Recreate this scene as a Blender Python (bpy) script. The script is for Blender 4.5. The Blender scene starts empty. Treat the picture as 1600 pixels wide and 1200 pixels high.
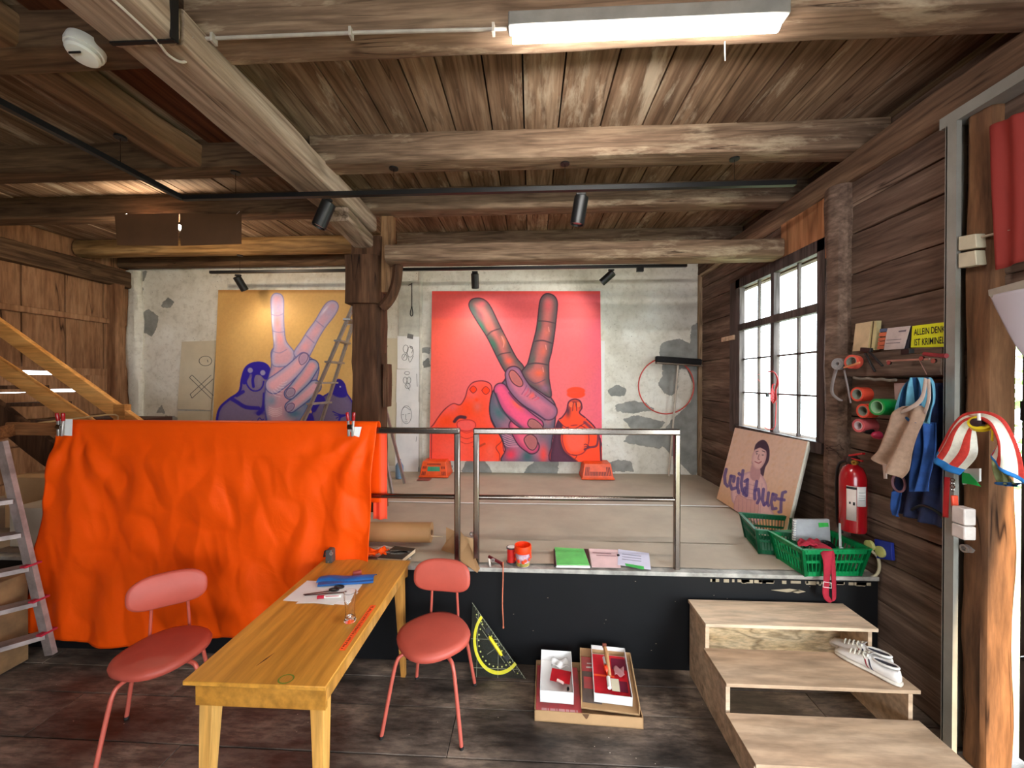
import bpy, bmesh, math, random
import numpy as np
from mathutils import Vector, Matrix, noise
random.seed(7)
PI = math.pi
SC = bpy.context.scene
COL = SC.collection

# ------------------------------------------------------------------ camera
F, YAW, PITCH, EYE = 600.0, math.radians(2.8), math.radians(-0.4), 1.95
cam_d = bpy.data.cameras.new('camera'); cam = bpy.data.objects.new('camera', cam_d); COL.objects.link(cam)
cam_d.sensor_width = 36; cam_d.lens = F / 1600 * 36; cam_d.clip_start = .05; cam_d.clip_end = 200
cam.location = (0, 0, EYE); cam.rotation_euler = (PI/2 + PITCH, 0, YAW)
SC.camera = cam

# ------------------------------------------------------------------ sky, exposure
SC.view_settings.view_transform = 'Standard'; SC.view_settings.look = 'None'
SC.view_settings.exposure = 1.95; SC.view_settings.gamma = 1.0
SC.view_settings.use_curve_mapping = False
W = bpy.data.worlds.new('sky'); SC.world = W; W.use_nodes = True
bg = W.node_tree.nodes['Background']; bg.inputs[0].default_value = (.83, .92, 1, 1); bg.inputs[1].default_value = 4.0

def area(name, loc, tgt, sx, sy, power, col=(1, 1, 1)):
    l = bpy.data.lights.new(name, 'AREA'); l.shape = 'RECTANGLE'; l.size = sx; l.size_y = sy; l.energy = power; l.color = col
    o = bpy.data.objects.new(name, l); COL.objects.link(o); o.location = loc
    o.rotation_euler = (Vector(tgt) - Vector(loc)).to_track_quat('-Z', 'Y').to_euler(); return o
sun_d = bpy.data.lights.new('sun', 'SUN'); sun_d.energy = 4.5; sun_d.angle = math.radians(1.5); sun_d.color = (1, .78, .5)
sun = bpy.data.objects.new('sun', sun_d); COL.objects.link(sun)
sun.rotation_euler = Vector((-.1, .74, -.62)).to_track_quat('-Z', 'Y').to_euler()
# daylight through the window and the doorway: sky portals set in the openings, and in an added rear fill window
for nm, lo, tg, sx, sy in (('added_rear_daylight', (.2, -3.5, 1.75), (.2, 0, 1.75), 2.6, 1.7), ('window_daylight', (2.62, 3.73, 2.22), (0, 3.73, 2.0), 1.15, 1.5), ('doorway_daylight', (2.75, -.1, 1.25), (0, -.1, 1.2), 4.2, 2.5)):
    p = area(nm, lo, tg, sx, sy, 1); p.data.cycles.is_portal = True

# ------------------------------------------------------------------ helpers
def ray(u, v):
    x = (u-800)/F; z = (600-v)/F; y = 1
    y, z = y*math.cos(PITCH)-z*math.sin(PITCH), y*math.sin(PITCH)+z*math.cos(PITCH)
    return Vector((x*math.cos(YAW)-y*math.sin(YAW), x*math.sin(YAW)+y*math.cos(YAW), z))
def at(u, v, X=None, Y=None, Z=None):
    """the point of the room that the photograph shows at (u, v), given the plane it lies on"""
    r = ray(u, v)
    t = X/r[0] if X is not None else Y/r[1] if Y is not None else (Z-EYE)/r[2]
    return Vector((0, 0, EYE)) + r*t
def proj(P):
    """photograph coordinates of points (numpy N x 3)"""
    x, y, z = P[:, 0], P[:, 1], P[:, 2]-EYE
    a = x*math.cos(YAW)+y*math.sin(YAW); b = -x*math.sin(YAW)+y*math.cos(YAW)
    c = b*math.cos(PITCH)+z*math.sin(PITCH); d = -b*math.sin(PITCH)+z*math.cos(PITCH)
    return 800+F*a/c, 600-F*d/c
def lin(c):
    return tuple(((x/255)/12.92 if x/255 <= .04045 else ((x/255+.055)/1.055)**2.4) for x in c)

def nt(m):
    m.use_nodes = True; return m.node_tree.nodes, m.node_tree.links, m.node_tree.nodes['Principled BSDF']
def ramp(N, stops):
    r = N.new('ShaderNodeValToRGB'); e = r.color_ramp.elements
    while len(e) < len(stops): e.new(.5)
    for k, (p, c) in enumerate(stops):
        e[k].position = p; e[k].color = (*lin(c), 1)
    return r
def mix(N, L, fac, a, b, mode='MIX'):
    m = N.new('ShaderNodeMix'); m.data_type = 'RGBA'; m.blend_type = mode
    for s, v in ((0, fac), (6, a), (7, b)):
        if hasattr(v, 'links') or hasattr(v, 'is_linked'): L.new(v, m.inputs[s])
        elif s == 0: m.inputs[0].default_value = v
        else: m.inputs[s].default_value = (*lin(v), 1)
    return m.outputs[2]
def bump(N, L, B, h, strength=.3, dist=.01):
    b = N.new('ShaderNodeBump'); b.inputs['Strength'].default_value = strength; b.inputs['Distance'].default_value = dist
    L.new(h, b.inputs['Height']); L.new(b.outputs[0], B.inputs['Normal'])
def nz(N, L, vec, scale, detail=4, rough=.55, w=None, dist=0):
    n = N.new('ShaderNodeTexNoise'); n.inputs['Scale'].default_value = scale; n.inputs['Detail'].default_value = detail
    n.inputs['Roughness'].default_value = rough; n.inputs['Distortion'].default_value = dist
    if w is not None: n.noise_dimensions = '4D'; L.new(w, n.inputs['W'])
    L.new(vec, n.inputs['Vector']); return n.outputs[0]
MATS = {}
def plain(name, col, rough=.55, metal=0, var=.12, nscale=9, bmp=0, spec=None, trans=0, alpha=1, coat=0, sheen=0, col2=None):
    if name in MATS: return MATS[name]
    m = bpy.data.materials.new(name); MATS[name] = m; N, L, B = nt(m)
    B.inputs['Roughness'].default_value = rough; B.inputs['Metallic'].default_value = metal
    if spec is not None: B.inputs['Specular IOR Level'].default_value = spec
    if trans: B.inputs['Transmission Weight'].default_value = trans
    if coat: B.inputs['Coat Weight'].default_value = coat
    if sheen: B.inputs['Sheen Weight'].default_value = sheen
    B.inputs['Alpha'].default_value = alpha
    tc = N.new('ShaderNodeTexCoord')
    n = nz(N, L, tc.outputs['Object'], nscale, 5, .6)
    c2 = col2 or tuple(x*(1-var) for x in col)
    r = ramp(N, [(.35, c2), (.65, col)]); L.new(n, r.inputs[0]); L.new(r.outputs[0], B.inputs['Base Color'])
    if bmp:
        n2 = nz(N, L, tc.outputs['Object'], nscale*6, 3); bump(N, L, B, n2, bmp, .004)
    return m
def wood(name, cols, axis=0, g=14, rough=.75, stain=.5, staincol=(45, 30, 22), stretch=14, bmp=.35, knots=True, spec=.2, light=None, figure=.55, cracks=True):
    """long-grained timber; 'rnd' face values shift tone and grain from board to board"""
    if name in MATS: return MATS[name]
    m = bpy.data.materials.new(name); MATS[name] = m; N, L, B = nt(m)
    B.inputs['Roughness'].default_value = rough; B.inputs['Specular IOR Level'].default_value = spec
    tc = N.new('ShaderNodeTexCoord'); at_ = N.new('ShaderNodeAttribute'); at_.attribute_name = 'rnd'
    w = N.new('ShaderNodeMath'); w.operation = 'MULTIPLY'; w.inputs[1].default_value = 37; L.new(at_.outputs['Fac'], w.inputs[0]); w = w.outputs[0]
    mp = N.new('ShaderNodeMapping'); L.new(tc.outputs['Object'], mp.inputs[0])
    s = [1, 1, 1]; s[axis] = 1/stretch; mp.inputs['Scale'].default_value = s
    grain = nz(N, L, mp.outputs[0], g, 7, .6, w, .12)
    fine = nz(N, L, mp.outputs[0], g*5, 4, .6, w, 0)
    r = ramp(N, [(.3, cols[0]), (.5, cols[1]), (.72, cols[2])]); L.new(grain, r.inputs[0])
    c = r.outputs[0]
    # growth figure: contour lines of a slow noise, and thin drying cracks
    fg = nz(N, L, mp.outputs[0], g*.35, 3, .5, w, .1); pm = N.new('ShaderNodeMath'); pm.operation = 'MULTIPLY'; pm.inputs[1].default_value = 26; L.new(fg, pm.inputs[0])
    pp = N.new('ShaderNodeMath'); pp.operation = 'PINGPONG'; pp.inputs[1].default_value = 1; L.new(pm.outputs[0], pp.inputs[0])
    rg_ = ramp(N, [(0, (150, 140, 132)), (.45, (255, 255, 255))]); L.new(pp.outputs[0], rg_.inputs[0]); c = mix(N, L, figure, c, rg_.outputs[0], 'MULTIPLY')
    if cracks:
        mc = N.new('ShaderNodeMapping'); L.new(tc.outputs['Object'], mc.inputs[0]); sc_ = [1, 1, 1]; sc_[axis] = .05; mc.inputs['Scale'].default_value = sc_
        cr = nz(N, L, mc.outputs[0], g*.9, 2, .4, w, 0); rc_ = ramp(N, [(.491, (255, 255, 255)), (.5, (90, 74, 62)), (.509, (255, 255, 255))]); L.new(cr, rc_.inputs[0])
        nm = nz(N, L, tc.outputs['Object'], 1.9, 2, .5, w); rm_ = ramp(N, [(.54, (0, 0, 0)), (.62, (255, 255, 255))]); L.new(nm, rm_.inputs[0]); c = mix(N, L, rm_.outputs[0], c, mix(N, L, 1, c, rc_.outputs[0], 'MULTIPLY'))
    rf = ramp(N, [(.35, (150, 148, 146)), (.62, (255, 255, 255))]); L.new(fine, rf.inputs[0])
    c = mix(N, L, .55, c, rf.outputs[0], 'MULTIPLY')
    tone = ramp(N, [(0, (204, 196, 190)), (.5, (232, 228, 225)), (1, (255, 255, 255))]); L.new(at_.outputs['Fac'], tone.inputs[0])
    c = mix(N, L, .9, c, tone.outputs[0], 'MULTIPLY')
    s2 = [1, 1, 1]; s2[axis] = .22
    mp2 = N.new('ShaderNodeMapping'); L.new(tc.outputs['Object'], mp2.inputs[0]); mp2.inputs['Scale'].default_value = s2
    st = nz(N, L, mp2.outputs[0], 3.2, 6, .65, w, .15)
    rs = ramp(N, [(.5, (0, 0, 0)), (.72, (255, 255, 255))]); L.new(st, rs.inputs[0])
    mm = N.new('ShaderNodeMath'); mm.operation = 'MULTIPLY'; mm.inputs[1].default_value = stain; L.new(rs.outputs[0], mm.inputs[0])
    c = mix(N, L, mm.outputs[0], c, staincol)
    if light:
        st2 = nz(N, L, mp2.outputs[0], 5.1, 6, .7, None, .2); r2 = ramp(N, [(.56, (0, 0, 0)), (.66, (255, 255, 255))]); L.new(st2, r2.inputs[0])
        m3 = N.new('ShaderNodeMath'); m3.operation = 'MULTIPLY'; m3.inputs[1].default_value = .5; L.new(r2.outputs[0], m3.inputs[0])
        c = mix(N, L, m3.outputs[0], c, light)
    if knots:
        v = N.new('ShaderNodeTexVoronoi'); v.inputs['Scale'].default_value = 3.1
        mk = N.new('ShaderNodeMapping'); L.new(tc.outputs['Object'], mk.inputs[0]); s3 = [1, 1, 1]; s3[axis] = .45; mk.inputs['Scale'].default_value = s3
        L.new(mk.outputs[0], v.inputs['Vector'])
        rk = ramp(N, [(.02, (255, 255, 255)), (.07, (0, 0, 0))]); L.new(v.outputs['Distance'], rk.inputs[0])
        m4 = N.new('ShaderNodeMath'); m4.operation = 'MULTIPLY'; m4.inputs[1].default_value = .75; L.new(rk.outputs[0], m4.inputs[0])
        c = mix(N, L, m4.outputs[0], c, (50, 30, 20))
    L.new(c, B.inputs['Base Color'])
    if bmp: bump(N, L, B, grain, bmp, .008)
    return m
def emit(name, col, s):
    m = bpy.data.materials.new(name); m.use_nodes = True; N = m.node_tree.nodes; L = m.node_tree.links
    e = N.new('ShaderNodeEmission'); e.inputs[0].default_value = (*col, 1); e.inputs[1].default_value = s
    L.new(e.outputs[0], N['Material Output'].inputs[0]); return m
def pane_mat(name, tint=(1, 1, 1), gl=.06, rough=.02):
    m = bpy.data.materials.new(name); m.use_nodes = True; N = m.node_tree.nodes; L = m.node_tree.links
    t = N.new('ShaderNodeBsdfTransparent'); t.inputs[0].default_value = (*tint, 1)
    g = N.new('ShaderNodeBsdfGlossy'); g.inputs['Roughness'].default_value = rough
    x = N.new('ShaderNodeMixShader'); x.inputs[0].default_value = gl
    L.new(t.outputs[0], x.inputs[1]); L.new(g.outputs[0], x.inputs[2]); L.new(x.outputs[0], N['Material Output'].inputs[0]); return m

def cat(pts, n=6, closed=False):
    """Catmull-Rom through the given points"""
    P = [Vector(p) for p in pts]; out = []; k = len(P)
    rng = range(k) if closed else range(k-1)
    for i in rng:
        if closed: a, b, c, d = P[i-1], P[i], P[(i+1) % k], P[(i+2) % k]
        else: a, b, c, d = P[max(i-1, 0)], P[i], P[i+1], P[min(i+2, k-1)]
        for j in range(n):
            t = j/n
            out.append(.5*((2*b)+(c-a)*t+(2*a-5*b+4*c-d)*t*t+(3*b-a-3*c+d)*t**3))
    if not closed: out.append(P[-1])
    return out
class MB:
    def __init__(s): s.v = []; s.f = []; s.mi = []; s.r = []; s.m = 0
    def add(s, vs, fs, rnd=None, mi=None):
        o = len(s.v); s.v += [tuple(v) for v in vs]; r = random.random() if rnd is None else rnd
        for k, f in enumerate(fs):
            s.f.append([o+i for i in f]); s.r.append(r); s.mi.append(s.m if mi is None else mi[k])
        return s
    def obox(s, c, ax, ay, az, rnd=None):
        c, ax, ay, az = map(Vector, (c, ax, ay, az))
        vs = [c+i*ax+j*ay+k*az for i in (-1, 1) for j in (-1, 1) for k in (-1, 1)]
        return s.add(vs, [(0, 1, 3, 2), (4, 6, 7, 5), (0, 4, 5, 1), (2, 3, 7, 6), (0, 2, 6, 4), (1, 5, 7, 3)], rnd)
    def box(s, x0, x1, y0, y1, z0, z1, rnd=None):
        return s.obox(((x0+x1)/2, (y0+y1)/2, (z0+z1)/2), ((x1-x0)/2, 0, 0), (0, (y1-y0)/2, 0), (0, 0, (z1-z0)/2), rnd)
    def bar(s, a, b, w, h, up=(0, 0, 1), rnd=None):
        """a box from a to b, w wide, h tall"""
        a, b = Vector(a), Vector(b); d = (b-a); u = Vector(up)
        x = d.cross(u).normalized(); u2 = x.cross(d).normalized()
        return s.obox((a+b)/2, d/2, x*w/2, u2*h/2, rnd)
    def loft(s, rings, caps=True, rnd=None, closed=True):
        n = len(rings[0]); vs = [p for r in rings for p in r]; fs = []
        for i in range(len(rings)-1):
            for j in range(n if closed else n-1):
                a, b = i*n+j, i*n+(j+1) % n; fs.append((a, b, b+n, a+n))
        if caps: fs += [tuple(range(n)), tuple(range(len(vs)-n, len(vs)))]
        return s.add(vs, fs, rnd)
    def tube(s, pts, r, n=10, caps=True, rnd=None):
        P = [Vector(p) for p in pts]; R = r if isinstance(r, (list, tuple)) else [r]*len(P); rings = []
        prev = None
        for i, p in enumerate(P):
            t = (P[min(i+1, len(P)-1)]-P[max(i-1, 0)]).normalized()
            if prev is None:
                prev = t.orthogonal().normalized()
            prev = (prev - t*prev.dot(t)).normalized(); q = t.cross(prev)
            rings.append([p+R[i]*(math.cos(2*PI*k/n)*prev+math.sin(2*PI*k/n)*q) for k in range(n)])
        return s.loft(rings, caps, rnd)
    def lathe(s, prof, c, ax=(0, 0, 1), n=24, caps=True, rnd=None):
        ax = Vector(ax).normalized(); a = ax.orthogonal().normalized(); b = ax.cross(a); c = Vector(c)
        return s.loft([[c+ax*h+r*(math.cos(2*PI*k/n)*a+math.sin(2*PI*k/n)*b) for k in range(n)] for r, h in prof], caps, rnd)
    def ring(s, c, ax, r0, r1, h, n=24, rnd=None):
        """hollow cylinder (tape roll) from c along ax"""
        ax = Vector(ax).normalized(); a = ax.orthogonal().normalized(); b = ax.cross(a); c = Vector(c); vs = []
        pr = [(r0, 0), (r1, 0), (r1, h), (r0, h)]
        for k in range(n):
            t = 2*PI*k/n
            for r, z in pr: vs.append(c+ax*z+r*(math.cos(t)*a+math.sin(t)*b))
        fs = [(4*k+j, 4*k+(j+1) % 4, 4*((k+1) % n)+(j+1) % 4, 4*((k+1) % n)+j) for k in range(n) for j in range(4)]
        return s.add(vs, fs, rnd)
    def prism(s, poly, vec, rnd=None):
        P = [Vector(p) for p in poly]; v = Vector(vec); n = len(P)
        fs = [tuple(range(n)), tuple(range(n, 2*n))]+[(i, (i+1) % n, n+(i+1) % n, n+i) for i in range(n)]
        return s.add(P+[p+v for p in P], fs, rnd)
    def surf(s, fn, nu, nv, mfn=None, rnd=None):
        vs = [fn(i/nu, j/nv) for i in range(nu+1) for j in range(nv+1)]; fs = []; mi = []
        for i in range(nu):
            for j in range(nv):
                a = i*(nv+1)+j; fs.append((a, a+1, a+nv+2, a+nv+1)); mi.append(mfn((i+.5)/nu, (j+.5)/nv) if mfn else s.m)
        return s.add(vs, fs, rnd, mi)
    def beam(s, a, b, w, h, ch=.02, amp=.006, step=.12, rnd=None, seed=0, up=(0, 0, 1)):
        """hand-hewn timber from a to b (centre line): chamfered, slightly wavy"""
        a, b = Vector(a), Vector(b); d = b-a; ln = d.length; d.normalize(); x = d.cross(Vector(up)).normalized(); u = x.cross(d).normalized()
        cs = []
        hw, hh = w/2, h/2
        corners = [(-hw, -hh), (hw, -hh), (hw, hh), (-hw, hh)]; ch = min(ch, hw*.9, hh*.9)
        cs = [(-hw+ch, -hh), (-hw*.2, -hh), (hw*.3, -hh), (hw-ch, -hh), (hw-ch*.3, -hh+ch*.3), (hw, -hh+ch), (hw, 0), (hw, hh-ch), (hw-ch*.3, hh-ch*.3), (hw-ch, hh), (-hw+ch, hh), (-hw+ch*.3, hh-ch*.3), (-hw, hh-ch), (-hw, 0), (-hw, -hh+ch), (-hw+ch*.3, -hh+ch*.3)]
        n = max(2, int(ln/step)); rings = []
        for i in range(n+1):
            p = a+d*ln*i/n; ring = []
            for k, (cx, cy) in enumerate(cs):
                q = p+x*cx+u*cy; o = noise.noise((q*2.3)+Vector((seed*7.1, k*.35, seed))); o2 = noise.noise(q*9+Vector((seed, 0, 3)))
                l = math.hypot(cx, cy) or 1
                q = q+(x*cx/l+u*cy/l)*(o*amp*1.6+o2*amp*.7); ring.append(q)
            rings.append(ring)
        return s.loft(rings, True, rnd)
    def mesh(s, name, mats, inv=None, smooth=35):
        me = bpy.data.meshes.new(name)
        vs = s.v if inv is None else [tuple(inv @ Vector(v)) for v in s.v]
        me.from_pydata(vs, [], s.f); me.update()
        bm = bmesh.new(); bm.from_mesh(me); bmesh.ops.recalc_face_normals(bm, faces=bm.faces); bm.to_mesh(me); bm.free()
        for m in mats: me.materials.append(m)
        if len(mats) > 1: me.polygons.foreach_set('material_index', s.mi)
        at_ = me.attributes.new('rnd', 'FLOAT', 'FACE'); at_.data.foreach_set('value', s.r)
        if smooth:
            me.polygons.foreach_set('use_smooth', [True]*len(me.polygons)); me.set_sharp_from_angle(angle=math.radians(smooth))
        return me
    def build(s, name, mats, parent=None, label=None, cat=None, group=None, kind=None, bevel=0, smooth=35, solid=0):
        if not isinstance(mats, (list, tuple)): mats = [mats]
        if parent is not None:
            M = wmat(parent); inv = M.inverted(); loc = None
        else:
            xs = [v[0] for v in s.v]; ys = [v[1] for v in s.v]; zs = [v[2] for v in s.v]
            loc = Vector(((min(xs)+max(xs))/2, (min(ys)+max(ys))/2, min(zs))); inv = Matrix.Translation(-loc)
        o = bpy.data.objects.new(name, s.mesh(name, mats, inv, smooth)); COL.objects.link(o)
        if parent is not None: o.parent = parent
        else: o.location = loc
        if bevel:
            b = o.modifiers.new('bevel', 'BEVEL'); b.width = bevel; b.segments = 2; b.limit_method = 'ANGLE'; b.angle_limit = math.radians(40)
        if solid:
            k = o.modifiers.new('solid', 'SOLIDIFY'); k.thickness = solid; k.offset = 0
        tag(o, label, cat, group, kind); return o
def wmat(o):
    M = Matrix.Translation(o.location) @ o.rotation_euler.to_matrix().to_4x4()
    return wmat(o.parent) @ M if o.parent else M
def tag(o, label=None, cat=None, group=None, kind=None):
    if label: o['label'] = label
    if cat: o['category'] = cat
    if group: o['group'] = group
    if kind: o['kind'] = kind
    return o
def thing(name, label, cat, loc=(0, 0, 0), rz=0, group=None):
    o = bpy.data.objects.new(name, None); COL.objects.link(o); o.location = loc; o.rotation_euler = (0, 0, rz)
    o.empty_display_size = .1; return tag(o, label, cat, group)
def copy_tree(o, parent=None):
    c = o.copy(); COL.objects.link(c); c.parent = parent
    for ch in [x for x in bpy.data.objects if x.parent == o and x is not c]: copy_tree(ch, c)
    return c
def text_geo(body, size=1, bold=0):
    cu = bpy.data.curves.new('t', 'FONT'); cu.body = body; cu.size = size; cu.resolution_u = 3; cu.offset = bold
    o = bpy.data.objects.new('t', cu); COL.objects.link(o); dg = bpy.context.evaluated_depsgraph_get(); dg.update()
    me = o.evaluated_get(dg).to_mesh(); vs = [v.co.copy() for v in me.vertices]; fs = [tuple(p.vertices) for p in me.polygons]
    o.evaluated_get(dg).to_mesh_clear(); bpy.data.objects.remove(o); bpy.data.curves.remove(cu); return vs, fs
def put_text(mb, body, O, ux, uy, w=None, h=1, bold=0):
    """flat lettering: O lower-left corner, ux/uy unit directions, w total width, h letter height"""
    vs, fs = text_geo(body, 1, bold)
    x1 = max(v.x for v in vs); x0 = min(v.x for v in vs); y1 = max(v.y for v in vs if True); O, ux, uy = Vector(O), Vector(ux), Vector(uy)
    sx = (w/(x1-x0)) if w else h/.7
    mb.add([O+ux*(v.x-x0)*sx+uy*v.y*(h/.7) for v in vs], fs)
# ------------------------------------------------------------------ materials
W_CEIL = wood('ceiling_wood', [(112, 86, 66), (156, 128, 104), (188, 164, 140)], 1, 11, .8, .5, (90, 68, 54), 14, light=(204, 188, 166))
W_JOIST = wood('joist_wood', [(98, 78, 60), (146, 120, 98), (178, 154, 128)], 0, 12, .8, .6, (78, 58, 44), 14, light=(198, 178, 150))
W_GIRD = wood('girder_wood', [(140, 116, 98), (186, 162, 142), (210, 192, 174)], 1, 9, .75, .25, (116, 92, 74), 16)
W_POST = wood('post_wood', [(58, 38, 26), (98, 68, 48), (140, 104, 78)], 2, 9, .8, .6, (44, 26, 18), 12, figure=.3)
W_RIGHT = wood('log_wall_wood', [(82, 64, 54), (124, 102, 88), (160, 136, 118)], 1, 10, .85, .45, (70, 52, 44), 12, figure=.35)
W_LEFT = wood('board_wall_wood', [(140, 98, 68), (178, 132, 96), (204, 158, 120)], 2, 8, .8, .35, (134, 94, 66), 9, figure=.15)
W_FLOOR = wood('old_floor_wood', [(38, 28, 24), (74, 60, 52), (118, 98, 82)], 0, 9, .55, .6, (28, 24, 24), 7, light=(120, 104, 90), knots=False, spec=.35)
W_PLY = wood('plywood', [(222, 188, 154), (232, 202, 170), (240, 216, 188)], 0, 5, .6, .15, (214, 168, 136), 6, bmp=.04, knots=True, figure=.25, cracks=False)
W_PLYSIDE = wood('plywood_riser', [(226, 190, 140), (244, 214, 168), (250, 228, 190)], 0, 16, .6, .1, (196, 146, 104), 4, bmp=.03, knots=False, figure=.7, cracks=False)
W_ORANGE = wood('orange_pine', [(222, 150, 76), (240, 172, 96), (248, 190, 116)], 0, 8, .55, .02, (190, 120, 64), 14, bmp=.1, figure=.1, cracks=False, knots=False)
W_TABLE = wood('varnished_table_wood', [(204, 140, 52), (214, 150, 60), (222, 160, 70)], 1, 5, .4, .12, (196, 142, 76), 10, bmp=.02, knots=False, spec=.4, figure=.12, cracks=False)
W_TLEG = wood('table_leg_wood', [(206, 140, 60), (226, 166, 84), (238, 186, 108)], 2, 7, .45, .05, (180, 116, 54), 14, bmp=.03, knots=False, spec=.4, figure=.15, cracks=False)
STEEL = plain('brushed_steel', (138, 128, 120), .22, 1, .06, 30)
ALU = plain('aluminium', (186, 180, 176), .4, .8, .12, 12)
ALU2 = plain('worn_aluminium', (176, 158, 152), .5, .45, .25, 8)
BLACK = plain('black_metal', (20, 20, 21), .42, .1, .1)
MATTE = plain('black_paint', (14, 14, 16), .6, 0, .3, 3, .15, spec=.25)
GREY = plain('grey_painted_steel', (150, 148, 140), .5, .2, .1, 6)
WHITE = plain('white_plastic', (232, 228, 220), .4, 0, .04)
CREAM = plain('cream_plastic', (196, 186, 160), .5, 0, .08)
PAPER = plain('white_paper', (232, 228, 224), .8, 0, .03)
OLDPAPER = plain('tan_paper', (206, 192, 164), .85, 0, .05, 4)
KRAFT = plain('kraft_paper', (180, 164, 144), .8, 0, .08, 2.2, .1)
CARD = plain('cardboard', (186, 146, 102), .8, 0, .08, 4, .1)
DKCARD = plain('brown_cardboard', (104, 70, 44), .85, 0, .1, 4)
BROWNROLL = plain('kraft_roll_paper', (168, 124, 78), .6, 0, .08, 3)
GREEN = plain('green_plastic', (0, 138, 74), .38, 0, .1, 7)
DKGREEN = plain('dark_green_plastic', (0, 96, 58), .4, 0, .1, 7)
ORANGEP = plain('orange_crate_plastic', (238, 84, 22), .45, 0, .12, 9)
RED = plain('red_enamel', (168, 14, 24), .25, 0, .1, 5, coat=.5)
SALMON = plain('salmon_vinyl', (190, 82, 66), .5, 0, .07, 5, .06)
SALMONM = plain('salmon_tube', (196, 92, 76), .4, .1, .05)
NEON = plain('neon_orange_paint', (255, 66, 12), .4, 0, .12, 25)
YELLOW = plain('yellow_plastic', (240, 214, 20), .4, 0, .05)
LIME = plain('yellow_sign_plastic', (222, 226, 30), .5, 0, .04)
NAVY = plain('navy_cotton', (32, 44, 84), .9, 0, .3, 12, .4)
BLUE = plain('blue_cotton', (46, 92, 168), .9, 0, .2, 12, .4)
LIGHTB = plain('light_blue_cotton', (108, 176, 204), .9, 0, .12, 14, .4)
LINEN = plain('beige_linen', (186, 156, 134), .95, 0, .1, 40, .5)
WHITEC = plain('white_terry', (236, 232, 216), .95, 0, .06, 60, .5)
REDC = plain('red_terry', (214, 62, 52), .95, 0, .1, 60, .5)
BLUEC = plain('blue_hem', (40, 128, 206), .9, 0, .08, 30)
MAROON = plain('red_webbing', (176, 24, 50), .8, 0, .1, 40, .3)
DARKGREY = plain('dark_grey_plastic', (84, 82, 80), .45, .2, .1)
CLEAR = plain('glass', (255, 255, 255), .02, 0, 0, trans=1)
TAPEW = plain('white_tape', (228, 224, 218), .6, 0, .05)
INK = plain('pencil_line', (104, 100, 96), .8, 0, .1)
INKD = plain('black_ink', (30, 28, 30), .7, 0, .1)
RUBBER = plain('black_rubber', (24, 22, 22), .6, 0, .1)

def plaster():
    m = bpy.data.materials.new('old_plaster'); N, L, B = nt(m); B.inputs['Roughness'].default_value = .9
    tc = N.new('ShaderNodeTexCoord'); o = tc.outputs['Object']
    a = N.new('ShaderNodeAttribute'); a.attribute_name = 'bare'
    n1 = nz(N, L, o, 2.2, 7, .65, None, .4); r1 = ramp(N, [(.3, (204, 196, 178)), (.52, (226, 220, 206)), (.75, (240, 238, 228))]); L.new(n1, r1.inputs[0])
    n2 = nz(N, L, o, 14, 6, .7); r2 = ramp(N, [(.3, (198, 192, 182)), (.5, (255, 255, 255))]); L.new(n2, r2.inputs[0])
    c = mix(N, L, .5, r1.outputs[0], r2.outputs[0], 'MULTIPLY')
    # pinholes and flaked specks, more of them low on the right
    v = N.new('ShaderNodeTexVoronoi'); v.inputs['Scale'].default_value = 16; L.new(o, v.inputs['Vector'])
    rv = ramp(N, [(.05, (255, 255, 255)), (.12, (0, 0, 0))]); L.new(v.outputs['Distance'], rv.inputs[0])
    n4 = nz(N, L, o, 1.3, 2); r4 = ramp(N, [(.5, (0, 0, 0)), (.6, (255, 255, 255))]); L.new(n4, r4.inputs[0])
    mm = N.new('ShaderNodeMath'); mm.operation = 'MULTIPLY'; L.new(rv.outputs[0], mm.inputs[0]); L.new(r4.outputs[0], mm.inputs[1])
    c = mix(N, L, mm.outputs[0], c, (120, 108, 92))
    nb = nz(N, L, o, 9, 6, .7, None, .3); ad = N.new('ShaderNodeMath'); ad.operation = 'ADD'; L.new(a.outputs['Fac'], ad.inputs[0]); L.new(nb, ad.inputs[1])
    rb = ramp(N, [(.93, (0, 0, 0)), (.97, (255, 255, 255))]); L.new(ad.outputs[0], rb.inputs[0])
    n3 = nz(N, L, o, 6, 5); r3 = ramp(N, [(.35, (128, 128, 122)), (.65, (156, 154, 147))]); L.new(n3, r3.inputs[0])
    re = ramp(N, [(.9, (0, 0, 0)), (.935, (255, 255, 255)), (.97, (0, 0, 0))]); L.new(ad.outputs[0], re.inputs[0])
    c = mix(N, L, rb.outputs[0], c, r3.outputs[0]); c = mix(N, L, re.outputs[0], c, (112, 104, 92))
    L.new(c, B.inputs['Base Color']); iv = N.new('ShaderNodeMath'); iv.operation = 'SUBTRACT'; L.new(n2, iv.inputs[0]); L.new(rb.outputs[0], iv.inputs[1])
    bump(N, L, B, iv.outputs[0], .35, .008); return m
PLASTER = plaster()
def colattr(name, rough=.6, spec=.3, nscale=30):
    m = bpy.data.materials.new(name); N, L, B = nt(m); B.inputs['Roughness'].default_value = rough; B.inputs['Specular IOR Level'].default_value = spec
    a = N.new('ShaderNodeAttribute'); a.attribute_name = 'paint'; tc = N.new('ShaderNodeTexCoord')
    n = nz(N, L, tc.outputs['Object'], nscale, 4); r = ramp(N, [(.3, (247, 247, 247)), (.6, (255, 255, 255))]); L.new(n, r.inputs[0])
    L.new(mix(N, L, 1, a.outputs['Color'], r.outputs[0], 'MULTIPLY'), B.inputs['Base Color']); bump(N, L, B, n, .08, .003); return m
OILPAINT = colattr('oil_paint'); ART = colattr('painted_panel', .7, .2)
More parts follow.
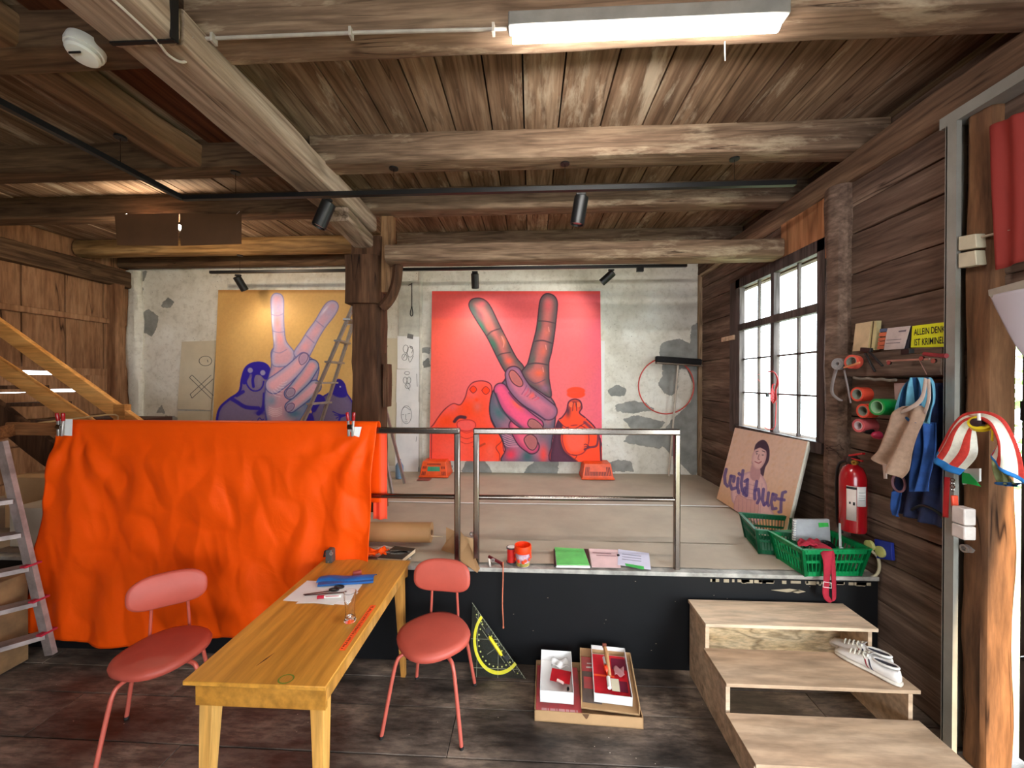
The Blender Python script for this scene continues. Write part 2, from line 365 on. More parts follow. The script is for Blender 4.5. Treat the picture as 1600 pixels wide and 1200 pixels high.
def cloth_mat():
    m = bpy.data.materials.new('orange_satin'); N, L, B = nt(m); B.inputs['Base Color'].default_value = (*lin((255, 92, 10)), 1)
    B.inputs['Roughness'].default_value = .45; B.inputs['Specular IOR Level'].default_value = .18
    tc = N.new('ShaderNodeTexCoord'); n = nz(N, L, tc.outputs['Object'], 5, 5, .5, None, 1.2); bump(N, L, B, n, .35, .02)
    t = N.new('ShaderNodeBsdfTranslucent'); t.inputs[0].default_value = (*lin((255, 92, 10)), 1)
    x = N.new('ShaderNodeMixShader'); x.inputs[0].default_value = .3; L.new(B.outputs[0], x.inputs[1]); L.new(t.outputs[0], x.inputs[2])
    L.new(x.outputs[0], N['Material Output'].inputs[0]); return m
SATIN = cloth_mat()
def sheer(name, col, op):
    m = bpy.data.materials.new(name); m.use_nodes = True; N = m.node_tree.nodes; L = m.node_tree.links; B = N['Principled BSDF']
    B.inputs['Base Color'].default_value = (*lin(col), 1); B.inputs['Roughness'].default_value = .8
    tl = N.new('ShaderNodeBsdfTranslucent'); tl.inputs[0].default_value = (*lin(col), 1); x = N.new('ShaderNodeMixShader'); x.inputs[0].default_value = op
    L.new(B.outputs[0], x.inputs[1]); L.new(tl.outputs[0], x.inputs[2]); L.new(x.outputs[0], N['Material Output'].inputs[0]); return m
REDSHEER = sheer('sheer_red_cloth', (160, 54, 46), .3); WHITESHEET = sheer('white_banner_sheet', (214, 206, 212), .45)

def floor_mat():
    m = bpy.data.materials.new('worn_floor'); N, L, B = nt(m); tc = N.new('ShaderNodeTexCoord'); o = tc.outputs['Object']
    a = N.new('ShaderNodeAttribute'); a.attribute_name = 'rnd'; w = N.new('ShaderNodeMath'); w.operation = 'MULTIPLY'; w.inputs[1].default_value = 2; L.new(a.outputs['Fac'], w.inputs[0]); w = w.outputs[0]
    mp = N.new('ShaderNodeMapping'); L.new(o, mp.inputs[0]); mp.inputs['Scale'].default_value = (.22, 1, 1)
    n1 = nz(N, L, mp.outputs[0], 5, 8, .68, w, .3); r1 = ramp(N, [(.36, (82, 72, 64)), (.5, (128, 113, 102)), (.62, (164, 145, 128)), (.74, (200, 178, 152))]); L.new(n1, r1.inputs[0])
    n2 = nz(N, L, o, 1.7, 5, .6, None, .4); r2 = ramp(N, [(.38, (120, 116, 116)), (.62, (255, 250, 244))]); L.new(n2, r2.inputs[0]); c = mix(N, L, .85, r1.outputs[0], r2.outputs[0], 'MULTIPLY')
    n3 = nz(N, L, mp.outputs[0], 34, 5, .7, w); r3 = ramp(N, [(.4, (130, 128, 126)), (.58, (255, 255, 255))]); L.new(n3, r3.inputs[0]); c = mix(N, L, .7, c, r3.outputs[0], 'MULTIPLY')
    v = N.new('ShaderNodeTexVoronoi'); v.inputs['Scale'].default_value = 19; L.new(o, v.inputs['Vector']); rv = ramp(N, [(.035, (255, 255, 255)), (.06, (0, 0, 0))]); L.new(v.outputs['Distance'], rv.inputs[0])
    n4 = nz(N, L, o, 3, 3); r4 = ramp(N, [(.5, (0, 0, 0)), (.58, (255, 255, 255))]); L.new(n4, r4.inputs[0]); mm = N.new('ShaderNodeMath'); mm.operation = 'MULTIPLY'; L.new(rv.outputs[0], mm.inputs[0]); L.new(r4.outputs[0], mm.inputs[1])
    c = mix(N, L, mm.outputs[0], c, (190, 176, 158)); L.new(c, B.inputs['Base Color'])
    rr = ramp(N, [(.4, (165, 165, 165)), (.6, (205, 205, 205))]); L.new(n2, rr.inputs[0]); L.new(rr.outputs[0], B.inputs['Roughness']); bump(N, L, B, n3, .3, .004); return m
FLOORM = floor_mat()
# ------------------------------------------------------------------ the room
ZF, ZS, ZB, ZC = 0.0, .67, 3.575, 3.77       # floor, stage top, joist underside, ceiling boards
XR, YB, XL, YR, YS = 2.3, 5.36, -5.85, -3.2, 2.63

mb = MB()                                   # floor boards, running left to right
y = YR
while y < YB:
    w = random.uniform(.2, .32)
    x = XL
    while x < XR+.2:
        l = random.uniform(2.2, 4); mb.box(x, min(x+l-.004, XR+.25), y, y+w-.006, -.04, random.uniform(-.003, 0)); x += l
    y += w
mb.box(XL-.2, XR+.3, YR-.2, YB+.2, -.12, -.045, 0)
mb.build('floor', FLOORM, kind='structure', bevel=.002)

mb = MB(); x = XL                            # ceiling boards run away from the camera, between and over the joists
while x < XR+.2:
    w = random.uniform(.2, .3); mb.box(x, x+w-.011, YR, YB+.2, ZC+random.uniform(-.004, .006), ZC+.04); x += w
mb.m = 1; mb.box(XL-.3, XR+.25, YR-.2, YB+.3, ZC+.05, ZC+.12, 0)
mb.build('ceiling', [W_CEIL, plain('dark_void_board', (20, 14, 10), .9)], kind='structure')

# back wall: bare masonry shows where plaster has come off
def poly_sd(P, X, Y):
    """signed distance to a polygon, positive inside"""
    n = len(P); d = np.full(X.shape, 1e18); ins = np.zeros(X.shape, bool)
    for i in range(n):
        ax, ay = P[i][0], P[i][1]; bx, by = P[(i+1) % n][0], P[(i+1) % n][1]
        ex, ey = bx-ax, by-ay; wx, wy = X-ax, Y-ay; l2 = ex*ex+ey*ey or 1e-9
        t = np.clip((wx*ex+wy*ey)/l2, 0, 1); d = np.minimum(d, (wx-ex*t)**2+(wy-ey*t)**2)
        c = ((ay <= Y) & (by > Y)) | ((by <= Y) & (ay > Y))
        if by != ay: ins ^= c & (X < ax+(Y-ay)*(bx-ax)/(by-ay))
    d = np.sqrt(d); return np.where(ins, d, -d)
def grid_mesh(name, O, ux, uy, nx, ny):
    O, ux, uy = np.array(O), np.array(ux), np.array(uy)
    i, j = np.meshgrid(np.arange(nx+1)/nx, np.arange(ny+1)/ny, indexing='ij')
    V = O+i.reshape(-1, 1)*ux+j.reshape(-1, 1)*uy
    a = (np.arange(nx)[:, None]*(ny+1)+np.arange(ny)[None]).ravel()
    Fq = np.stack([a, a+ny+1, a+ny+2, a+1], 1)
    me = bpy.data.meshes.new(name); me.vertices.add(len(V)); me.vertices.foreach_set('co', V.ravel())
    me.loops.add(Fq.size); me.loops.foreach_set('vertex_index', Fq.ravel().astype(np.int32))
    me.polygons.add(len(Fq)); me.polygons.foreach_set('loop_start', (np.arange(len(Fq))*4).astype(np.int32)); me.update(calc_edges=True)
    return me, V
me, V = grid_mesh('wall_back', (XL-.1, YB, .3), (XR-XL+.3, 0, 0), (0, 0, 3.5), 560, 240)
PU, PV = proj(V)
bare = np.zeros(len(V))
PATCH = [
 [(1040, 535), (1060, 530), (1078, 537), (1082, 510), (1092, 505), (1110, 500), (1110, 700), (1085, 745), (1060, 720), (1040, 700), (1028, 690), (1048, 660), (1068, 640), (1082, 625), (1084, 600), (1075, 575), (1060, 575), (1058, 610), (1046, 618), (1036, 612), (1030, 600), (1038, 580), (1032, 560), (1032, 540)],
 [(985, 680), (1005, 668), (1028, 672), (1040, 690), (1030, 700), (1000, 695), (975, 690)],
 [(945, 726), (965, 718), (985, 722), (990, 735), (960, 737), (945, 735)], [(962, 634), (985, 628), (1010, 630), (1022, 640), (990, 645), (965, 642)],
 [(950, 610), (965, 603), (978, 608), (975, 618), (955, 618)], [(975, 655), (995, 650), (1040, 660), (1030, 668), (990, 672)],
 [(722, 735), (728, 722), (755, 718), (762, 728), (770, 741), (725, 741)], [(820, 740), (826, 728), (845, 718), (872, 722), (870, 742)],
 [(222, 492), (232, 483), (247, 495), (244, 515), (236, 525), (222, 518)], [(253, 478), (262, 465), (272, 472), (266, 480)],
 [(246, 644), (253, 633), (256, 645)], [(230, 655), (260, 650), (300, 658), (320, 670), (320, 700), (220, 700), (222, 660)],
 [(660, 545), (672, 543), (670, 553), (660, 550)], [(661, 566), (668, 560), (672, 572), (663, 575)],
 [(205, 455), (222, 450), (218, 475), (208, 480)], [(200, 430), (228, 425), (224, 438), (206, 440)], [(206, 520), (215, 515), (216, 560), (207, 550)],
 [(660, 728), (640, 735), (600, 745), (700, 745), (706, 728)]]
for pg in PATCH:
    bare = np.maximum(bare, np.clip(.5+poly_sd(pg, PU, PV)*.09, 0, .75))
at_ = me.attributes.new('bare', 'FLOAT', 'POINT'); at_.data.foreach_set('value', bare)
me.materials.append(PLASTER); o = bpy.data.objects.new('wall_back', me); COL.objects.link(o); o['kind'] = 'structure'
mb = MB(); mb.box(XL-.3, XR+.3, YB+.005, YB+.3, 0, 3.9)
t_ = mb.build('masonry_backing', W_POST, o)
# the plastered ridge in the left corner and the one between the drawings and the red canvas
mb = MB(); mb.beam(at(216, 700, Y=YB)+Vector((0, -.03, -.5)), at(214, 425, Y=YB)+Vector((0, -.03, 0)), .2, .12, .05, .02, .1, up=(0, 1, 0)); mb.build('plaster_corner', PLASTER, kind='structure').name = 'trim_1'
mb = MB(); mb.beam(at(657, 745, Y=YB), at(657, 425, Y=YB), .05, .05, .02, .006, .1, up=(0, 1, 0)); mb.build('trim_2', plain('whitewashed_batten', (214, 206, 190), .8, 0, .15, 6), kind='structure')

# right wall: hewn horizontal planks with openings for the window and the doorway
ZROW = [0, .26, .5, .77, 1.02, 1.2, 1.47, 1.7, 1.97, 2.22, 2.47, 2.72, 3.0, 3.2, 3.38]
WY0, WY1, WZ0, WZ1 = 3.16, 4.32, 1.47, 2.97; DY0, DY1, DZ = -2.2, 2.12, 2.32
mb = MB()
for i in range(len(ZROW)-1):
    z0, z1 = ZROW[i], ZROW[i+1]; zm = (z0+z1)/2; th = random.uniform(.11, .14); rr = random.random()
    segs = [(YR, DY0), (DY1, 3.0), (3.0, YB)] if zm < DZ else [(YR, 2.1), (2.1, 3.0), (3.0, YB)]
    if WZ0 < zm < WZ1: segs = segs[:-1]+[(3.0, WY0-.05), (WY1+.22, YB)]
    for a, b in segs:
        mb.beam((XR+.07, a, zm), (XR+.07, b, zm), .14, z1-z0-.006, .009, .007, .1, rr*.6+random.random()*.4, seed=i)
for a, b, c, d in ((YR, DY0, 0, 3.6), (DY1, WY0-.05, 0, 3.6), (WY1+.3, YB, 0, 3.6), (WY1, WY1+.31, 0, WZ0-.02), (WY1, WY1+.31, WZ1+.02, 3.6), (DY0, DY1, DZ, 3.6), (WY0, WY1, 0, WZ0-.02), (WY0, WY1, WZ1+.02, 3.6)):
    mb.box(XR+.12, XR+.18, a, b, c, d, 0)
mb.box(XR+.2, XR+.26, YR, YB, 3.5, 3.85, .2)
mb.build('wall_right', W_RIGHT, kind='structure')
mb = MB(); mb.beam((XR+.06, YR, 3.47), (XR+.06, YB, 3.47), .2, .2, .03, .012, .14, .7, 3); mb.build('trim_3', wood('plate_wood', [(74, 56, 44), (120, 94, 74), (154, 124, 98)], 1, 8, .8, .4, (60, 42, 32)), kind='structure')
mb = MB(); mb.beam((XR-.01, YB-.05, 0.67), (XR-.01, YB-.05, 3.38), .06, .06, .01, .004, .2, .9, 4, (0, 1, 0)); mb.build('trim_4', wood('corner_batten', [(120, 96, 72), (170, 142, 112), (196, 170, 140)], 2), kind='structure')
mb = MB()                                    # pale wood strip coloured to imitate a lit gap under the plate
mb.beam((XR-.02, 4.5, 3.37), (XR-.02, YB-.1, 3.37), .05, .04, .01, .01, .1, 1); mb.build('trim_5', wood('painted_gap_light', [(150, 128, 100), (196, 172, 140), (226, 206, 176)], 1), kind='structure')
mb = MB(); mb.box(XR-.03, XR-.005, 4.42, 4.7, 2.42, 2.47, .9); mb.build('trim_6', W_PLY, kind='structure')

# left wall: upright boards with cross battens and two thin slits of daylight
mb = MB(); y = YR; k = 0
SL = [(4.14, 4.46, 2.03, 2.075), (4.36, 4.82, 1.83, 1.85)]
while y < YB:
    w = random.uniform(.3, .44); mb.box(XL-.03, XL, y, y+w-.018, 2.12, 3.3); y += w
for z0, z1 in ((0, .4), (.41, .8), (.81, 1.2), (1.21, 1.5), (1.51, 1.826)): mb.box(XL-.03, XL, YR, YB, z0, z1-.008)
mb.box(XL-.03, XL, YR, 4.36, 1.826, 2.03); mb.box(XL-.03, XL, 4.36, 4.82, 1.852, 2.03); mb.box(XL-.03, XL, 4.82, YB, 1.826, 2.03)
mb.box(XL-.03, XL, YR, 4.12, 2.03, 2.12); mb.box(XL-.03, XL, 4.5, YB, 2.03, 2.12); mb.box(XL-.03, XL, 4.12, 4.5, 2.075, 2.12)
mb.box(XL-.1, XL-.04, YR, 3.9, 0, 3.8, 0); mb.box(XL-.1, XL-.04, 4.95, YB, 0, 3.8, 0); mb.box(XL-.1, XL-.04, 3.9, 4.95, 2.12, 3.8, 0); mb.box(XL-.1, XL-.04, 3.9, 4.95, 0, 1.8, 0)
mb.build('wall_left', W_LEFT, kind='structure')
mb = MB(); mb.beam((XL+.02, YR, 3.41), (XL+.02, YB, 3.41), .16, .24, .03, .012, .15, .5, 9)
mb.build('trim_7', wood('left_plate_wood', [(66, 46, 32), (104, 78, 56), (136, 106, 78)], 1), kind='structure')
mb = MB(); mb.beam((XL+.02, YR, 2.78), (XL+.02, YB-.1, 2.78), .04, .07, .01, .004, .2, .4, 11); mb.build('trim_8', W_LEFT, kind='structure')
mb = MB(); mb.beam((XL+.04, 5.1, 0), (XL+.04, 5.1, 3.3), .16, .14, .02, .008, .2, .2, 12, (0, 1, 0)); mb.build('trim_9', W_LEFT, kind='structure')
mb = MB(); RX0, RX1, RZ0, RZ1 = -1.1, 1.5, .9, 2.6
for a, b, c, d in ((XL-.2, XR+.3, 0, RZ0), (XL-.2, XR+.3, RZ1, 3.85), (XL-.2, RX0, RZ0, RZ1), (RX1, XR+.3, RZ0, RZ1)): mb.box(a, b, YR-.1, YR, c, d)
mb.build('wall_rear', W_RIGHT, kind='structure')
WB = thing('added_fill_window', None, None, (-1.2, YR, RZ0)); WB['kind'] = 'structure'  # unseen window opening added behind the camera for frontal fill
mb = MB()
for k in range(6): x = RX0+(RX1-RX0)*k/5; mb.box(x-.03, x+.03, YR-.08, YR-.02, RZ0, RZ1)
for z in (RZ0, 1.75, RZ1): mb.box(RX0, RX1, YR-.08, YR-.02, z-.03, z+.03)
mb.build('window_frame', W_RIGHT, WB)

# window: two upper and six lower pairs of panes in a weathered frame
WN = thing('window_1', None, None, (XR+.05, 3.74, WZ0)); WN['kind'] = 'structure'
W_WIN = wood('window_wood', [(70, 62, 60), (104, 94, 92), (132, 120, 114)], 2, 9, .7)
mb = MB(); X0, X1 = XR-.03, XR+.03
mb.box(X0, X1, WY0-.07, WY0+.015, WZ0-.09, WZ1+.1); mb.box(X0, X1, WY1-.015, WY1+.07, WZ0-.09, WZ1+.1); mb.box(XR-.005, XR+.02, WY1+.07, WY1+.24, WZ0-.09, WZ1+.1)
mb.box(X0-.02, X1, WY0-.07, WY1+.07, WZ0-.09, WZ0); mb.box(X0, X1, WY0-.07, WY1+.07, WZ1, WZ1+.1)
mb.build('window_frame', W_WIN, WN, bevel=.004)
mb = MB(); mb.box(X0-.01, XR+.03, WY0, WY1, 2.5, 2.57); mb.build('transom', W_WIN, WN, bevel=.004)
ym = (WY0+WY1)/2
mb = MB(); mb.box(X0, XR+.03, ym-.025, ym+.025, WZ0, WZ1); mb.build('mullion', W_WIN, WN, bevel=.004)
mb = MB()
for q in ((WY0+ym)/2, (WY1+ym)/2): mb.box(XR+.01, XR+.035, q-.009, q+.009, WZ0, WZ1)
for z in (1.83, 2.19): mb.box(XR+.01, XR+.035, WY0, WY1, z-.008, z+.008)
mb.build('glazing_bars', W_WIN, WN)
mb = MB(); mb.box(XR+.02, XR+.024, WY0, WY1, WZ0, WZ1); mb.build('pane', pane_mat('window_glass', (.97, 1, .99), .05), WN)
mb = MB(); mb.box(XR-.025, XR+.005, 3.12, 3.62, 2.98, 3.37, .95); mb.box(XR-.028, XR, 3.04, 3.12, 2.9, 3.37, .8)
mb.build('trim_10', wood('orange_board', [(150, 96, 62), (184, 126, 86), (204, 148, 106)], 2, 6, .7, .2), kind='structure')

# doorway at the right edge: sliding plank door drawn half open, grass and trees outside
D = thing('door_1', None, None, (XR+.26, 1.2, 0)); D['kind'] = 'structure'
mb = MB()
for k in range(6): mb.box(XR+.2, XR+.24, 1.07+k*.17, 1.23+k*.17, .02, 2.4)
mb.build('plank_leaf', wood('door_wood', [(66, 56, 54), (96, 84, 78), (124, 110, 102)], 2, 8), D)
mb = MB(); mb.tube([(XR+.18, 1.75, .8), (XR+.18, 2.05, .55)], .012, 8); mb.box(XR+.19, XR+.2, 1.12, 2.08, 1.75, 1.85); mb.build('iron_strap', BLACK, D)
mb = MB(); mb.box(2.4, 14, -8, 12, -.2, -.08, .5); mb.build('ground_outside', plain('outside_ground', (150, 160, 120), .9, 0, .3, 3), kind='structure')
# foliage beyond the doorway
mb = MB(); rg = random.Random(3)
for k in range(2600):
    c = Vector((rg.uniform(6.5, 8.5), rg.uniform(-1, 9), rg.uniform(.4, 3.6))); a = Vector((rg.gauss(0, 1), rg.gauss(0, 1), rg.gauss(0, 1))).normalized()*rg.uniform(.06, .13); b = a.orthogonal().normalized()*a.length*.6
    mb.add([c-a, c+b, c+a, c-b], [(0, 1, 2, 3)], rg.random())
mb.build('foliage', plain('leaf_green', (110, 170, 60), .6, 0, .4, 2), None, 'bright green foliage seen through the gap beside the door post', 'foliage', kind='stuff', smooth=0)

# ------------------------------------------------------------------ timber frame
def timber(name, label, a, b, w, h, m, ch=.02, amp=.008, seed=0, up=(0, 0, 1), group=None, cat_='beam', rnd=.6):
    mb = MB(); mb.beam(a, b, w, h, ch, amp, .12, rnd, seed, up); return mb.build(name, m, None, label, cat_, group)
XG0, XG1 = -1.81, -1.52
zj = (ZB+ZC)/2; hj = ZC-ZB+.02
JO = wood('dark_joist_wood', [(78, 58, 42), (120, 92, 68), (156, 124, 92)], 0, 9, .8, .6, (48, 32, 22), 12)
SEGR = [(1.83, .16, 'ceiling joist behind the fluorescent lamp, closest to the camera', W_JOIST, .015),
        (2.87, .17, 'stained ceiling joist above the black track on the right, with three black cable pucks', W_JOIST, .012),
        (3.66, .17, 'ceiling joist just behind the main black lighting track, right of the girder', W_JOIST, .012),
        (4.74, .2, 'dark ceiling joist right of the post, above and behind the low tie beam', W_JOIST, .015),
        (5.24, .14, 'ceiling joist against the plaster wall, right of the post', W_JOIST, .015)]
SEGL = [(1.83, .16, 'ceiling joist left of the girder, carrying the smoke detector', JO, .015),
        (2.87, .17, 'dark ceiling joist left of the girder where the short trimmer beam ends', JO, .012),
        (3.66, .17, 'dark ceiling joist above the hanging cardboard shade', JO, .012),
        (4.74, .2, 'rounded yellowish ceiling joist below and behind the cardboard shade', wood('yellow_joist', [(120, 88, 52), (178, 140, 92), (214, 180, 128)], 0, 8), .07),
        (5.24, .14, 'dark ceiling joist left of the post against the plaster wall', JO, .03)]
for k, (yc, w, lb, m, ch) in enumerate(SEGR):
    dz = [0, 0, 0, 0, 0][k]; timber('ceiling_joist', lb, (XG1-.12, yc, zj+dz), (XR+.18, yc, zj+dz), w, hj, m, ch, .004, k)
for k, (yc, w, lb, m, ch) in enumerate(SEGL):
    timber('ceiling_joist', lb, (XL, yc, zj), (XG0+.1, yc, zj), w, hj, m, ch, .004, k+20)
gd = thing('girder', 'thick pale ceiling girder running back to the top of the post', 'beam', (-1.665, 1.8, 3.43))
mb = MB(); mb.beam((-1.665, 1.62, 3.505), (-1.665, 3.72, 3.505), .29, .16, .012, .008, .12, .7, 5)
mb.beam((-1.665, -1.5, 3.495), (-1.665, 1.6, 3.495), .29, .18, .03, .01, .12, .55, 6); mb.build('girder_beam', W_GIRD, gd)
mb = MB(); mb.beam((-1.62, 3.15, 3.35), (-1.62, 3.76, 3.3), .2, .12, .02, .008, .1, .8, 7); mb.build('corbel', W_GIRD, gd)
mb = MB(); mb.box(-1.52, -1.512, 1.555, 1.59, 3.4, 3.6); mb.box(-1.8, -1.512, 1.565, 1.58, 3.395, 3.403); mb.build('iron_band', BLACK, gd)
timber('trimmer_beam', 'short brown trimmer beam on the left ceiling, running toward the camera', (-2.6, -1.5, 3.65), (-2.6, 2.8, 3.65), .26, .16, wood('trimmer_wood', [(100, 70, 46), (150, 114, 84), (182, 148, 116)], 1, 7), .02, .008, 8)
timber('ceiling_plank', 'reddish sloping ceiling board between the trimmer beam and the girder', (-2.2, -1, 3.75), (-2.2, 2.78, 3.75), .44, .02, wood('red_board', [(82, 44, 26), (120, 70, 42), (148, 92, 58)], 1, 7), .004, .003, 9, cat_='board')
ps = thing('timber_post', 'dark square timber post standing on the stage under the girder', 'post', (-1.6, 3.72, ZS))
mb = MB(); mb.beam((-1.6, 3.76, ZS), (-1.6, 3.76, 3.36), .29, .22, .03, .012, .12, .35, 10, (0, 1, 0)); mb.build('shaft', W_POST, ps)
mb = MB(); mb.beam((-1.62, 3.72, 2.7), (-1.62, 3.72, 3.16), .33, .26, .04, .01, .1, .3, 12, (0, 1, 0)); mb.build('capital', W_POST, ps)
mb = MB(); mb.beam((-1.4, 3.72, 2.82), (-1.4, 3.72, 3.56), .13, .07, .01, .004, .12, .9, 13, (0, 1, 0)); mb.build('side_plank', wood('side_plank_wood', [(110, 78, 50), (150, 112, 78), (176, 140, 104)], 2), ps)
P = cat([(-1.44, 3.66, 2.66), (-1.36, 3.66, 2.75), (-1.3, 3.66, 2.9), (-1.28, 3.66, 3.1)], 5); mb = MB(); mb.tube(P, [.05]*len(P), 8); mb.build('knee_brace', W_POST, ps)
mb = MB(); mb.beam((-1.42, 3.74, 1.7), (-1.42, 3.74, 2.12), .05, .12, .01, .01, .05, .5, 14, (0, 1, 0)); mb.box(-1.41, -1.385, 3.62, 3.64, 1.98, 2.22, .9); mb.build('splintered_board', W_POST, ps)
timber('tie_beam', 'round pale tie beam from the post to the right wall, below the joists', (-1.36, 3.62, 3.15), (2.24, 3.62, 3.14), .2, .17, W_JOIST, .03, .006, 15)
mb = MB(); mb.beam((XR-.0, 2.96, .1), (XR-.0, 2.96, 3.38), .2, .17, .07, .012, .12, .6, 16, (0, 1, 0)); mb.build('wall_post', W_RIGHT, None, 'rounded wooden wall post right of the window', 'post')
mb = MB(); mb.beam((2.31, 2.05, 0), (2.31, 2.05, 3.36), .135, .12, .03, .008, .12, .7, 17, (0, 1, 0))
mb.build('door_post', wood('door_post_wood', [(84, 60, 44), (138, 98, 68), (174, 130, 92)], 2, 9, .75, .5, (84, 58, 42), 9, figure=.25), None, 'thick weathered wooden post at the doorway, right edge', 'post')
timber('wall_ledge', 'horizontal wooden ledge log on the right wall holding books', (XR-.03, 2.17, 2.06), (XR-.03, 2.88, 2.06), .15, .16, W_RIGHT, .03, .01, 18, cat_='ledge', rnd=.9)
fr = thing('steel_frame', 'grey painted steel angle frame on the right wall beside the door post', 'frame', (2.25, 2.18, 0))
mb = MB(); mb.box(2.2, 2.225, 2.105, 2.111, 0, 3.3); mb.box(2.2, 2.206, 2.111, 2.16, 0, 3.3); mb.box(2.2, 2.3, 2.15, 2.156, 0, 3.3); mb.build('upright', GREY, fr)
mb = MB(); mb.box(2.2, 2.3, .1, 2.19, 3.3, 3.36); mb.build('header', GREY, fr)

# ------------------------------------------------------------------ stage
st = thing('stage_platform', 'black fronted raised stage platform with a pale edge strip', 'stage', (-1.5, 4, 0))
SXL = -5.85
mb = MB(); mb.box(SXL+.02, XR-.02, YS, YS+.03, .002, ZS-.035); mb.build('front_panel', MATTE, st)
mb = MB(); mb.box(SXL+.02, XR-.02, YS+.03, YB-.01, ZS-.05, ZS-.004); mb.build('deck', W_PLY, st)
mb = MB(); mb.box(SXL+.02, XR-.02, YS-.012, YS+.1, ZS-.03, ZS-.002); mb.build('edge_strip', plain('aluminium_edge', (190, 184, 174), .5, .2, .25, 12), st, bevel=.003)
mb = MB(); rg = random.Random(5)
for k in range(26):
    x = rg.uniform(1.2, 2.2); w = rg.uniform(.01, .08); mb.box(x, x+w, YS-.003, YS, ZS-.06-rg.random()*.01, ZS-.045, rg.random())
for x, z, w in ((1.6, .56, .2), (1.72, .555, .1)): mb.prism([(x, YS-.002, z), (x+w*.5, YS-.002, z-.012), (x+w, YS-.002, z), (x+w*.6, YS-.002, z+.012)], (0, .002, 0))
for k in range(16):
    x, z = rg.uniform(-.2, 2.2), rg.uniform(.1, .6); mb.box(x, x+rg.uniform(.002, .008), YS-.0015, YS, z, z+.002)
mb.build('chipped_paint', plain('bare_chips', (176, 160, 132), .8), st, kind='stuff')
def paper_sheet(x0, x1, y0, y1, z, lb, seed):
    mb = MB()
    def f(u, v):
        x = x0+(x1-x0)*u; y = y0+(y1-y0)*v
        h = .006*noise.noise(Vector((x*1.3, y*2.5, seed)))+.004*noise.noise(Vector((x*4, y*7, seed)))+.003*abs(noise.noise(Vector((x*2, y*9, seed+4))))
        return Vector((x, y, z+.006+h))
    mb.surf(f, 120, 50); return mb.build('kraft_paper_cover', KRAFT, None, lb, 'paper', 'kraft paper covering the stage', smooth=180)
paper_sheet(SXL, XR-.03, YS+.045, 3.1, ZS-.002, 'front strip of brown kraft paper covering the stage edge', 1)
paper_sheet(SXL, XR-.03, 3.08, 3.98, ZS+.002, 'middle strip of brown kraft paper covering the stage before the white tape', 2)
paper_sheet(SXL, XR-.03, 3.96, YB-.02, ZS-.001, 'rear strip of brown kraft paper covering the stage below the canvases', 3)
mb = MB(); mb.surf(lambda u, v: Vector((-3.5+5.7*u, 3.955+.03*v+.01*math.sin(u*9), ZS+.016)), 40, 1); mb.build('floor_tape', TAPEW, None, 'long white tape line across the brown paper on the stage', 'tape', solid=.001)

def railing(lb, xa, xb, ya, yb, posts, grp=None, mid_from=None):
    t = thing('guard_rail', lb, 'railing', ((xa+xb)/2, (ya+yb)/2, ZS)); r = .02
    yy = lambda x: ya+(yb-ya)*(x-xa)/(xb-xa)
    mb = MB(); mb.bar((xa-.02, ya, 1.605), (xb+.02, yb, 1.605-.0), .042, .042); mb.build('top_rail', STEEL, t, bevel=.008)
    mb = MB(); mb.tube([(xa, ya, 1.143), (xb, yb, 1.143)], .017, 12); mb.build('middle_rail', STEEL, t)
    for x in posts:
        mb = MB(); mb.box(x-.02, x+.02, yy(x)-.02, yy(x)+.02, ZS-.03, 1.59); mb.build('rail_post', STEEL, t, bevel=.008)
    return t
railing('right brushed steel guard rail on the stage edge, with nothing hung on it', -.378, .996, 2.655, 2.67, (-.378, .996))
railing('left brushed steel guard rail half hidden under the orange cloth', -3.4, -.512, 2.655, 2.655, (-3.4, -1.95, -.512))

# ------------------------------------------------------------------ orange cloth over the left rail
def cloth():
    mb = MB(); xl, xr = -3.42, -1.07; RZ, RY, RR = 1.632, 2.655, .036
    front, back = 1.46, .55
    def f(u, v):
        s = v*(front+back+PI*RR); x = xl+(xr-xl)*u
        if s < front:
            d = front-s; z = RZ-d*.985; y = RY-RR
            # bottom hem sags toward the middle left, sides flare
            hem = .09*math.exp(-((u-.28)/.2)**2)-.1*max(0, (u-.5))*2
            z -= hem*(d/front)
            x += -.14*(1-u)**3*(d/front)**1.3+.0*u-.04*u**4*(d/front)
            fd = d/front
            a = .026*fd*math.sin(u*19+1.5*math.sin(fd*3+u*5))*(.3+.7*noise.noise(Vector((u*5, fd*2, 9))))
            a += .012*fd*math.sin(u*41+3*fd+2*math.sin(u*7))
            # creases fanning out from the two clamps
            for cu in (.06, .985):
                du = (u-cu)*2.4; ang = math.atan2(du, d+.05); rr = math.hypot(du, d)
                a += .014*math.sin(ang*13)*math.exp(-rr*1.1)*min(1, rr*4)
            q = Vector((x*2.2, z*1.8, 1.7)); a += .04*fd**.5*noise.noise(q)+.03*(abs(noise.noise(q*1.9))-.2)+.016*(.25-abs(noise.noise(Vector((x*4.5+z*1.5, z*3-x, 5)))))+.008*(.2-abs(noise.noise(Vector((x*9, z*5+x*3, 2)))))
            y -= (.03+.075*fd+max(-.028-.06*fd, a))*min(1, d*5)
        elif s < front+PI*RR:
            t = (s-front)/RR; y = RY-RR*math.cos(t); z = RZ+RR*math.sin(t)
        else:
            d = s-front-PI*RR; z = RZ-d; y = RY+RR+.03*d*(1+math.sin(u*30))
        return Vector((x, y, z))
    mb.surf(f, 260, 130)
    return mb.build('orange_cloth', SATIN, None, 'large bright orange cloth hung over the left guard rail', 'cloth', smooth=180, solid=.0015)
cloth()
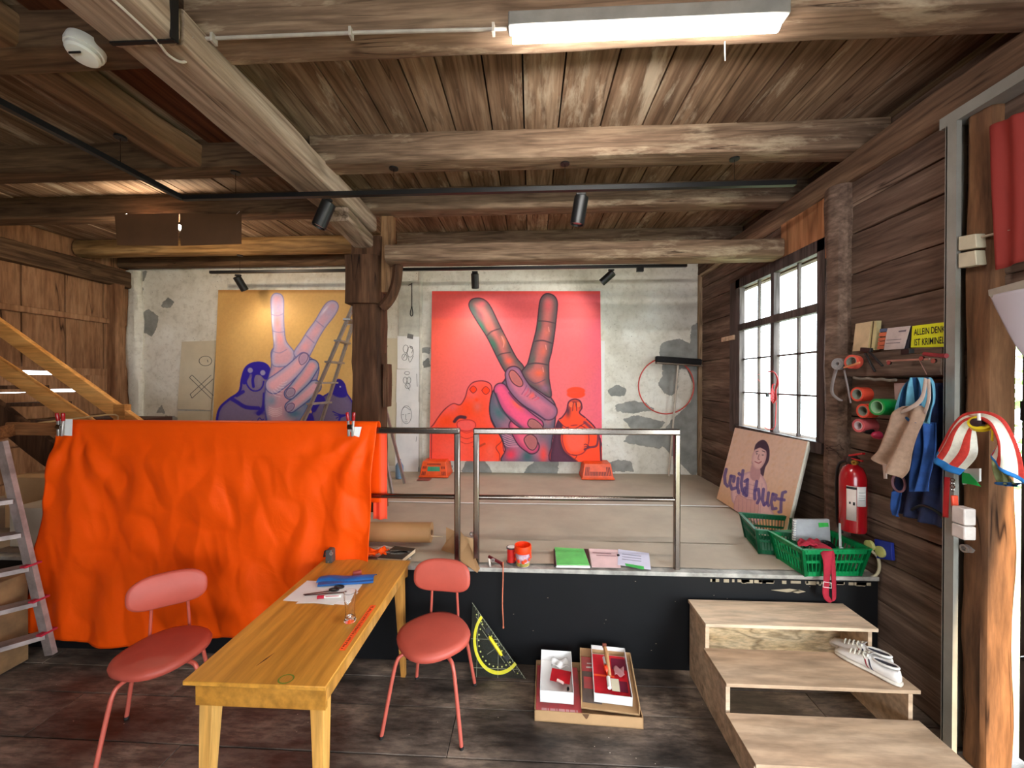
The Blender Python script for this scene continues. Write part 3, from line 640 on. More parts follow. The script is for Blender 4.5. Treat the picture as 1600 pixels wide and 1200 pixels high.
mb = MB(); mb.surf(lambda u, v: Vector((-1.13+.1*u, 2.7+.01*math.sin(u*9), 1.58-.62*v)), 10, 20); mb.build('sheer_cloth', sheer('sheer_orange', (255, 100, 60), .4), None, 'narrow sheer orange cloth hanging behind the right end of the orange cloth', 'cloth', smooth=180, solid=.001)
mb = MB(); mb.surf(lambda u, v: Vector((-1.25+.24*u, 2.66+.1*v+.02*math.sin(u*11), ZS+.03+.05*abs(noise.noise(Vector((u*5, v*3, 2))))+.03*(1-u))), 30, 14); mb.build('cloth_end', SATIN, None, 'crumpled end of orange cloth lying on the stage beside the book', 'cloth', smooth=180, solid=.0015)
def spring_clamp(lb, P, tilt=0, d=1):
    t = thing('spring_clamp', lb, 'clamp', P, 0, 'red and silver clamps on the guard rail'); P = Vector(P)
    for s in (-1, 1):
        mb = MB(); mb.bar(P+Vector((s*.012, -.05, -.055)), P+Vector((s*.012+s*.006, -.045, .055)), .016, .014, (0, 1, 0)); mb.build('jaw', ALU, t, bevel=.003)
        mb = MB(); mb.bar(P+Vector((s*.018, -.045, .05)), P+Vector((s*.024, -.05, .11)), .018, .018, (0, 1, 0)); mb.build('red_grip', RED, t, bevel=.005)
    mb = MB(); mb.ring(P+Vector((-.016, -.05, .01)), (1, 0, 0), .012, .018, .032, 14); mb.build('spring', STEEL, t)
spring_clamp('red handled clamp holding the left end of the orange cloth', at(107, 668, Y=2.6))
spring_clamp('red handled clamp holding the right end of the orange cloth', at(553, 668, Y=2.6))
mb = MB(); mb.prism([at(91, 655, Y=2.565), at(113, 655, Y=2.565), at(112, 681, Y=2.565), at(91, 680, Y=2.565)], (0, .002, 0)); mb.build('paper_pad', PAPER, None, 'small white paper pad under the left clamp on the cloth', 'paper', 'paper pads under the clamps')
mb = MB(); mb.prism([at(543, 667, Y=2.565), at(565, 667, Y=2.565), at(561, 683, Y=2.565), at(551, 680, Y=2.565)], (0, .002, 0)); mb.build('paper_pad', PAPER, None, 'white folded paper corner under the right clamp on the cloth', 'paper', 'paper pads under the clamps')
# ------------------------------------------------------------------ painted canvases
def sm(a, b, x): t = np.clip((x-a)/(b-a+1e-9), 0, 1); return t*t*(3-2*t)
class Paint:
    """brush work laid down point by point on a fine grid; coordinates are read off the canvas itself"""
    def __init__(s, X, Y, base): s.X, s.Y = X, Y; s.C = np.tile(np.array(base, float), (len(X), 1)); s.rs = np.random.RandomState(3)
    def lay(s, m, col, a=1): m = (m*a)[:, None]; s.C = s.C*(1-m)+np.array(col, float)*m
    def sd(s, poly, smooth=True):
        P = [(p[0], p[1]) for p in (cat([(x, y, 0) for x, y in poly], 5, True) if smooth else [Vector((x, y, 0)) for x, y in poly])]
        return poly_sd(P, s.X, s.Y)
    def wob(s, f, seed=0, amp=1): return amp*(np.sin(s.X*f+seed)*np.cos(s.Y*f*1.3+seed*2)+.6*np.sin(s.X*f*2.3+s.Y*f*1.7+seed))
    def fill(s, poly, col, edge=None, ew=40, soft=3, line=None, lw=4, smooth=True, a=1, clip=None):
        d = s.sd(poly, smooth); m = sm(-soft, soft, d)
        if clip is not None: m = m*clip
        c = np.tile(np.array(col, float), (len(d), 1))
        if edge is not None: k = sm(0, ew, d)[:, None]; c = np.array(edge, float)*(1-k)+c*k
        mm = (m*a)[:, None]; s.C = s.C*(1-mm)+c*mm
        if line is not None:
            l = 1-sm(lw*.5, lw*.5+soft, np.abs(d)); s.lay(l if clip is None else l*clip, line)
        return m
    def stroke(s, pts, w, col, a=1, soft=3, clip=None, smooth=True, taper=False):
        P = cat([(x, y, 0) for x, y in pts], 6) if smooth else [Vector((x, y, 0)) for x, y in pts]
        d = np.full(s.X.shape, 1e9); n = len(P)
        for i in range(n-1):
            ax, ay, bx, by = P[i].x, P[i].y, P[i+1].x, P[i+1].y; ex, ey = bx-ax, by-ay; l2 = ex*ex+ey*ey or 1e-9
            t = np.clip(((s.X-ax)*ex+(s.Y-ay)*ey)/l2, 0, 1); q = np.hypot(s.X-ax-ex*t, s.Y-ay-ey*t)
            if taper: q = q+w*.5*abs(2*(i+t)/n-1)**2*.8
            d = np.minimum(d, q)
        m = 1-sm(w*.5-soft*.5, w*.5+soft*.5, d)
        if clip is not None: m = m*clip
        s.lay(m, col, a); return m
    def blob(s, x, y, rx, ry, col, a=.8, clip=None, ang=0, hard=0):
        c, n = math.cos(ang), math.sin(ang); u = ((s.X-x)*c+(s.Y-y)*n)/rx; v = (-(s.X-x)*n+(s.Y-y)*c)/ry; r = np.sqrt(u*u+v*v)
        m = (1-sm(hard, 1, r)) if hard else np.exp(-r*r*2)
        if clip is not None: m = m*clip
        s.lay(m, col, a)
    def finger(s, pts, rads, mid, edge, line, hi=None, nail=None, clip=None):
        """a limb with rounded shading across it"""
        P = cat([(x, y, r) for (x, y), r in zip(pts, rads)], 6); best = np.full(s.X.shape, 1e9); side = np.zeros(s.X.shape); sdm = np.full(s.X.shape, -1e9)
        for i in range(len(P)-1):
            ax, ay, bx, by = P[i].x, P[i].y, P[i+1].x, P[i+1].y; ex, ey = bx-ax, by-ay; l2 = ex*ex+ey*ey or 1e-9
            t = np.clip(((s.X-ax)*ex+(s.Y-ay)*ey)/l2, 0, 1); r = P[i].z+(P[i+1].z-P[i].z)*t
            q = np.hypot(s.X-ax-ex*t, s.Y-ay-ey*t); sdm = np.maximum(sdm, r-q)
            k = q/r; b = k < best; best = np.where(b, k, best)
        m = sm(-3, 3, sdm)
        if clip is not None: m = m*clip
        k = sm(.25, 1, best)[:, None]; c = np.array(mid, float)*(1-k)+np.array(edge, float)*k
        s.C = s.C*(1-m[:, None])+c*m[:, None]
        s.lay(1-sm(2.5, 6, np.abs(sdm)), line, .85)
        return m
def canvas(name, TL, TR, BR, BL, n, origin, sc, base, fn, thick, label, mats, cat_='painting', group=None):
    TL, TR, BR, BL = map(np.array, (TL, TR, BR, BL))
    i, j = np.meshgrid(np.arange(n+1)/n, np.arange(n+1)/n, indexing='ij'); u = i.reshape(-1, 1); v = j.reshape(-1, 1)
    V = (TL*(1-u)+TR*u)*(1-v)+(BL*(1-u)+BR*u)*v
    px, py = proj(V); X = (px-origin[0])*sc; Y = (py-origin[1])*sc
    P = Paint(X, Y, base); fn(P)
    nrm = np.cross(TR-TL, TL-BL); nrm /= np.linalg.norm(nrm)        # away from the viewer
    if nrm @ (TL-np.array((0, 0, EYE))) < 0: nrm = -nrm
    o4 = [TL+nrm*.002, TR+nrm*.002, BR+nrm*.002, BL+nrm*.002]; b4 = [p+nrm*thick for p in o4]
    V2 = np.vstack([V]+[p[None] for p in o4+b4]); k = len(V)
    a = (np.arange(n)[:, None]*(n+1)+np.arange(n)[None]).ravel(); Fq = np.stack([a, a+n+1, a+n+2, a+1], 1)
    ex = np.array([[k, k+1, k+2, k+3], [k+4, k+7, k+6, k+5]]+[[k+q, k+4+q, k+4+(q+1) % 4, k+(q+1) % 4] for q in range(4)]); Fq = np.vstack([Fq, ex])
    loc = (V.min(0)+V.max(0))/2; loc[2] = V[:, 2].min(); V2 = V2-loc
    me = bpy.data.meshes.new(name); me.vertices.add(len(V2)); me.vertices.foreach_set('co', V2.ravel()); me.loops.add(Fq.size)
    me.loops.foreach_set('vertex_index', Fq.ravel().astype(np.int32)); me.polygons.add(len(Fq)); me.polygons.foreach_set('loop_start', (np.arange(len(Fq))*4).astype(np.int32)); me.update(calc_edges=True)
    C = np.vstack([np.clip(P.C, 0, 255), np.full((8, 3), 180.)])/255; L = np.where(C <= .04045, C/12.92, ((C+.055)/1.055)**2.4)
    ca = me.color_attributes.new('paint', 'FLOAT_COLOR', 'POINT'); ca.data.foreach_set('color', np.hstack([L, np.ones((len(L), 1))]).ravel())
    for m in mats: me.materials.append(m)
    me.polygons.foreach_set('material_index', [0]*(len(Fq)-6)+[1]*6)
    o = bpy.data.objects.new(name, me); COL.objects.link(o); o.location = loc; return tag(o, label, cat_, group)

def red_art(P):
    X, Y = P.X, P.Y
    k = sm(150, 800, X+Y*.25)[:, None]; P.C = np.array((244, 92, 70.))*(1-k)+np.array((238, 104, 108.))*k
    P.lay(sm(1150, 1330, X), (238, 92, 118), .6); P.lay((1-sm(325, 365, Y)), (208, 76, 78), .55); P.lay((1-sm(165, 185, Y)), (240, 70, 60), .6)
    P.lay(np.clip(P.wob(.011, 1), 0, 1), (240, 100, 96), .25)
    DR = (110, 24, 40)
    # left figure
    f = P.fill([(140, 1345), (142, 1130), (170, 1075), (235, 985), (300, 937), (350, 945), (385, 895), (405, 830), (440, 790), (500, 778), (555, 795), (572, 840), (560, 940), (560, 1030), (590, 1100), (640, 1180), (652, 1260), (660, 1345)], (255, 78, 52), (255, 84, 70), 60, line=DR, lw=4)
    P.blob(430, 970, 130, 90, (255, 62, 0), .9, f); P.blob(250, 1060, 90, 60, (255, 66, 0), .8, f); P.blob(520, 1200, 90, 130, (255, 64, 10), .8, f); P.blob(620, 1250, 40, 110, (255, 60, 0), .9, f)
    P.blob(300, 1250, 160, 90, (255, 92, 74), .9, f); P.blob(470, 960, 50, 60, (222, 100, 100), .7, f); P.blob(300, 960, 50, 40, (240, 92, 90), .8, f); P.blob(560, 1260, 60, 90, (255, 96, 76), .8, f); P.blob(440, 860, 60, 80, (246, 96, 92), .7, f)
    for x, y, r in ((441, 838, 25), (528, 845, 28)): P.blob(x, y, r, r, (255, 56, 0), 1, None, 0, .9); P.stroke([(x-r, y), (x, y-r), (x+r, y), (x, y+r), (x-r, y)], 4, DR)
    P.blob(465, 910, 18, 16, (255, 60, 0), .9)
    P.stroke([(312, 1060), (330, 1038), (352, 1028), (385, 1032)], 22, (78, 30, 44), 1, 8); P.fill([(330, 1070), (360, 1052), (420, 1050), (455, 1070), (450, 1110), (395, 1128), (340, 1110)], (246, 88, 80), (250, 80, 70), 20, line=(190, 40, 40), lw=3)
    for y in (1140, 1180, 1215): P.stroke([(345, y-20), (395, y), (452, y-18)], 5, (200, 44, 30), .9)
    P.stroke([(455, 1250), (500, 1225), (520, 1215)], 14, (170, 50, 20), .7, 8); P.stroke([(440, 1235), (470, 1240)], 5, (110, 30, 30))
    P.stroke([(152, 1130), (150, 1340)], 7, (110, 30, 40), .8)
    P.stroke([(600, 1120), (640, 1190), (600, 1240), (625, 1290), (620, 1345)], 4, DR)
    # palm and wrist
    h = P.fill([(655, 780), (700, 700), (790, 690), (850, 720), (960, 780), (975, 880), (1012, 950), (1010, 1060), (990, 1180), (985, 1260), (1000, 1345), (655, 1345), (665, 1260), (640, 1180), (590, 1090), (558, 1010), (560, 920), (585, 840)], (172, 104, 128), (96, 84, 104), 70, line=(54, 34, 50), lw=6)
    P.blob(620, 1000, 60, 110, (70, 104, 108), .95, h, -.6); P.blob(760, 1190, 110, 50, (70, 84, 96), .8, h); P.blob(930, 1130, 70, 110, (92, 96, 100), .8, h); P.blob(700, 1290, 60, 60, (238, 48, 74), .9, h); P.blob(820, 1300, 60, 60, (52, 92, 92), .95, h)
    P.blob(930, 1290, 45, 90, (236, 66, 60), .95, h); P.blob(960, 940, 40, 50, (222, 108, 104), .8, h); P.blob(880, 960, 60, 80, (160, 96, 140), .8, h, .7); P.blob(965, 1030, 30, 60, (226, 104, 104), .7, h)
    P.blob(900, 830, 60, 50, (108, 96, 112), .8, h)
    for q in range(6): P.stroke([(640+q*4, 1140+q*16), (690, 1160+q*15), (735+q*4, 1185+q*10)], 5, (236, 150, 170), .8, 4, h)
    # two raised fingers
    f = P.fill([(413, 262), (425, 218), (468, 203), (518, 215), (562, 262), (620, 380), (680, 500), (740, 615), (792, 680), (790, 740), (720, 770), (662, 712), (610, 620), (540, 480), (455, 345)], (190, 98, 92), (88, 76, 74), 66, line=(64, 30, 44), lw=5)
    P.blob(440, 290, 34, 70, (70, 92, 84), .8, f, -.5); P.blob(490, 320, 26, 60, (120, 60, 70), .7, f, -.5); P.blob(550, 400, 34, 44, (226, 100, 80), .5, f); P.blob(500, 400, 22, 70, (40, 112, 84), .8, f, -.5); P.blob(580, 520, 30, 70, (50, 108, 84), .8, f, -.5)
    P.blob(655, 500, 24, 60, (232, 112, 84), .8, f, -.3); P.blob(690, 640, 40, 34, (236, 88, 66), .85, f); P.blob(505, 240, 40, 30, (214, 84, 92), .7, f); P.blob(620, 620, 24, 60, (60, 84, 84), .7, f, -.5)
    P.stroke([(535, 468), (570, 435), (630, 415)], 9, (74, 50, 58), .9, 8, f); P.stroke([(612, 605), (640, 590), (700, 580)], 8, (74, 50, 58), .9, 8, f); P.stroke([(640, 470), (655, 510), (650, 545)], 5, (250, 150, 140), .7, 4, f)
    f = P.fill([(905, 225), (930, 182), (965, 172), (1005, 190), (1026, 235), (1020, 330), (1005, 460), (985, 580), (968, 650), (968, 760), (982, 890), (900, 850), (815, 790), (780, 720), (800, 685), (822, 650), (850, 540), (880, 420), (893, 320)], (186, 98, 94), (84, 72, 74), 62, line=(60, 30, 44), lw=5)
    P.blob(960, 250, 40, 60, (208, 84, 92), .7, f); P.blob(900, 390, 20, 60, (66, 100, 84), .7, f); P.blob(955, 445, 30, 38, (222, 104, 84), .5, f); P.blob(930, 575, 34, 46, (228, 100, 74), .6, f); P.blob(855, 640, 24, 60, (80, 96, 84), .7, f, .3); P.blob(900, 725, 52, 38, (238, 96, 64), .9, f); P.blob(940, 830, 50, 40, (140, 96, 124), .8, f)
    P.stroke([(890, 362), (950, 365), (1010, 378)], 7, (70, 48, 58), .9, 7, f); P.stroke([(862, 505), (925, 498), (995, 520)], 9, (70, 48, 58), .9, 8, f); P.stroke([(812, 665), (880, 655), (965, 668)], 9, (70, 48, 58), .9, 8, f); P.stroke([(812, 760), (870, 795), (940, 770)], 6, (90, 60, 80), .8, 6, f)
    for x, y in ((965, 420), (945, 545), (925, 700)): P.stroke([(x, y-15), (x+4, y+15)], 5, (250, 150, 140), .8, 4, f)
    # folded fingers over the palm, then the thumb
    NL = (96, 48, 60)
    P.finger([(740, 1090), (800, 1180), (850, 1235)], [50, 62, 50], (238, 96, 122), (176, 60, 98), (60, 28, 48))
    P.fill([(795, 1190), (815, 1158), (850, 1152), (882, 1180), (885, 1225), (860, 1258), (825, 1245)], (176, 96, 96), (206, 120, 120), 12, line=NL, lw=5)
    P.finger([(632, 840), (700, 950), (790, 1040), (885, 1085)], [46, 60, 66, 44], (244, 84, 126), (190, 74, 118), (60, 28, 48))
    P.blob(745, 945, 70, 26, (255, 96, 70), .8, None, .7); P.stroke([(600, 870), (640, 980), (730, 1060), (800, 1120)], 16, (44, 62, 72), .6, 16)
    P.fill([(820, 1075), (835, 1045), (870, 1048), (915, 1085), (922, 1110), (880, 1118), (835, 1100)], (172, 100, 96), (206, 120, 120), 12, line=NL, lw=5)
    m = P.finger([(722, 735), (745, 800), (800, 870), (880, 930), (965, 990)], [58, 68, 66, 66, 60], (204, 108, 132), (134, 92, 120), (60, 28, 48))
    P.blob(960, 1000, 60, 60, (170, 96, 120), .9)
    P.fill([(690, 735), (705, 705), (735, 715), (778, 770), (785, 805), (760, 818), (715, 790)], (184, 100, 96), (226, 110, 100), 14, line=NL, lw=5)
    for q in range(6): P.stroke([(778+q*18, 872+q*8), (800+q*20, 838+q*12), (812+q*15, 812+q*16)], 4, (230, 62, 84) if q % 2 else (90, 50, 90), .8, 3, m)
    P.blob(850, 880, 30, 34, (250, 96, 80), .7, m); P.stroke([(690, 860), (760, 940), (850, 985), (940, 1050)], 10, (60, 36, 66), .7, 10)
    # right figure
    for y in (848, 872): P.blob(1155, y, 70, 30, (255, 62, 20), .95, None, 0, .8)
    P.blob(1140, 860, 50, 12, (240, 70, 50), .6)
    f = P.fill([(1060, 1030), (1090, 985), (1105, 925), (1145, 905), (1185, 920), (1196, 965), (1180, 1000), (1220, 1035), (1285, 1100), (1320, 1180), (1332, 1345), (990, 1345), (998, 1200), (1012, 1110), (1035, 1050)], (255, 72, 28), (250, 70, 50), 30, line=(80, 20, 46), lw=6)
    P.fill([(985, 1345), (995, 1200), (1015, 1100), (1040, 1050), (1062, 1090), (1050, 1180), (1075, 1260), (1130, 1310), (1160, 1345)], (88, 40, 62), (70, 24, 48), 30, soft=8, clip=f); P.blob(1100, 985, 26, 60, (90, 34, 54), .95, f); P.blob(1145, 935, 40, 26, (84, 34, 50), .9, f); P.blob(1185, 940, 16, 40, (90, 34, 54), .8, f)
    P.fill([(1060, 1180), (1085, 1110), (1155, 1085), (1225, 1110), (1245, 1190), (1215, 1270), (1150, 1295), (1090, 1270)], (255, 92, 66), (255, 70, 20), 40, line=(150, 34, 44), lw=4, clip=f)
    P.stroke([(1040, 1050), (1080, 1085), (1150, 1095), (1215, 1060), (1220, 1040)], 9, (255, 70, 30)); P.stroke([(1035, 1062), (1085, 1100), (1150, 1108), (1225, 1065)], 5, (86, 28, 50))
    for x in (1122, 1172): P.blob(x, 943, 17, 20, (255, 100, 60), 1, None, 0, .85)
    P.stroke([(1146, 935), (1142, 975), (1150, 1000)], 12, (255, 74, 30)); P.stroke([(1136, 935), (1132, 985)], 5, (60, 20, 40)); P.stroke([(1158, 935), (1160, 985)], 5, (60, 20, 40))
    P.stroke([(1310, 1140), (1300, 1225), (1250, 1240), (1215, 1255)], 14, (120, 44, 60)); 
    for y in (1222, 1238, 1250): P.stroke([(1250, 1236), (1225, y-4), (1212, y)], 5, (90, 30, 50))
    P.stroke([(1130, 1290), (1160, 1300), (1140, 1330)], 5, (110, 30, 40)); P.stroke([(1322, 1180), (1330, 1340)], 12, (96, 30, 50)); P.stroke([(1215, 1065), (1265, 1110)], 18, (110, 40, 70), .8, 10)
    P.lay(1-sm(0, 6, np.abs(X-(1330+ (Y-155)*.012))), (255, 120, 110), .4)
def at2(u, v, Y): return tuple(at(u, v, Y=Y))
canvas('red_canvas_painting', at2(675, 455, 5.3), at2(938, 455, 5.3), at2(941, 722, 5.2), at2(671, 720, 5.2), 440, (640, 420), 4.444, (232, 90, 80), red_art, .035,
       'large square red canvas painting of a raised two finger hand between orange figures', [OILPAINT, WHITEC])

def gold_art(P):
    X, Y = P.X, P.Y
    P.lay(np.clip(.5+P.wob(.006, 2), 0, 1), (214, 170, 104), .7); P.blob(1010, 700, 260, 500, (234, 194, 120), .8); P.blob(900, 500, 200, 200, (216, 164, 84), .5); P.blob(1060, 480, 120, 120, (220, 178, 110), .5)
    P.lay(np.clip(P.wob(.05, 5), 0, 1), (236, 190, 110), .1); P.lay(1-sm(270, 300, Y), (170, 118, 62), .7); P.blob(250, 1100, 120, 500, (166, 120, 66), .5)
    IB, GP = (46, 30, 150), (124, 108, 140)
    f = P.fill([(170, 1640), (190, 1330), (215, 1195), (290, 1120), (370, 1060), (390, 960), (420, 875), (480, 838), (555, 838), (600, 875), (603, 940), (580, 1040), (575, 1180), (590, 1330), (600, 1640)], GP, (112, 96, 140), 40, line=IB, lw=16)
    hd = P.fill([(395, 990), (410, 890), (475, 840), (560, 840), (602, 880), (600, 950), (570, 965), (530, 930), (480, 935), (440, 960), (420, 1000)], IB, clip=f)
    P.stroke([(420, 960), (432, 1010), (470, 1050), (520, 1050), (550, 1020), (560, 980)], 12, IB); P.stroke([(500, 900), (475, 960), (480, 1020)], 22, IB, 1, 6); P.stroke([(440, 985), (460, 930)], 18, GP, .8, 10); P.stroke([(530, 950), (525, 1010)], 28, (132, 118, 146), .9, 10)
    for x, y in ((455, 893), (553, 912)): P.blob(x, y, 24, 24, (150, 140, 176), 1, None, 0, .7)
    P.stroke([(300, 1110), (350, 1140), (420, 1180), (520, 1190)], 30, IB, .9, 10, f); P.stroke([(570, 1080), (560, 1180), (520, 1230)], 34, IB, .9, 10, f); P.stroke([(350, 1090), (400, 1060)], 26, IB, .9, 8, f)
    P.blob(530, 1225, 50, 20, IB, .9, f); P.stroke([(445, 1300), (460, 1290), (475, 1285)], 6, IB); P.stroke([(515, 1310), (515, 1280), (530, 1265), (545, 1280), (560, 1275)], 7, IB)
    P.fill([(880, 1660), (890, 1400), (920, 1280), (960, 1180), (1010, 1110), (1080, 1060), (1105, 985), (1150, 965), (1190, 1000), (1208, 1070), (1260, 1160), (1300, 1330), (1320, 1660)], (116, 102, 136), (104, 88, 132), 40, line=IB, lw=8)
    P.fill([(1092, 1070), (1105, 990), (1150, 965), (1192, 1000), (1210, 1090), (1150, 1105)], IB, soft=6); P.blob(1158, 1021, 8, 8, (200, 200, 220), 1, None, 0, .6)
    P.fill([(930, 1200), (950, 1120), (985, 1080), (1030, 1100), (1040, 1140), (1000, 1160), (960, 1220)], IB)
    P.fill([(880, 1330), (910, 1230), (950, 1260), (960, 1400), (900, 1420)], IB, soft=8)
    for q in range(5): P.stroke([(1225, 1240), (1160, 1240+q*6), (1100+q*14, 1215+q*26)], 8, IB)
    T = (92, 140, 168)
    h = P.fill([(622, 740), (700, 690), (790, 760), (900, 780), (985, 850), (985, 930), (950, 1040), (930, 1120), (880, 1220), (830, 1310), (800, 1420), (800, 1640), (590, 1640), (590, 1330), (572, 1200), (570, 1090), (590, 980), (620, 860)], (206, 156, 172), (146, 140, 176), 50, line=(96, 96, 150), lw=5)
    P.blob(890, 1110, 70, 130, (60, 112, 146), .95, h, .5); P.blob(800, 1230, 90, 60, (70, 120, 150), .9, h); P.blob(620, 1130, 50, 60, (120, 150, 176), .8, h); P.blob(650, 950, 60, 90, (232, 160, 164), .8, h); P.blob(690, 800, 50, 60, (236, 164, 170), .8, h)
    P.blob(640, 1220, 60, 40, (230, 190, 196), .8, h); P.blob(820, 1290, 50, 30, (110, 110, 150), .8, h)
    for q in range(5): P.stroke([(600, 1180+q*14), (650, 1195+q*15), (700, 1180+q*14)], 5, (232, 206, 216), .8, 4, h)
    f = P.fill([(617, 340), (635, 300), (665, 292), (700, 305), (716, 350), (716, 480), (722, 580), (738, 670), (800, 760), (760, 850), (640, 860), (622, 780), (640, 700), (628, 560), (620, 440)], (216, 164, 176), (184, 172, 202), 40, line=(134, 130, 170), lw=5)
    P.blob(675, 400, 30, 70, (176, 160, 190), .9, f); P.blob(665, 520, 24, 50, (238, 156, 152), .9, f); P.blob(690, 650, 34, 50, (236, 160, 162), .8, f); P.blob(630, 500, 10, 90, (244, 240, 246), .9, f); P.blob(640, 640, 14, 60, (240, 230, 240), .8, f)
    for a, b in (((620, 455), (714, 450)), ((630, 585), (724, 590)), ((630, 745), (740, 730))): P.stroke([a, ((a[0]+b[0])/2, a[1]+12), b], 6, (140, 130, 172), .8, 6, f)
    f = P.fill([(1035, 385), (1085, 350), (1130, 362), (1143, 405), (1110, 470), (1040, 560), (985, 650), (935, 750), (900, 800), (830, 800), (795, 755), (850, 670), (900, 590), (965, 500)], (208, 164, 184), (180, 170, 204), 40, line=(130, 124, 168), lw=5)
    P.blob(1070, 440, 50, 60, (186, 172, 204), .8, f, .9); P.blob(970, 590, 36, 60, (228, 168, 178), .8, f, .6); P.blob(880, 710, 40, 50, (236, 164, 170), .8, f, .6); P.blob(1040, 420, 12, 60, (236, 232, 244), .8, f, .7)
    for a, b in (((968, 505), (1030, 555)), ((890, 620), (955, 680))): P.stroke([a, b], 7, (136, 126, 170), .8, 6, f)
    N = (120, 90, 130)
    P.finger([(960, 1020), (860, 1110), (770, 1180)], [50, 46, 44], (224, 168, 180), (150, 160, 190), (64, 70, 130)); P.fill([(735, 1190), (750, 1160), (785, 1150), (800, 1170), (780, 1205), (745, 1215)], (160, 140, 172), (200, 190, 210), 12, line=N, lw=5)
    P.finger([(938, 860), (880, 950), (810, 1030), (765, 1075)], [52, 54, 46, 44], (232, 164, 172), (150, 162, 194), (64, 70, 130)); P.fill([(733, 1075), (750, 1040), (785, 1032), (805, 1055), (790, 1090), (750, 1102)], (168, 146, 172), (210, 196, 210), 12, line=N, lw=5)
    m = P.finger([(872, 800), (800, 880), (720, 950), (640, 1010)], [46, 56, 62, 66], (234, 174, 184), (184, 168, 196), (90, 90, 150)); P.fill([(835, 815), (845, 775), (875, 758), (905, 775), (895, 820), (855, 850)], (186, 150, 178), (214, 190, 206), 12, line=N, lw=4)
    for q in range(6): P.stroke([(620+q*16, 1060-q*14), (650+q*14, 1090-q*20), (690+q*10, 1100-q*24)], 4, (244, 226, 234), .7, 3)
canvas('gold_canvas_painting', at2(341, 453, 5.3), at2(594, 453, 5.3), at2(594, 722, 5.22), at2(330, 722, 5.22), 380, (300, 400), 5, (206, 160, 96), gold_art, .035,
       'large gold canvas painting of a pale two finger hand beside dark blue figures', [OILPAINT, WHITEC])

def lean_art(P):
    X, Y = P.X, P.Y
    P.lay(sm(300, 800, Y-.2*X), (220, 176, 124), .7); P.lay(np.clip(P.wob(.05, 1)*np.sin(Y*.05), 0, 1), (224, 178, 120), .2)
    hair = (84, 66, 84); skin = (240, 206, 202)
    P.fill([(415, 300), (432, 235), (480, 200), (520, 215), (545, 280), (540, 370), (510, 430), (495, 500), (470, 520), (462, 430), (400, 400)], hair)
    P.fill([(330, 480), (395, 462), (470, 480), (520, 560), (525, 640), (510, 700), (580, 810), (560, 850), (470, 870), (400, 905), (260, 860), (262, 760), (230, 700), (225, 600), (260, 520)], (238, 204, 204), (208, 172, 184), 24)
    P.fill([(400, 400), (460, 420), (470, 500), (440, 545), (385, 510)], (206, 164, 168), soft=5)
    P.fill([(398, 380), (405, 320), (430, 275), (470, 262), (515, 285), (520, 340), (500, 400), (460, 445), (420, 430)], skin, (222, 180, 180), 24)
    P.stroke([(432, 268), (470, 255), (520, 280)], 18, hair); P.stroke([(432, 300), (452, 292)], 6, hair); P.stroke([(485, 290), (508, 300)], 6, hair)
    P.blob(440, 315, 9, 6, (70, 50, 60), .9); P.blob(490, 325, 10, 6, (70, 50, 60), .9); P.stroke([(460, 320), (450, 355), (462, 362)], 6, (170, 120, 124)); P.stroke([(425, 380), (455, 392), (478, 380)], 8, (176, 96, 104)); P.stroke([(428, 372), (455, 380)], 5, (240, 220, 216))
    for y in range(560, 880, 36): P.stroke([(262, y+40), (350, y+8), (450, y+30)], 4, (170, 130, 150), .6)
    for x in range(270, 500, 34): P.stroke([(x+10, 560), (x-10, 860)], 4, (176, 138, 156), .6)
    P.fill([(275, 660), (360, 690), (455, 720), (440, 850), (400, 885), (255, 800)], (226, 182, 178), (200, 156, 160), 10)
    for x in range(290, 450, 34): P.stroke([(x, 690), (x-8, 830)], 4, (196, 150, 158), .8)
    V = (96, 84, 150)
    def nib(pts): P.stroke(pts, 26, V, .8, 3, None, False)
    # leila huef, in slanting black letter
    nib([(185, 445), (172, 500), (176, 560), (196, 585)]); nib([(225, 500), (214, 560), (232, 610), (262, 600)]); nib([(225, 500), (252, 505), (246, 545)]); nib([(285, 520), (278, 590), (290, 640)]); nib([(292, 480), (298, 486)])
    nib([(325, 455), (310, 560), (318, 620), (332, 640)]); nib([(362, 530), (356, 660)]); nib([(362, 530), (340, 545)]); nib([(342, 600), (330, 650), (352, 665)])
    nib([(440, 545), (422, 640), (424, 690)]); nib([(424, 620), (455, 610), (462, 690), (445, 725)]); nib([(496, 610), (486, 700), (500, 740)]); nib([(538, 640), (528, 720), (538, 745)]); nib([(500, 742), (522, 722)])
    nib([(574, 650), (560, 720), (572, 775), (600, 770)]); nib([(574, 650), (602, 660), (590, 700)]); nib([(680, 632), (655, 640), (642, 720), (640, 800), (624, 800)]); nib([(615, 690), (668, 700)])
canvas('leaning_painting', tuple(at(1148.4, 668.2, X=2.235)), tuple(at(1262, 689.7, X=2.235)), tuple(at(1225, 845, Z=.69)), tuple(at(1119.7, 779, Z=.69)), 260, (1100, 650), 5.333, (236, 206, 184), lean_art, .03,
       'square painting of a person with blue lettering, leaning on the wall under the window', [ART, WHITEC])
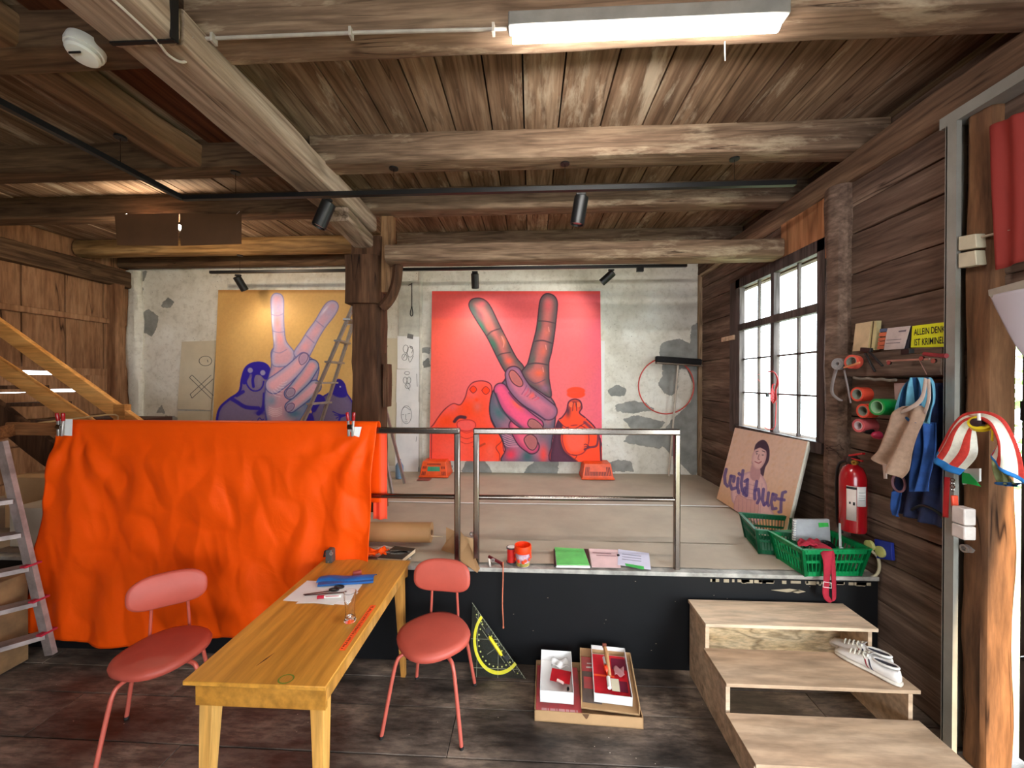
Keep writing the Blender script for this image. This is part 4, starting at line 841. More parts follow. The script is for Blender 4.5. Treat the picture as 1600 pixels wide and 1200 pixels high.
# ------------------------------------------------------------------ lamps and ceiling fittings
tl = thing('fluorescent_lamp', 'long lit fluorescent batten lamp under the front ceiling joist', 'lamp', (.48, 1.71, 3.55))
mb = MB(); mb.box(-.1, 1.1, 1.69, 1.75, 3.51, 3.575); mb.build('housing', plain('lamp_housing', (128, 126, 122), .5), tl, bevel=.006)
mb = MB(); P = [(-.08, 1.712, 3.475), (1.06, 1.712, 3.475)]; mb.tube(P, .023, 16); mb.build('diffuser', emit('lamp_diffuser', (1, .96, .91), 38), tl)
mb = MB(); mb.tube([(.85, 1.74, 3.44), (.853, 1.742, 3.36)], .002, 6); mb.build('pull_cord', WHITE, tl)
# unseen copy of the batten lamp, added behind the camera as fill light
t2 = copy_tree(tl); t2.location = (.48, -1.3, 3.55); t2['label'] = 'added unseen fill lamp, copy of the batten, behind the viewpoint'

cd = thing('cable_conduit', 'grey plastic conduit clipped along the front joist to the lamp', 'conduit', (-.8, 1.74, 3.56))
mb = MB(); mb.tube([at(310, 61, Y=1.74), at(560, 51, Y=1.74), at(792, 45, Y=1.74)], .008, 10); mb.build('tube', plain('conduit_grey', (172, 162, 150), .5), cd)
for u, v in ((333, 60), (548, 51), (771, 45)):
    mb = MB(); p = at(u, v, Y=1.73); mb.box(p.x-.006, p.x+.006, p.y-.012, p.y+.02, p.z-.02, p.z+.02); mb.build('clip', plain('conduit_grey', (172, 162, 150)), cd)
mb = MB(); mb.tube(cat([at(172, -5, Z=3.40), at(240, 58, Z=3.40), at(262, 85, Z=3.40), at(284, 97, Z=3.41), at(295, 88, Z=3.45), at(297, 55, Z=3.5)], 6), .006, 8); mb.build('cable', plain('white_cable', (206, 196, 184), .5), cd)
mb = MB(); mb.tube([at(297, 55, Z=3.5), at(294, 93, Z=3.46)], .012, 8); mb.tube([at(310, 61, Y=1.74), at(296, 57, Y=1.74)], .009, 8); mb.build('junction', plain('conduit_grey', (172, 162, 150)), cd)
sd = thing('smoke_detector', 'round white smoke detector on the upper left ceiling joist', 'smoke detector', at(133, 78, Z=3.55))
p = at(133, 76, Z=3.56); ax = Vector((0, -.25, -1))
mb = MB(); mb.lathe([(.07, -.03), (.073, 0), (.07, .018)], p, ax, 32); mb.build('base', WHITE, sd)
mb = MB(); mb.lathe([(.063, .018), (.063, .038), (.055, .048), (.025, .054), (.001, .055)], p, ax, 32); mb.build('cover', WHITE, sd)
mb = MB(); mb.box(p.x-.03, p.x+.03, p.y-.045, p.y-.041, p.z-.058, p.z-.05); mb.build('slot', BLACK, sd)
def track(name, lb, pts, wires, zt):
    t = thing(name, lb, 'track', pts[0])
    mb = MB()
    for a, b in zip(pts[:-1], pts[1:]): mb.bar(a, b, .036, .034)
    mb.build('rail', BLACK, t)
    for a, b in zip(pts[:-1], pts[1:]): pass
    for p in wires:
        w = MB(); w.tube([(p[0], p[1], pts[0][2]), (p[0], p[1], zt)], .0022, 6); w.build('suspension_wire', STEEL, t)
        w = MB(); w.lathe([(.034, 0), (.034, .01), (.03, .022)], (p[0], p[1], zt-.02), (0, 0, 1), 20); w.build('canopy', BLACK, t)
    return t
ZT = 3.375; yt = 2.87
T1 = [(-2.71, .2, ZT), (-2.71, yt, ZT), (1.9, yt, ZT)]
wr = [at(613, 259, Z=ZB-.01), at(883, 254, Z=ZB-.01), at(1150, 245, Z=ZB-.01), at(358, 262, Z=ZB-.01)]
track('lighting_track', 'long black lighting track crossing below the ceiling and turning toward the camera', T1, [(p.x, yt) for p in wr]+[(-2.71, at(175, 212, Z=ZB).y)], ZB)
T2 = [(at(315, 421, Z=3.35).x, 4.75, 3.35), (at(1066, 420, Z=3.35).x, 4.75, 3.35)]
track('lighting_track', 'black lighting track near the plaster wall above the two large canvases', T2, [(-3.72, 4.75), (.1, 4.75), (1.5, 4.75)], ZB)
def spot(lb, base, aim, r=.052, l=.2, power=0, colr=(1, .86, .66)):
    t = thing('track_spotlight', lb, 'spotlight', base, 0, 'black track spotlights'); B0 = Vector(base); a = Vector(aim).normalized()
    top = B0+Vector((0, 0, -.075)); c0 = top-a*.03
    mb = MB(); mb.box(B0.x-.035, B0.x+.035, B0.y-.016, B0.y+.016, B0.z-.035, B0.z-.017); mb.build('adapter', BLACK, t, bevel=.003)
    mb = MB(); mb.tube([B0+Vector((.01, 0, -.03)), B0+Vector((.01, 0, -.055)), top+a*.03], .008, 8); mb.build('arm', BLACK, t)
    mb = MB(); mb.lathe([(r*.8, -.004), (r, .004), (r, l), (r*.9, l), (r*.82, l-.02), (.001, l-.022)], c0, a, 28); mb.build('barrel', BLACK, t)
    mb = MB(); mb.lathe([(r*.7, 0), (r*.7, .003)], c0+a*(l-.012), a, 24)
    mb.build('lens', emit('spot_lens', (1, .88, .7), 8) if power else plain('dark_lens', (70, 68, 66), .15), t)
    if power:
        ld = bpy.data.lights.new('spot', 'SPOT'); ld.energy = power; ld.color = colr; ld.spot_size = math.radians(150); ld.spot_blend = 1; ld.shadow_soft_size = .03
        lo = bpy.data.objects.new('spot_beam', ld); COL.objects.link(lo); lo.parent = t; q = wmat(t).inverted() @ (c0+a*(l+.005)); lo.location = q; lo.rotation_euler = a.to_track_quat('-Z', 'Y').to_euler()
    return t
def tp(u): return (at(u, 305, Z=ZT).x, yt, ZT-.017)
def tb(u): return (at(u, 420, Y=4.75).x, 4.75, 3.333)
spot('black spotlight on the main track in front of the girder, tilted left', tp(512), (-.35, -.1, -.93))
spot('black spotlight on the main track right of the post, hanging nearly straight', tp(905), (-.16, .1, -.98))
spot('black spotlight on the rear track above the gold canvas', tb(372), (.2, .6, -.9), .047, .18, 4, (1, .9, .76))
spot('black spotlight on the rear track above the left edge of the red canvas', tb(742), (-.02, .4, -.92), .047, .18, 9, (1, .92, .84))
spot('black spotlight on the rear track above the right edge of the red canvas', tb(955), (-.72, .2, -.62), .047, .18, 9, (1, .92, .84))
mb = MB(); q = tb(1000); mb.box(q[0]-.04, q[0]+.04, q[1]-.02, q[1]+.02, q[2]-.05, q[2]); mb.build('track_connector', BLACK, None, 'small empty black adapter near the right end of the rear track', 'connector')
# cardboard shade in front of a lit spotlight
sh = thing('hanging_cardboard', 'brown cardboard sheets hung as a shade with light leaking between them', 'cardboard', (-3.0, 3.5, 3.2))
YS2 = 3.5
def pq(u, v, Y=YS2): return at(u, v, Y=Y)
mb = MB(); mb.prism([pq(179, 335), pq(279, 333), pq(278, 384), pq(183, 383)], (0, .004, 0)); mb.build('left_panel', DKCARD, sh)
mb = MB(); mb.prism([pq(281.5, 333), pq(377, 335), pq(377, 381), pq(282.5, 384), pq(280.5, 368), pq(283.5, 354), pq(281, 346)], (0, .004, 0)); mb.build('right_panel', DKCARD, sh)
for u in (190, 368): mb = MB(); p = pq(u, 336); mb.tube([p+Vector((0, .002, 0)), (p.x, p.y+.05, ZB)], .002, 6); mb.build('string', PAPER, sh)
TL_ = at(281, 355, Y=3.56); BL_ = Vector((TL_.x, 3.66, 3.592)); dl_ = TL_-(BL_+Vector((0, 0, -.075)))
spot('lit spotlight hidden behind the hanging cardboard shade', BL_, dl_, .04, dl_.length+.042, 3, (1, .78, .5))
pl = bpy.data.lights.new('added_fill_point', 'POINT'); pl.energy = 12; pl.color = (1, .84, .62); pl.shadow_soft_size = .04  # point light without a fixture, added to warm and brighten the left side
po = bpy.data.objects.new('added_fill_point', pl); COL.objects.link(po); po.location = (TL_.x-.25, 3.62, 3.4)

# ------------------------------------------------------------------ against the back wall
def sheet(name, quad, Y, lb, m=PAPER, drawing=(), grp=None, ink=None, w=.006):
    P = [at(u, v, Y=Y) for u, v in quad]; mb = MB(); mb.prism(P, (0, .0015, 0))
    o = thing(name, lb, 'paper', (P[3].x, Y, P[3].z), 0, grp) if drawing else None
    if not drawing: return mb.build(name, m, None, lb, 'paper', grp, smooth=0)
    mb.build('sheet', m, o, smooth=0); d = MB()
    for ln in drawing:
        L_ = [at(u, v, Y=Y-.002) for u, v in ln]; L_ = cat(L_, 5) if len(L_) > 2 else L_
        d.tube(L_, w/2, 5)
    d.build('drawing', ink or INK, o, smooth=0); return o
GD = 'drawings and papers taped to the plaster wall'
circ = lambda x, y, rx, ry, n=10: [(x+rx*math.cos(2*PI*k/n), y+ry*math.sin(2*PI*k/n)) for k in range(n+1)]
sheet('wall_drawing', [(284, 534), (338, 532), (330, 641), (277, 639)], 5.33, 'large pale drawing of a circle and crossed planks, left of the gold canvas', OLDPAPER,
      [circ(321, 564, 10, 7.5), [(324, 562), (325, 566)], [(296, 590), (330, 623)], [(300, 586), (333, 618)], [(296, 590), (300, 586)], [(330, 586), (297, 616)], [(333, 592), (300, 622)], [(297, 616), (300, 622)]], GD, w=.008)
sheet('wall_paper', [(278, 642), (330, 642), (328, 690), (276, 690)], 5.34, 'tan paper below the crossed planks drawing', OLDPAPER, (), GD)
sheet('wall_paper', [(596, 528), (622, 529), (621, 607), (596, 606)], 5.33, 'upper tan sheet between the post and the column of drawings', OLDPAPER, [[(606, 540), (600, 556), (604, 576)], [(612, 590), (604, 598), (614, 602)]], GD)
sheet('wall_paper', [(594, 608), (620, 606), (619, 728), (592, 728)], 5.335, 'lower tan sheet behind the rear legs of the ladder', OLDPAPER, (), GD)
sheet('wall_drawing', [(622, 440), (655, 438), (655, 528), (623, 529)], 5.335, 'tall drawing of a thin vertical brush beside the red canvas, topmost', plain('grey_white_paper', (206, 202, 188), .8), [[(643.5, 442), (643.5, 478)], [(643.5, 478), (641, 490), (643, 494), (645, 490), (643.5, 478)], [(638, 446), (642, 444)]], GD, INKD, .012)
sheet('wall_drawing', [(621, 525), (655, 526), (655, 577), (621, 576)], 5.325, 'sheet with a dense scribbled group of figures, below the brush drawing', PAPER, [circ(634, 545, 4, 6), circ(641, 550, 5, 8), [(630, 560), (636, 552), (640, 566), (646, 556)], circ(632, 558, 4, 5), [(640, 540), (645, 545), (643, 552)], circ(643, 543, 1.6, 1.6)], GD)
sheet('wall_drawing', [(620, 577), (655, 577), (654, 628), (619, 629)], 5.326, 'sheet with a small figure made of three rings', PAPER, [circ(636, 583, 4, 2.5), circ(633, 594, 3, 5), circ(639, 594, 3, 5), circ(637, 603, 4, 4), [(634, 600), (640, 610)], [(651, 584), (652, 604)]], GD)
sheet('wall_drawing', [(620, 629), (655, 628), (654, 669), (619, 669)], 5.324, 'white sheet with a line drawn face, behind the left rail', PAPER, [circ(635, 648, 8, 14, 12), [(634, 647), (634, 655), (636, 656)], [(628, 648), (631, 647.5)], [(637, 647), (641, 646)], [(632, 659), (637, 659)], [(628, 640), (633, 636), (641, 641)]], GD, INKD, .005)
sheet('wall_paper', [(619, 669), (655, 669), (653, 742), (617, 742)], 5.33, 'blank long white paper strip reaching down to the stage', PAPER, [[(651, 682), (650, 690)]], GD)
sheet('wall_paper', [(938, 532), (945, 533), (944, 655), (939, 655)], 5.345, 'white paper edge showing right of the red canvas', PAPER, (), GD)
sheet('dark_label', [(637, 521), (646, 523), (645, 530), (636, 528)], 5.322, 'small grey scrap taped under the brush drawing', plain('grey_scrap', (120, 116, 112), .8), (), GD)

def crate(lb, x0, x1, y0, y1, h, label_col=None):
    """ventilated vegetable crate standing upside down, narrower at the top"""
    t = thing('plastic_crate', lb, 'crate', ((x0+x1)/2, (y0+y1)/2, ZS+.012), 0, 'orange crates carrying the red canvas'); z0 = ZS+.012; k = .035
    mb = MB(); b = [(x0, y0), (x1, y0), (x1, y1), (x0, y1)]; c = [(x0+k, y0+k), (x1-k, y0+k), (x1-k, y1-k), (x0+k, y1-k)]
    mb.loft([[Vector((*p, z0)) for p in b], [Vector((*p, z0+.03)) for p in b]], False); mb.box(x0-.008, x1+.008, y0-.008, y0+.01, z0, z0+.02)
    V0 = [Vector((*p, z0)) for p in b]; V1 = [Vector((*p, z0+h)) for p in c]; mb.loft([V0, V1], True); mb.build('shell', ORANGEP, t, bevel=.006)
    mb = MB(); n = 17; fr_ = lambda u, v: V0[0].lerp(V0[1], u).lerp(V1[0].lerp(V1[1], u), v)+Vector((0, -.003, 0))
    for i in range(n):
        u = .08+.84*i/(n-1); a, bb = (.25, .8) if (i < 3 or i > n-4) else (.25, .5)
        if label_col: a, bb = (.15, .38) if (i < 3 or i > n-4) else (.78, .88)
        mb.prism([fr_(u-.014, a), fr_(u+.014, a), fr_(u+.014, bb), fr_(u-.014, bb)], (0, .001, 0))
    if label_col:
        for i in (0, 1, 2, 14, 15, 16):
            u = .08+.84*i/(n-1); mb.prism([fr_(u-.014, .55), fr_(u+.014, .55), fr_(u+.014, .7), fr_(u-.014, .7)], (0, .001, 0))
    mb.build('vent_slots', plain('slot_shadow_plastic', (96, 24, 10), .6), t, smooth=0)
    if label_col:
        mb = MB(); mb.prism([fr_(.26, .4), fr_(.74, .4), fr_(.74, .68), fr_(.26, .68)], (0, .0005, 0)); o = mb.build('green_label', plain('teal_label', (56, 142, 104), .5), t, smooth=0); o['label'] = 'teal green label'
crate('orange crate with a green label under the left corner of the red canvas', -1.47, -1.09, 4.99, 5.32, .205, True)
crate('orange crate with vertical slots under the right corner of the red canvas', .66, 1.07, 4.98, 5.3, .2)
mb = MB(); mb.surf(lambda u, v: Vector((-1.46+.17*u, 4.83+.13*v, ZS+.014+.004*math.sin(u*6))), 6, 4); mb.build('red_film', sheer('pink_film', (190, 110, 96), .5), None, 'translucent pinkish film lying before the left orange crate', 'film', solid=.001)

# aluminium step ladder in front of the gold canvas
ld = thing('step_ladder', 'aluminium step ladder on the stage beside the timber post', 'ladder', (-2.3, 4.5, ZS))
def ext(p, q, z): return p+(q-p)*((z-p.z)/(q.z-p.z))
_a, _b, _c, _d = at(552, 478, Y=4.45), at(484, 636, Y=4.45), at(556, 492, Y=4.75), at(510, 634, Y=4.75)
Ta, Fa, Tb, Fb = ext(_a, _b, 2.93), ext(_a, _b, ZS+.012), ext(_c, _d, 2.93), ext(_c, _d, ZS+.012)
for A, Bm in ((Ta, Fa), (Tb, Fb)): mb = MB(); mb.bar(A, Bm, .045, .028); mb.build('front_rail', ALU, ld)
for A, Bm in ((Tb, at(632, 755, Z=ZS+.01)), (Ta, at(613, 772, Z=ZS+.01))): mb = MB(); mb.bar(A, Bm, .024, .03); mb.build('rear_leg', ALU, ld)
for k in range(8):
    q = (k+1)/9; a, b = Ta.lerp(Fa, q), Tb.lerp(Fb, q); mb = MB(); mb.bar(a+(a-b)*.12, b+(b-a)*.12, .08, .022); mb.build('tread', ALU, ld)
for q, n_ in ((.03, 0),):
    mb = MB(); mb.bar(Ta, Tb, .14, .03); mb.build('top_cap', BLACK, ld)
mb = MB(); mb.tube(cat([Ta.lerp(Fa, .14), Ta.lerp(Fa, .14)+Vector((.14, .02, .0)), Ta.lerp(at(613, 772, Z=ZS), .22)], 6), .006, 6); mb.build('locking_arm', ALU, ld)
# bottle and box behind the ladder
mb = MB(); mb.lathe([(.05, 0), (.052, .01), (.052, .16), (.03, .2), (.02, .22), (.02, .25)], (-1.72, 4.95, ZS+.012)); mb.build('bottle', plain('blue_bottle', (120, 150, 176), .3), None, 'pale blue bottle on the stage behind the ladder legs', 'bottle')
# broom and hoop in the right corner
br = thing('broom', 'upturned push broom with black bristles leaning in the right corner', 'broom', (1.85, 5.2, ZS))
top = at(1060, 566, Y=5.22); foot = at(1045, 744, Z=ZS+.015); mb = MB(); mb.tube([foot, top], .013, 10); mb.build('handle', plain('broom_handle', (196, 182, 164), .5), br)
a, b = at(1024, 561, Y=5.2), at(1096, 566, Y=5.24); mb = MB(); mb.bar(a, b, .06, .085, rnd=.2); mb.build('bristles', plain('bristle_black', (26, 22, 22), .9, 0, .3, 80, .6), br, bevel=.02)
mb = MB(); mb.bar(a+Vector((0, -.02, -.05)), b+Vector((0, -.02, -.05)), .05, .02, rnd=.2); mb.build('head_board', plain('brush_board', (110, 92, 76), .6), br, bevel=.004)
c = at(1041, 603, Y=5.24); mb = MB(); mb.tube([c+Vector((.375*math.cos(2*PI*k/48), .03*math.cos(2*PI*k/48), .375*math.sin(2*PI*k/48))) for k in range(49)], .009, 8); mb.build('hoop', plain('red_hoop_plastic', (206, 70, 56), .4), None, 'thin red hoop hanging in the right corner behind the broom', 'hoop')

# ------------------------------------------------------------------ on the front of the stage
kr = thing('kraft_roll', 'thick roll of brown kraft paper lying on the stage beside the orange cloth', 'paper roll', (-1.1, 2.95, ZS+.02))
A, Bp = Vector((-1.9, 2.93, ZS+.1)), Vector((-.775, 2.96, ZS+.1)); ax = (Bp-A).normalized()
mb = MB(); mb.ring(A, ax, .02, .075, (Bp-A).length, 32); mb.ring(A, ax, .03, .032, (Bp-A).length+.001, 24); mb.build('paper', BROWNROLL, kr)
mb = MB(); mb.ring(A-ax*.005, ax, .012, .02, (Bp-A).length+.01, 20); mb.build('core', DKCARD, kr)
mb = MB(); mb.tube([Bp-ax*.1+Vector((0, -.01, -.02)), Bp+ax*.09+Vector((0, -.01, -.03))], .003, 6); mb.build('wooden_skewer', plain('pale_wood_stick', (220, 196, 160), .6), kr)
# table-top height of the stage sheets
def slab(name, quad, z, th, m, lb, cat_, grp=None, parent=None, yoff=0):
    P = [at(u, v, Z=z+th) for u, v in quad]; mb = MB(); mb.prism(P, (0, 0, -th)); return mb.build(name, m, parent, lb, cat_, grp, smooth=0)
slab('paper_sheet', [(560, 868), (600, 852), (640, 862), (642, 873)], ZS+.012, .002, PAPER, 'white sheet under the black book on the stage', 'paper')
bk = thing('book', 'black covered book with a swirling pale cover picture on the stage edge', 'book', at(618, 866, Z=ZS+.014))
Q = [at(u, v, Z=ZS+.052) for u, v in ((590, 871), (617, 853), (649, 857), (629, 873))]
mb = MB(); mb.prism([q+Vector((0, 0, -.004)) for q in Q], (0, 0, -.026)); mb.build('pages', plain('page_edges', (224, 196, 160), .8), bk, smooth=0)
for dz in (0, -.03): mb = MB(); mb.prism([q+Vector((0, 0, dz)) for q in Q], (0, 0, -.004)); mb.build('cover', plain('black_cover', (24, 24, 26), .4), bk, smooth=0)
mb = MB(); cx = sum(Q, Vector())/4
for k in range(5): mb.prism([cx+Vector((math.cos(2*PI*j/12)*.05-.05+k*.025, math.sin(2*PI*j/12)*(.014+.006*(k % 2))+.02*math.sin(k*2.2), .0005)) for j in range(12)], (0, 0, .0004))
mb.build('cover_picture', plain('cover_picture_grey', (120, 124, 120), .5, 0, .5, 60), bk, smooth=0)
cb = thing('folded_cardboard', 'bent piece of brown cardboard propped between the two guard rails', 'cardboard', at(730, 880, Z=ZS))
zc = ZS+.012
def cq(u, v, Y): return at(u, v, Y=Y)
mb = MB(); mb.prism([cq(717, 826, 2.78), cq(732, 848, 2.72), cq(750, 888, 2.58), cq(746, 895, 2.575), cq(722, 878, 2.62), cq(717, 870, 2.68)], (-.006, .004, 0)); mb.build('front_flap', CARD, cb, smooth=0)
mb = MB(); mb.prism([cq(697, 824, 2.9), cq(712, 831, 2.86), cq(712, 873, 2.78), cq(688, 861, 2.86), cq(697, 846, 2.88)], (0, .005, 0)); mb.build('left_flap', CARD, cb, smooth=0)
mb = MB(); mb.prism([cq(726, 838, 2.8), cq(742, 843, 2.8), cq(745, 878, 2.75), cq(738, 872, 2.75)], (0, .005, 0)); mb.build('right_flap', CARD, cb, smooth=0)
mb = MB(); mb.ring(cq(737, 835, 2.78), (.4, 1, 0), .012, .02, .02, 16); mb.build('metal_ring', ALU, None, 'small shiny metal clip on the propped cardboard', 'clip')
# clamp with an orange cord hanging over the edge
cl = thing('bar_clamp', 'small dark red clamp on the stage edge left of the red spool', 'clamp', at(775, 880, Z=ZS))
mb = MB(); mb.bar(at(763, 869, Z=ZS+.06), at(783, 880, Z=ZS+.03), .014, .018); mb.bar(at(783, 880, Z=ZS+.03), at(786, 885, Z=ZS+.02), .014, .02); mb.build('handle', plain('dark_red_metal', (110, 30, 36), .4, .3), cl, bevel=.003)
mb = MB(); mb.bar(at(764, 874, Z=ZS+.05), at(766, 886, Y=2.6), .012, .012); mb.ring(at(770, 876, Z=ZS+.05), (0, 1, 0), .006, .013, .014, 14); mb.build('jaw', ALU, cl)
P = cat([at(786, 878, Y=2.59), at(786, 900, Y=2.6), at(785, 940, Y=2.6), at(786, 965, Y=2.6), at(786.5, 979, Y=2.6)], 6); mb = MB(); mb.tube(P, .004, 8); mb.tube([P[-1], P[-1]+Vector((0, 0, -.01))], .006, 8); mb.build('orange_string', plain('orange_cord', (214, 118, 84), .7), None, 'thin orange string hanging down the black stage front', 'string')
sp = thing('ribbon_spool', 'small spool of red ribbon on the stage edge beside the paint tub', 'spool', at(800, 876, Z=ZS)); c0 = at(799, 878, Z=ZS+.006)
mb = MB(); mb.lathe([(.03, .006), (.03, .1)], c0, n=24); mb.build('ribbon', plain('red_ribbon', (220, 40, 34), .35, 0, .1, 20), sp)
mb = MB(); mb.lathe([(.036, 0), (.036, .006)], c0, n=24); mb.lathe([(.036, .1), (.036, .106), (.008, .106)], c0, n=24); mb.build('flange', plain('grey_flange', (70, 66, 72), .4), sp)
mb = MB(); mb.lathe([(.028, .107), (.001, .108)], c0, n=24); mb.build('paper_label', PAPER, sp)
pb = thing('paint_tub', 'open tub of fluorescent orange paint with smeared rim on the stage edge', 'paint tub', at(817, 884, Z=ZS)); c0 = at(817, 883, Z=ZS+.006)
mb = MB(); mb.lathe([(.042, 0), (.045, .003), (.053, .1), (.051, .1), (.043, .006), (.001, .005)], c0, n=32); mb.build('tub', plain('tub_print', (206, 186, 196), .4, 0, .5, 26, col2=(168, 110, 130)), pb)
mb = MB(); mb.lathe([(.046, .006), (.0475, .03), (.0472, .03), (.0455, .006)], c0, n=32); mb.build('print_band', plain('yellow_band', (190, 164, 74), .5, 0, .6, 40, col2=(70, 90, 60)), pb)
mb = MB(); mb.lathe([(.053, .092), (.057, .096), (.06, .118), (.058, .142), (.054, .144), (.053, .12), (.05, .1), (.046, .096), (.001, .095)], c0, n=32)
for k in range(14): t = k*2.39; mb.lathe([(.01, 0), (.012, .004), (.006, .008)], c0+Vector((math.cos(t)*.052, math.sin(t)*.052, .06+.03*math.sin(k*5))), (math.cos(t), math.sin(t), 0), 8)
mb.build('orange_paint', NEON, pb)
bkg = thing('green_notebook', 'green covered notebook with a black spine lying on the stage edge', 'notebook', at(893, 875, Z=ZS))
slab('pages', [(869, 884), (866, 858), (914, 860), (922, 885)], ZS+.012, .012, PAPER, None, None, None, bkg)
slab('cover', [(870, 882), (866.5, 855), (912, 857.5), (921, 882.5)], ZS+.025, .003, plain('green_cover', (106, 206, 106), .6), None, None, None, bkg)
slab('spine', [(912.5, 857.5), (919, 858), (923, 884), (921.5, 883)], ZS+.024, .003, BLACK, None, None, None, bkg); slab('spine', [(866, 885), (865, 858), (866.5, 857), (869.5, 884)], ZS+.022, .004, BLACK, None, None, None, bkg)
lf = thing('pink_leaflet', 'pink printed leaflet with two faint lines of text on the stage edge', 'leaflet', at(942, 874, Z=ZS))
slab('sheet', [(925, 886), (920, 857), (965, 859), (970, 887)], ZS+.012, .002, plain('pink_paper', (236, 198, 196), .8, 0, .06), None, None, None, lf)
slab('printed_lines', [(926, 864), (925.5, 862.5), (955, 864.5), (955.5, 866)], ZS+.0145, .0004, plain('faint_print', (176, 130, 130), .8), None, None, None, lf); slab('printed_lines', [(932, 868), (931.5, 866.8), (962, 868), (962.5, 869.4)], ZS+.0145, .0004, plain('faint_print', (176, 130, 130), .8), None, None, None, lf)
lf = thing('white_leaflet', 'pale lilac printed sheet with a green sticker on the stage edge', 'leaflet', at(990, 874, Z=ZS))
slab('sheet', [(965, 882), (966, 858), (1014, 864), (1017, 890)], ZS+.014, .002, plain('lilac_paper', (214, 210, 228), .8, 0, .04), None, None, None, lf)
for q in range(3): slab('printed_lines', [(972, 866+q*4), (972, 865+q*4), (1002, 868.5+q*4), (1002, 869.6+q*4)], ZS+.0165, .0004, plain('grey_print', (156, 152, 170), .8), None, None, None, lf)
g_ = slab('green_sticker', [(978, 884), (976.5, 880), (1006, 885), (1006.5, 890)], ZS+.017, .0008, plain('green_sticker', (60, 190, 80), .5), None, None, None, lf)
mb = MB(); mb.lathe([(.01, 0), (.01, .006), (.004, .01)], at(966, 868, Z=ZS+.018), n=14); mb.build('magnet', BLACK, None, 'tiny black magnet between the pink and lilac leaflets', 'magnet')
# ------------------------------------------------------------------ floor furniture
TX0, TX1, TY0, TY1, TZ = -1.41, -.815, 1.48, 2.56, .735
tb_ = thing('work_table', 'long narrow varnished wooden table with tapered splayed legs', 'table', (-1.11, 2.02, 0))
mb = MB(); mb.box(TX0, TX1, TY0, TY1, TZ-.018, TZ); mb.build('tabletop', W_TABLE, tb_, bevel=.003)
mb = MB(); mb.box(TX0+.045, TX1-.008, TY0+.012, TY0+.03, TZ-.105, TZ-.018); mb.build('apron', W_TABLE, tb_)
mb = MB(); mb.box(TX0+.045, TX1-.008, TY1-.05, TY1-.03, TZ-.09, TZ-.018); mb.build('apron', W_TABLE, tb_)
mb = MB(); mb.box(TX1-.026, TX1-.006, TY0+.02, TY1-.04, TZ-.075, TZ-.018); mb.build('side_rail', W_TLEG, tb_)
mb = MB(); mb.box(TX0+.045, TX0+.065, TY0+.02, TY1-.04, TZ-.075, TZ-.018); mb.build('side_rail', W_TLEG, tb_)
for sx, sy in ((0, 0), (1, 0), (0, 1), (1, 1)):
    x = (TX1-.045 if sx else TX0+.085); y = (TY1-.09 if sy else TY0+.045); dy = (.02 if sy else -.03)
    def rg4(cx, cy, h, z): return [Vector((cx-h, cy-h, z)), Vector((cx+h, cy-h, z)), Vector((cx+h, cy+h, z)), Vector((cx-h, cy+h, z))]
    mb = MB(); mb.loft([rg4(x, y, .03, TZ-.02), rg4(x, y, .029, TZ-.1), rg4(x+(.02 if sx else -.01), y+dy, .015, 0)]); mb.build('leg', W_TLEG, tb_, bevel=.003, smooth=0)
# orange lettered strip along the right edge, green ring, scratch
mb = MB(); a, b = at(564, 1017, Z=TZ+.001), at(602, 946, Z=TZ+.001)
mb.prism([(TX1-.052, a.y, TZ), (TX1-.022, a.y, TZ), (TX1-.022, b.y, TZ), (TX1-.052, b.y, TZ)], (0, 0, .0008)); o = mb.build('orange_sticker', plain('fluo_sticker', (255, 96, 30), .6), tb_, smooth=0); o['label'] = 'orange strip with dark lettering'
mb = MB(); rg = random.Random(2)
n_ = 26
for k in range(n_):
    y0 = a.y+.01+(b.y-a.y-.02)*k/n_; mb.box(TX1-.046, TX1-.03-rg.random()*.008, y0, y0+.004, TZ+.0008, TZ+.0014)
    if k % 3: mb.box(TX1-.046+rg.random()*.012, TX1-.04+rg.random()*.01, y0, y0+.01, TZ+.0008, TZ+.0014)
mb.build('sticker_lettering', plain('sticker_ink', (150, 40, 16), .6), tb_, smooth=0)
mb = MB(); p = at(447, 1061, Z=TZ); mb.surf(lambda u, v: p+Vector(((.026+.006*v)*math.cos(u*2*PI), (.02+.006*v)*math.sin(u*2*PI), .0006)), 30, 1); o = mb.build('green_ring_stain', plain('green_stain', (110, 130, 40), .6), tb_); o['label'] = 'green ring shaped mark'
mb = MB(); p, q = at(400, 1041, Z=TZ), at(429, 1020, Z=TZ); d = (q-p); nrm = Vector((d.y, -d.x, 0)).normalized()*.0035; mb.prism([p, p.lerp(q, .5)+nrm, q, p.lerp(q, .5)-nrm], (0, 0, .0007)); mb.build('scratch', plain('dark_scratch', (74, 34, 14), .6), tb_, smooth=0)
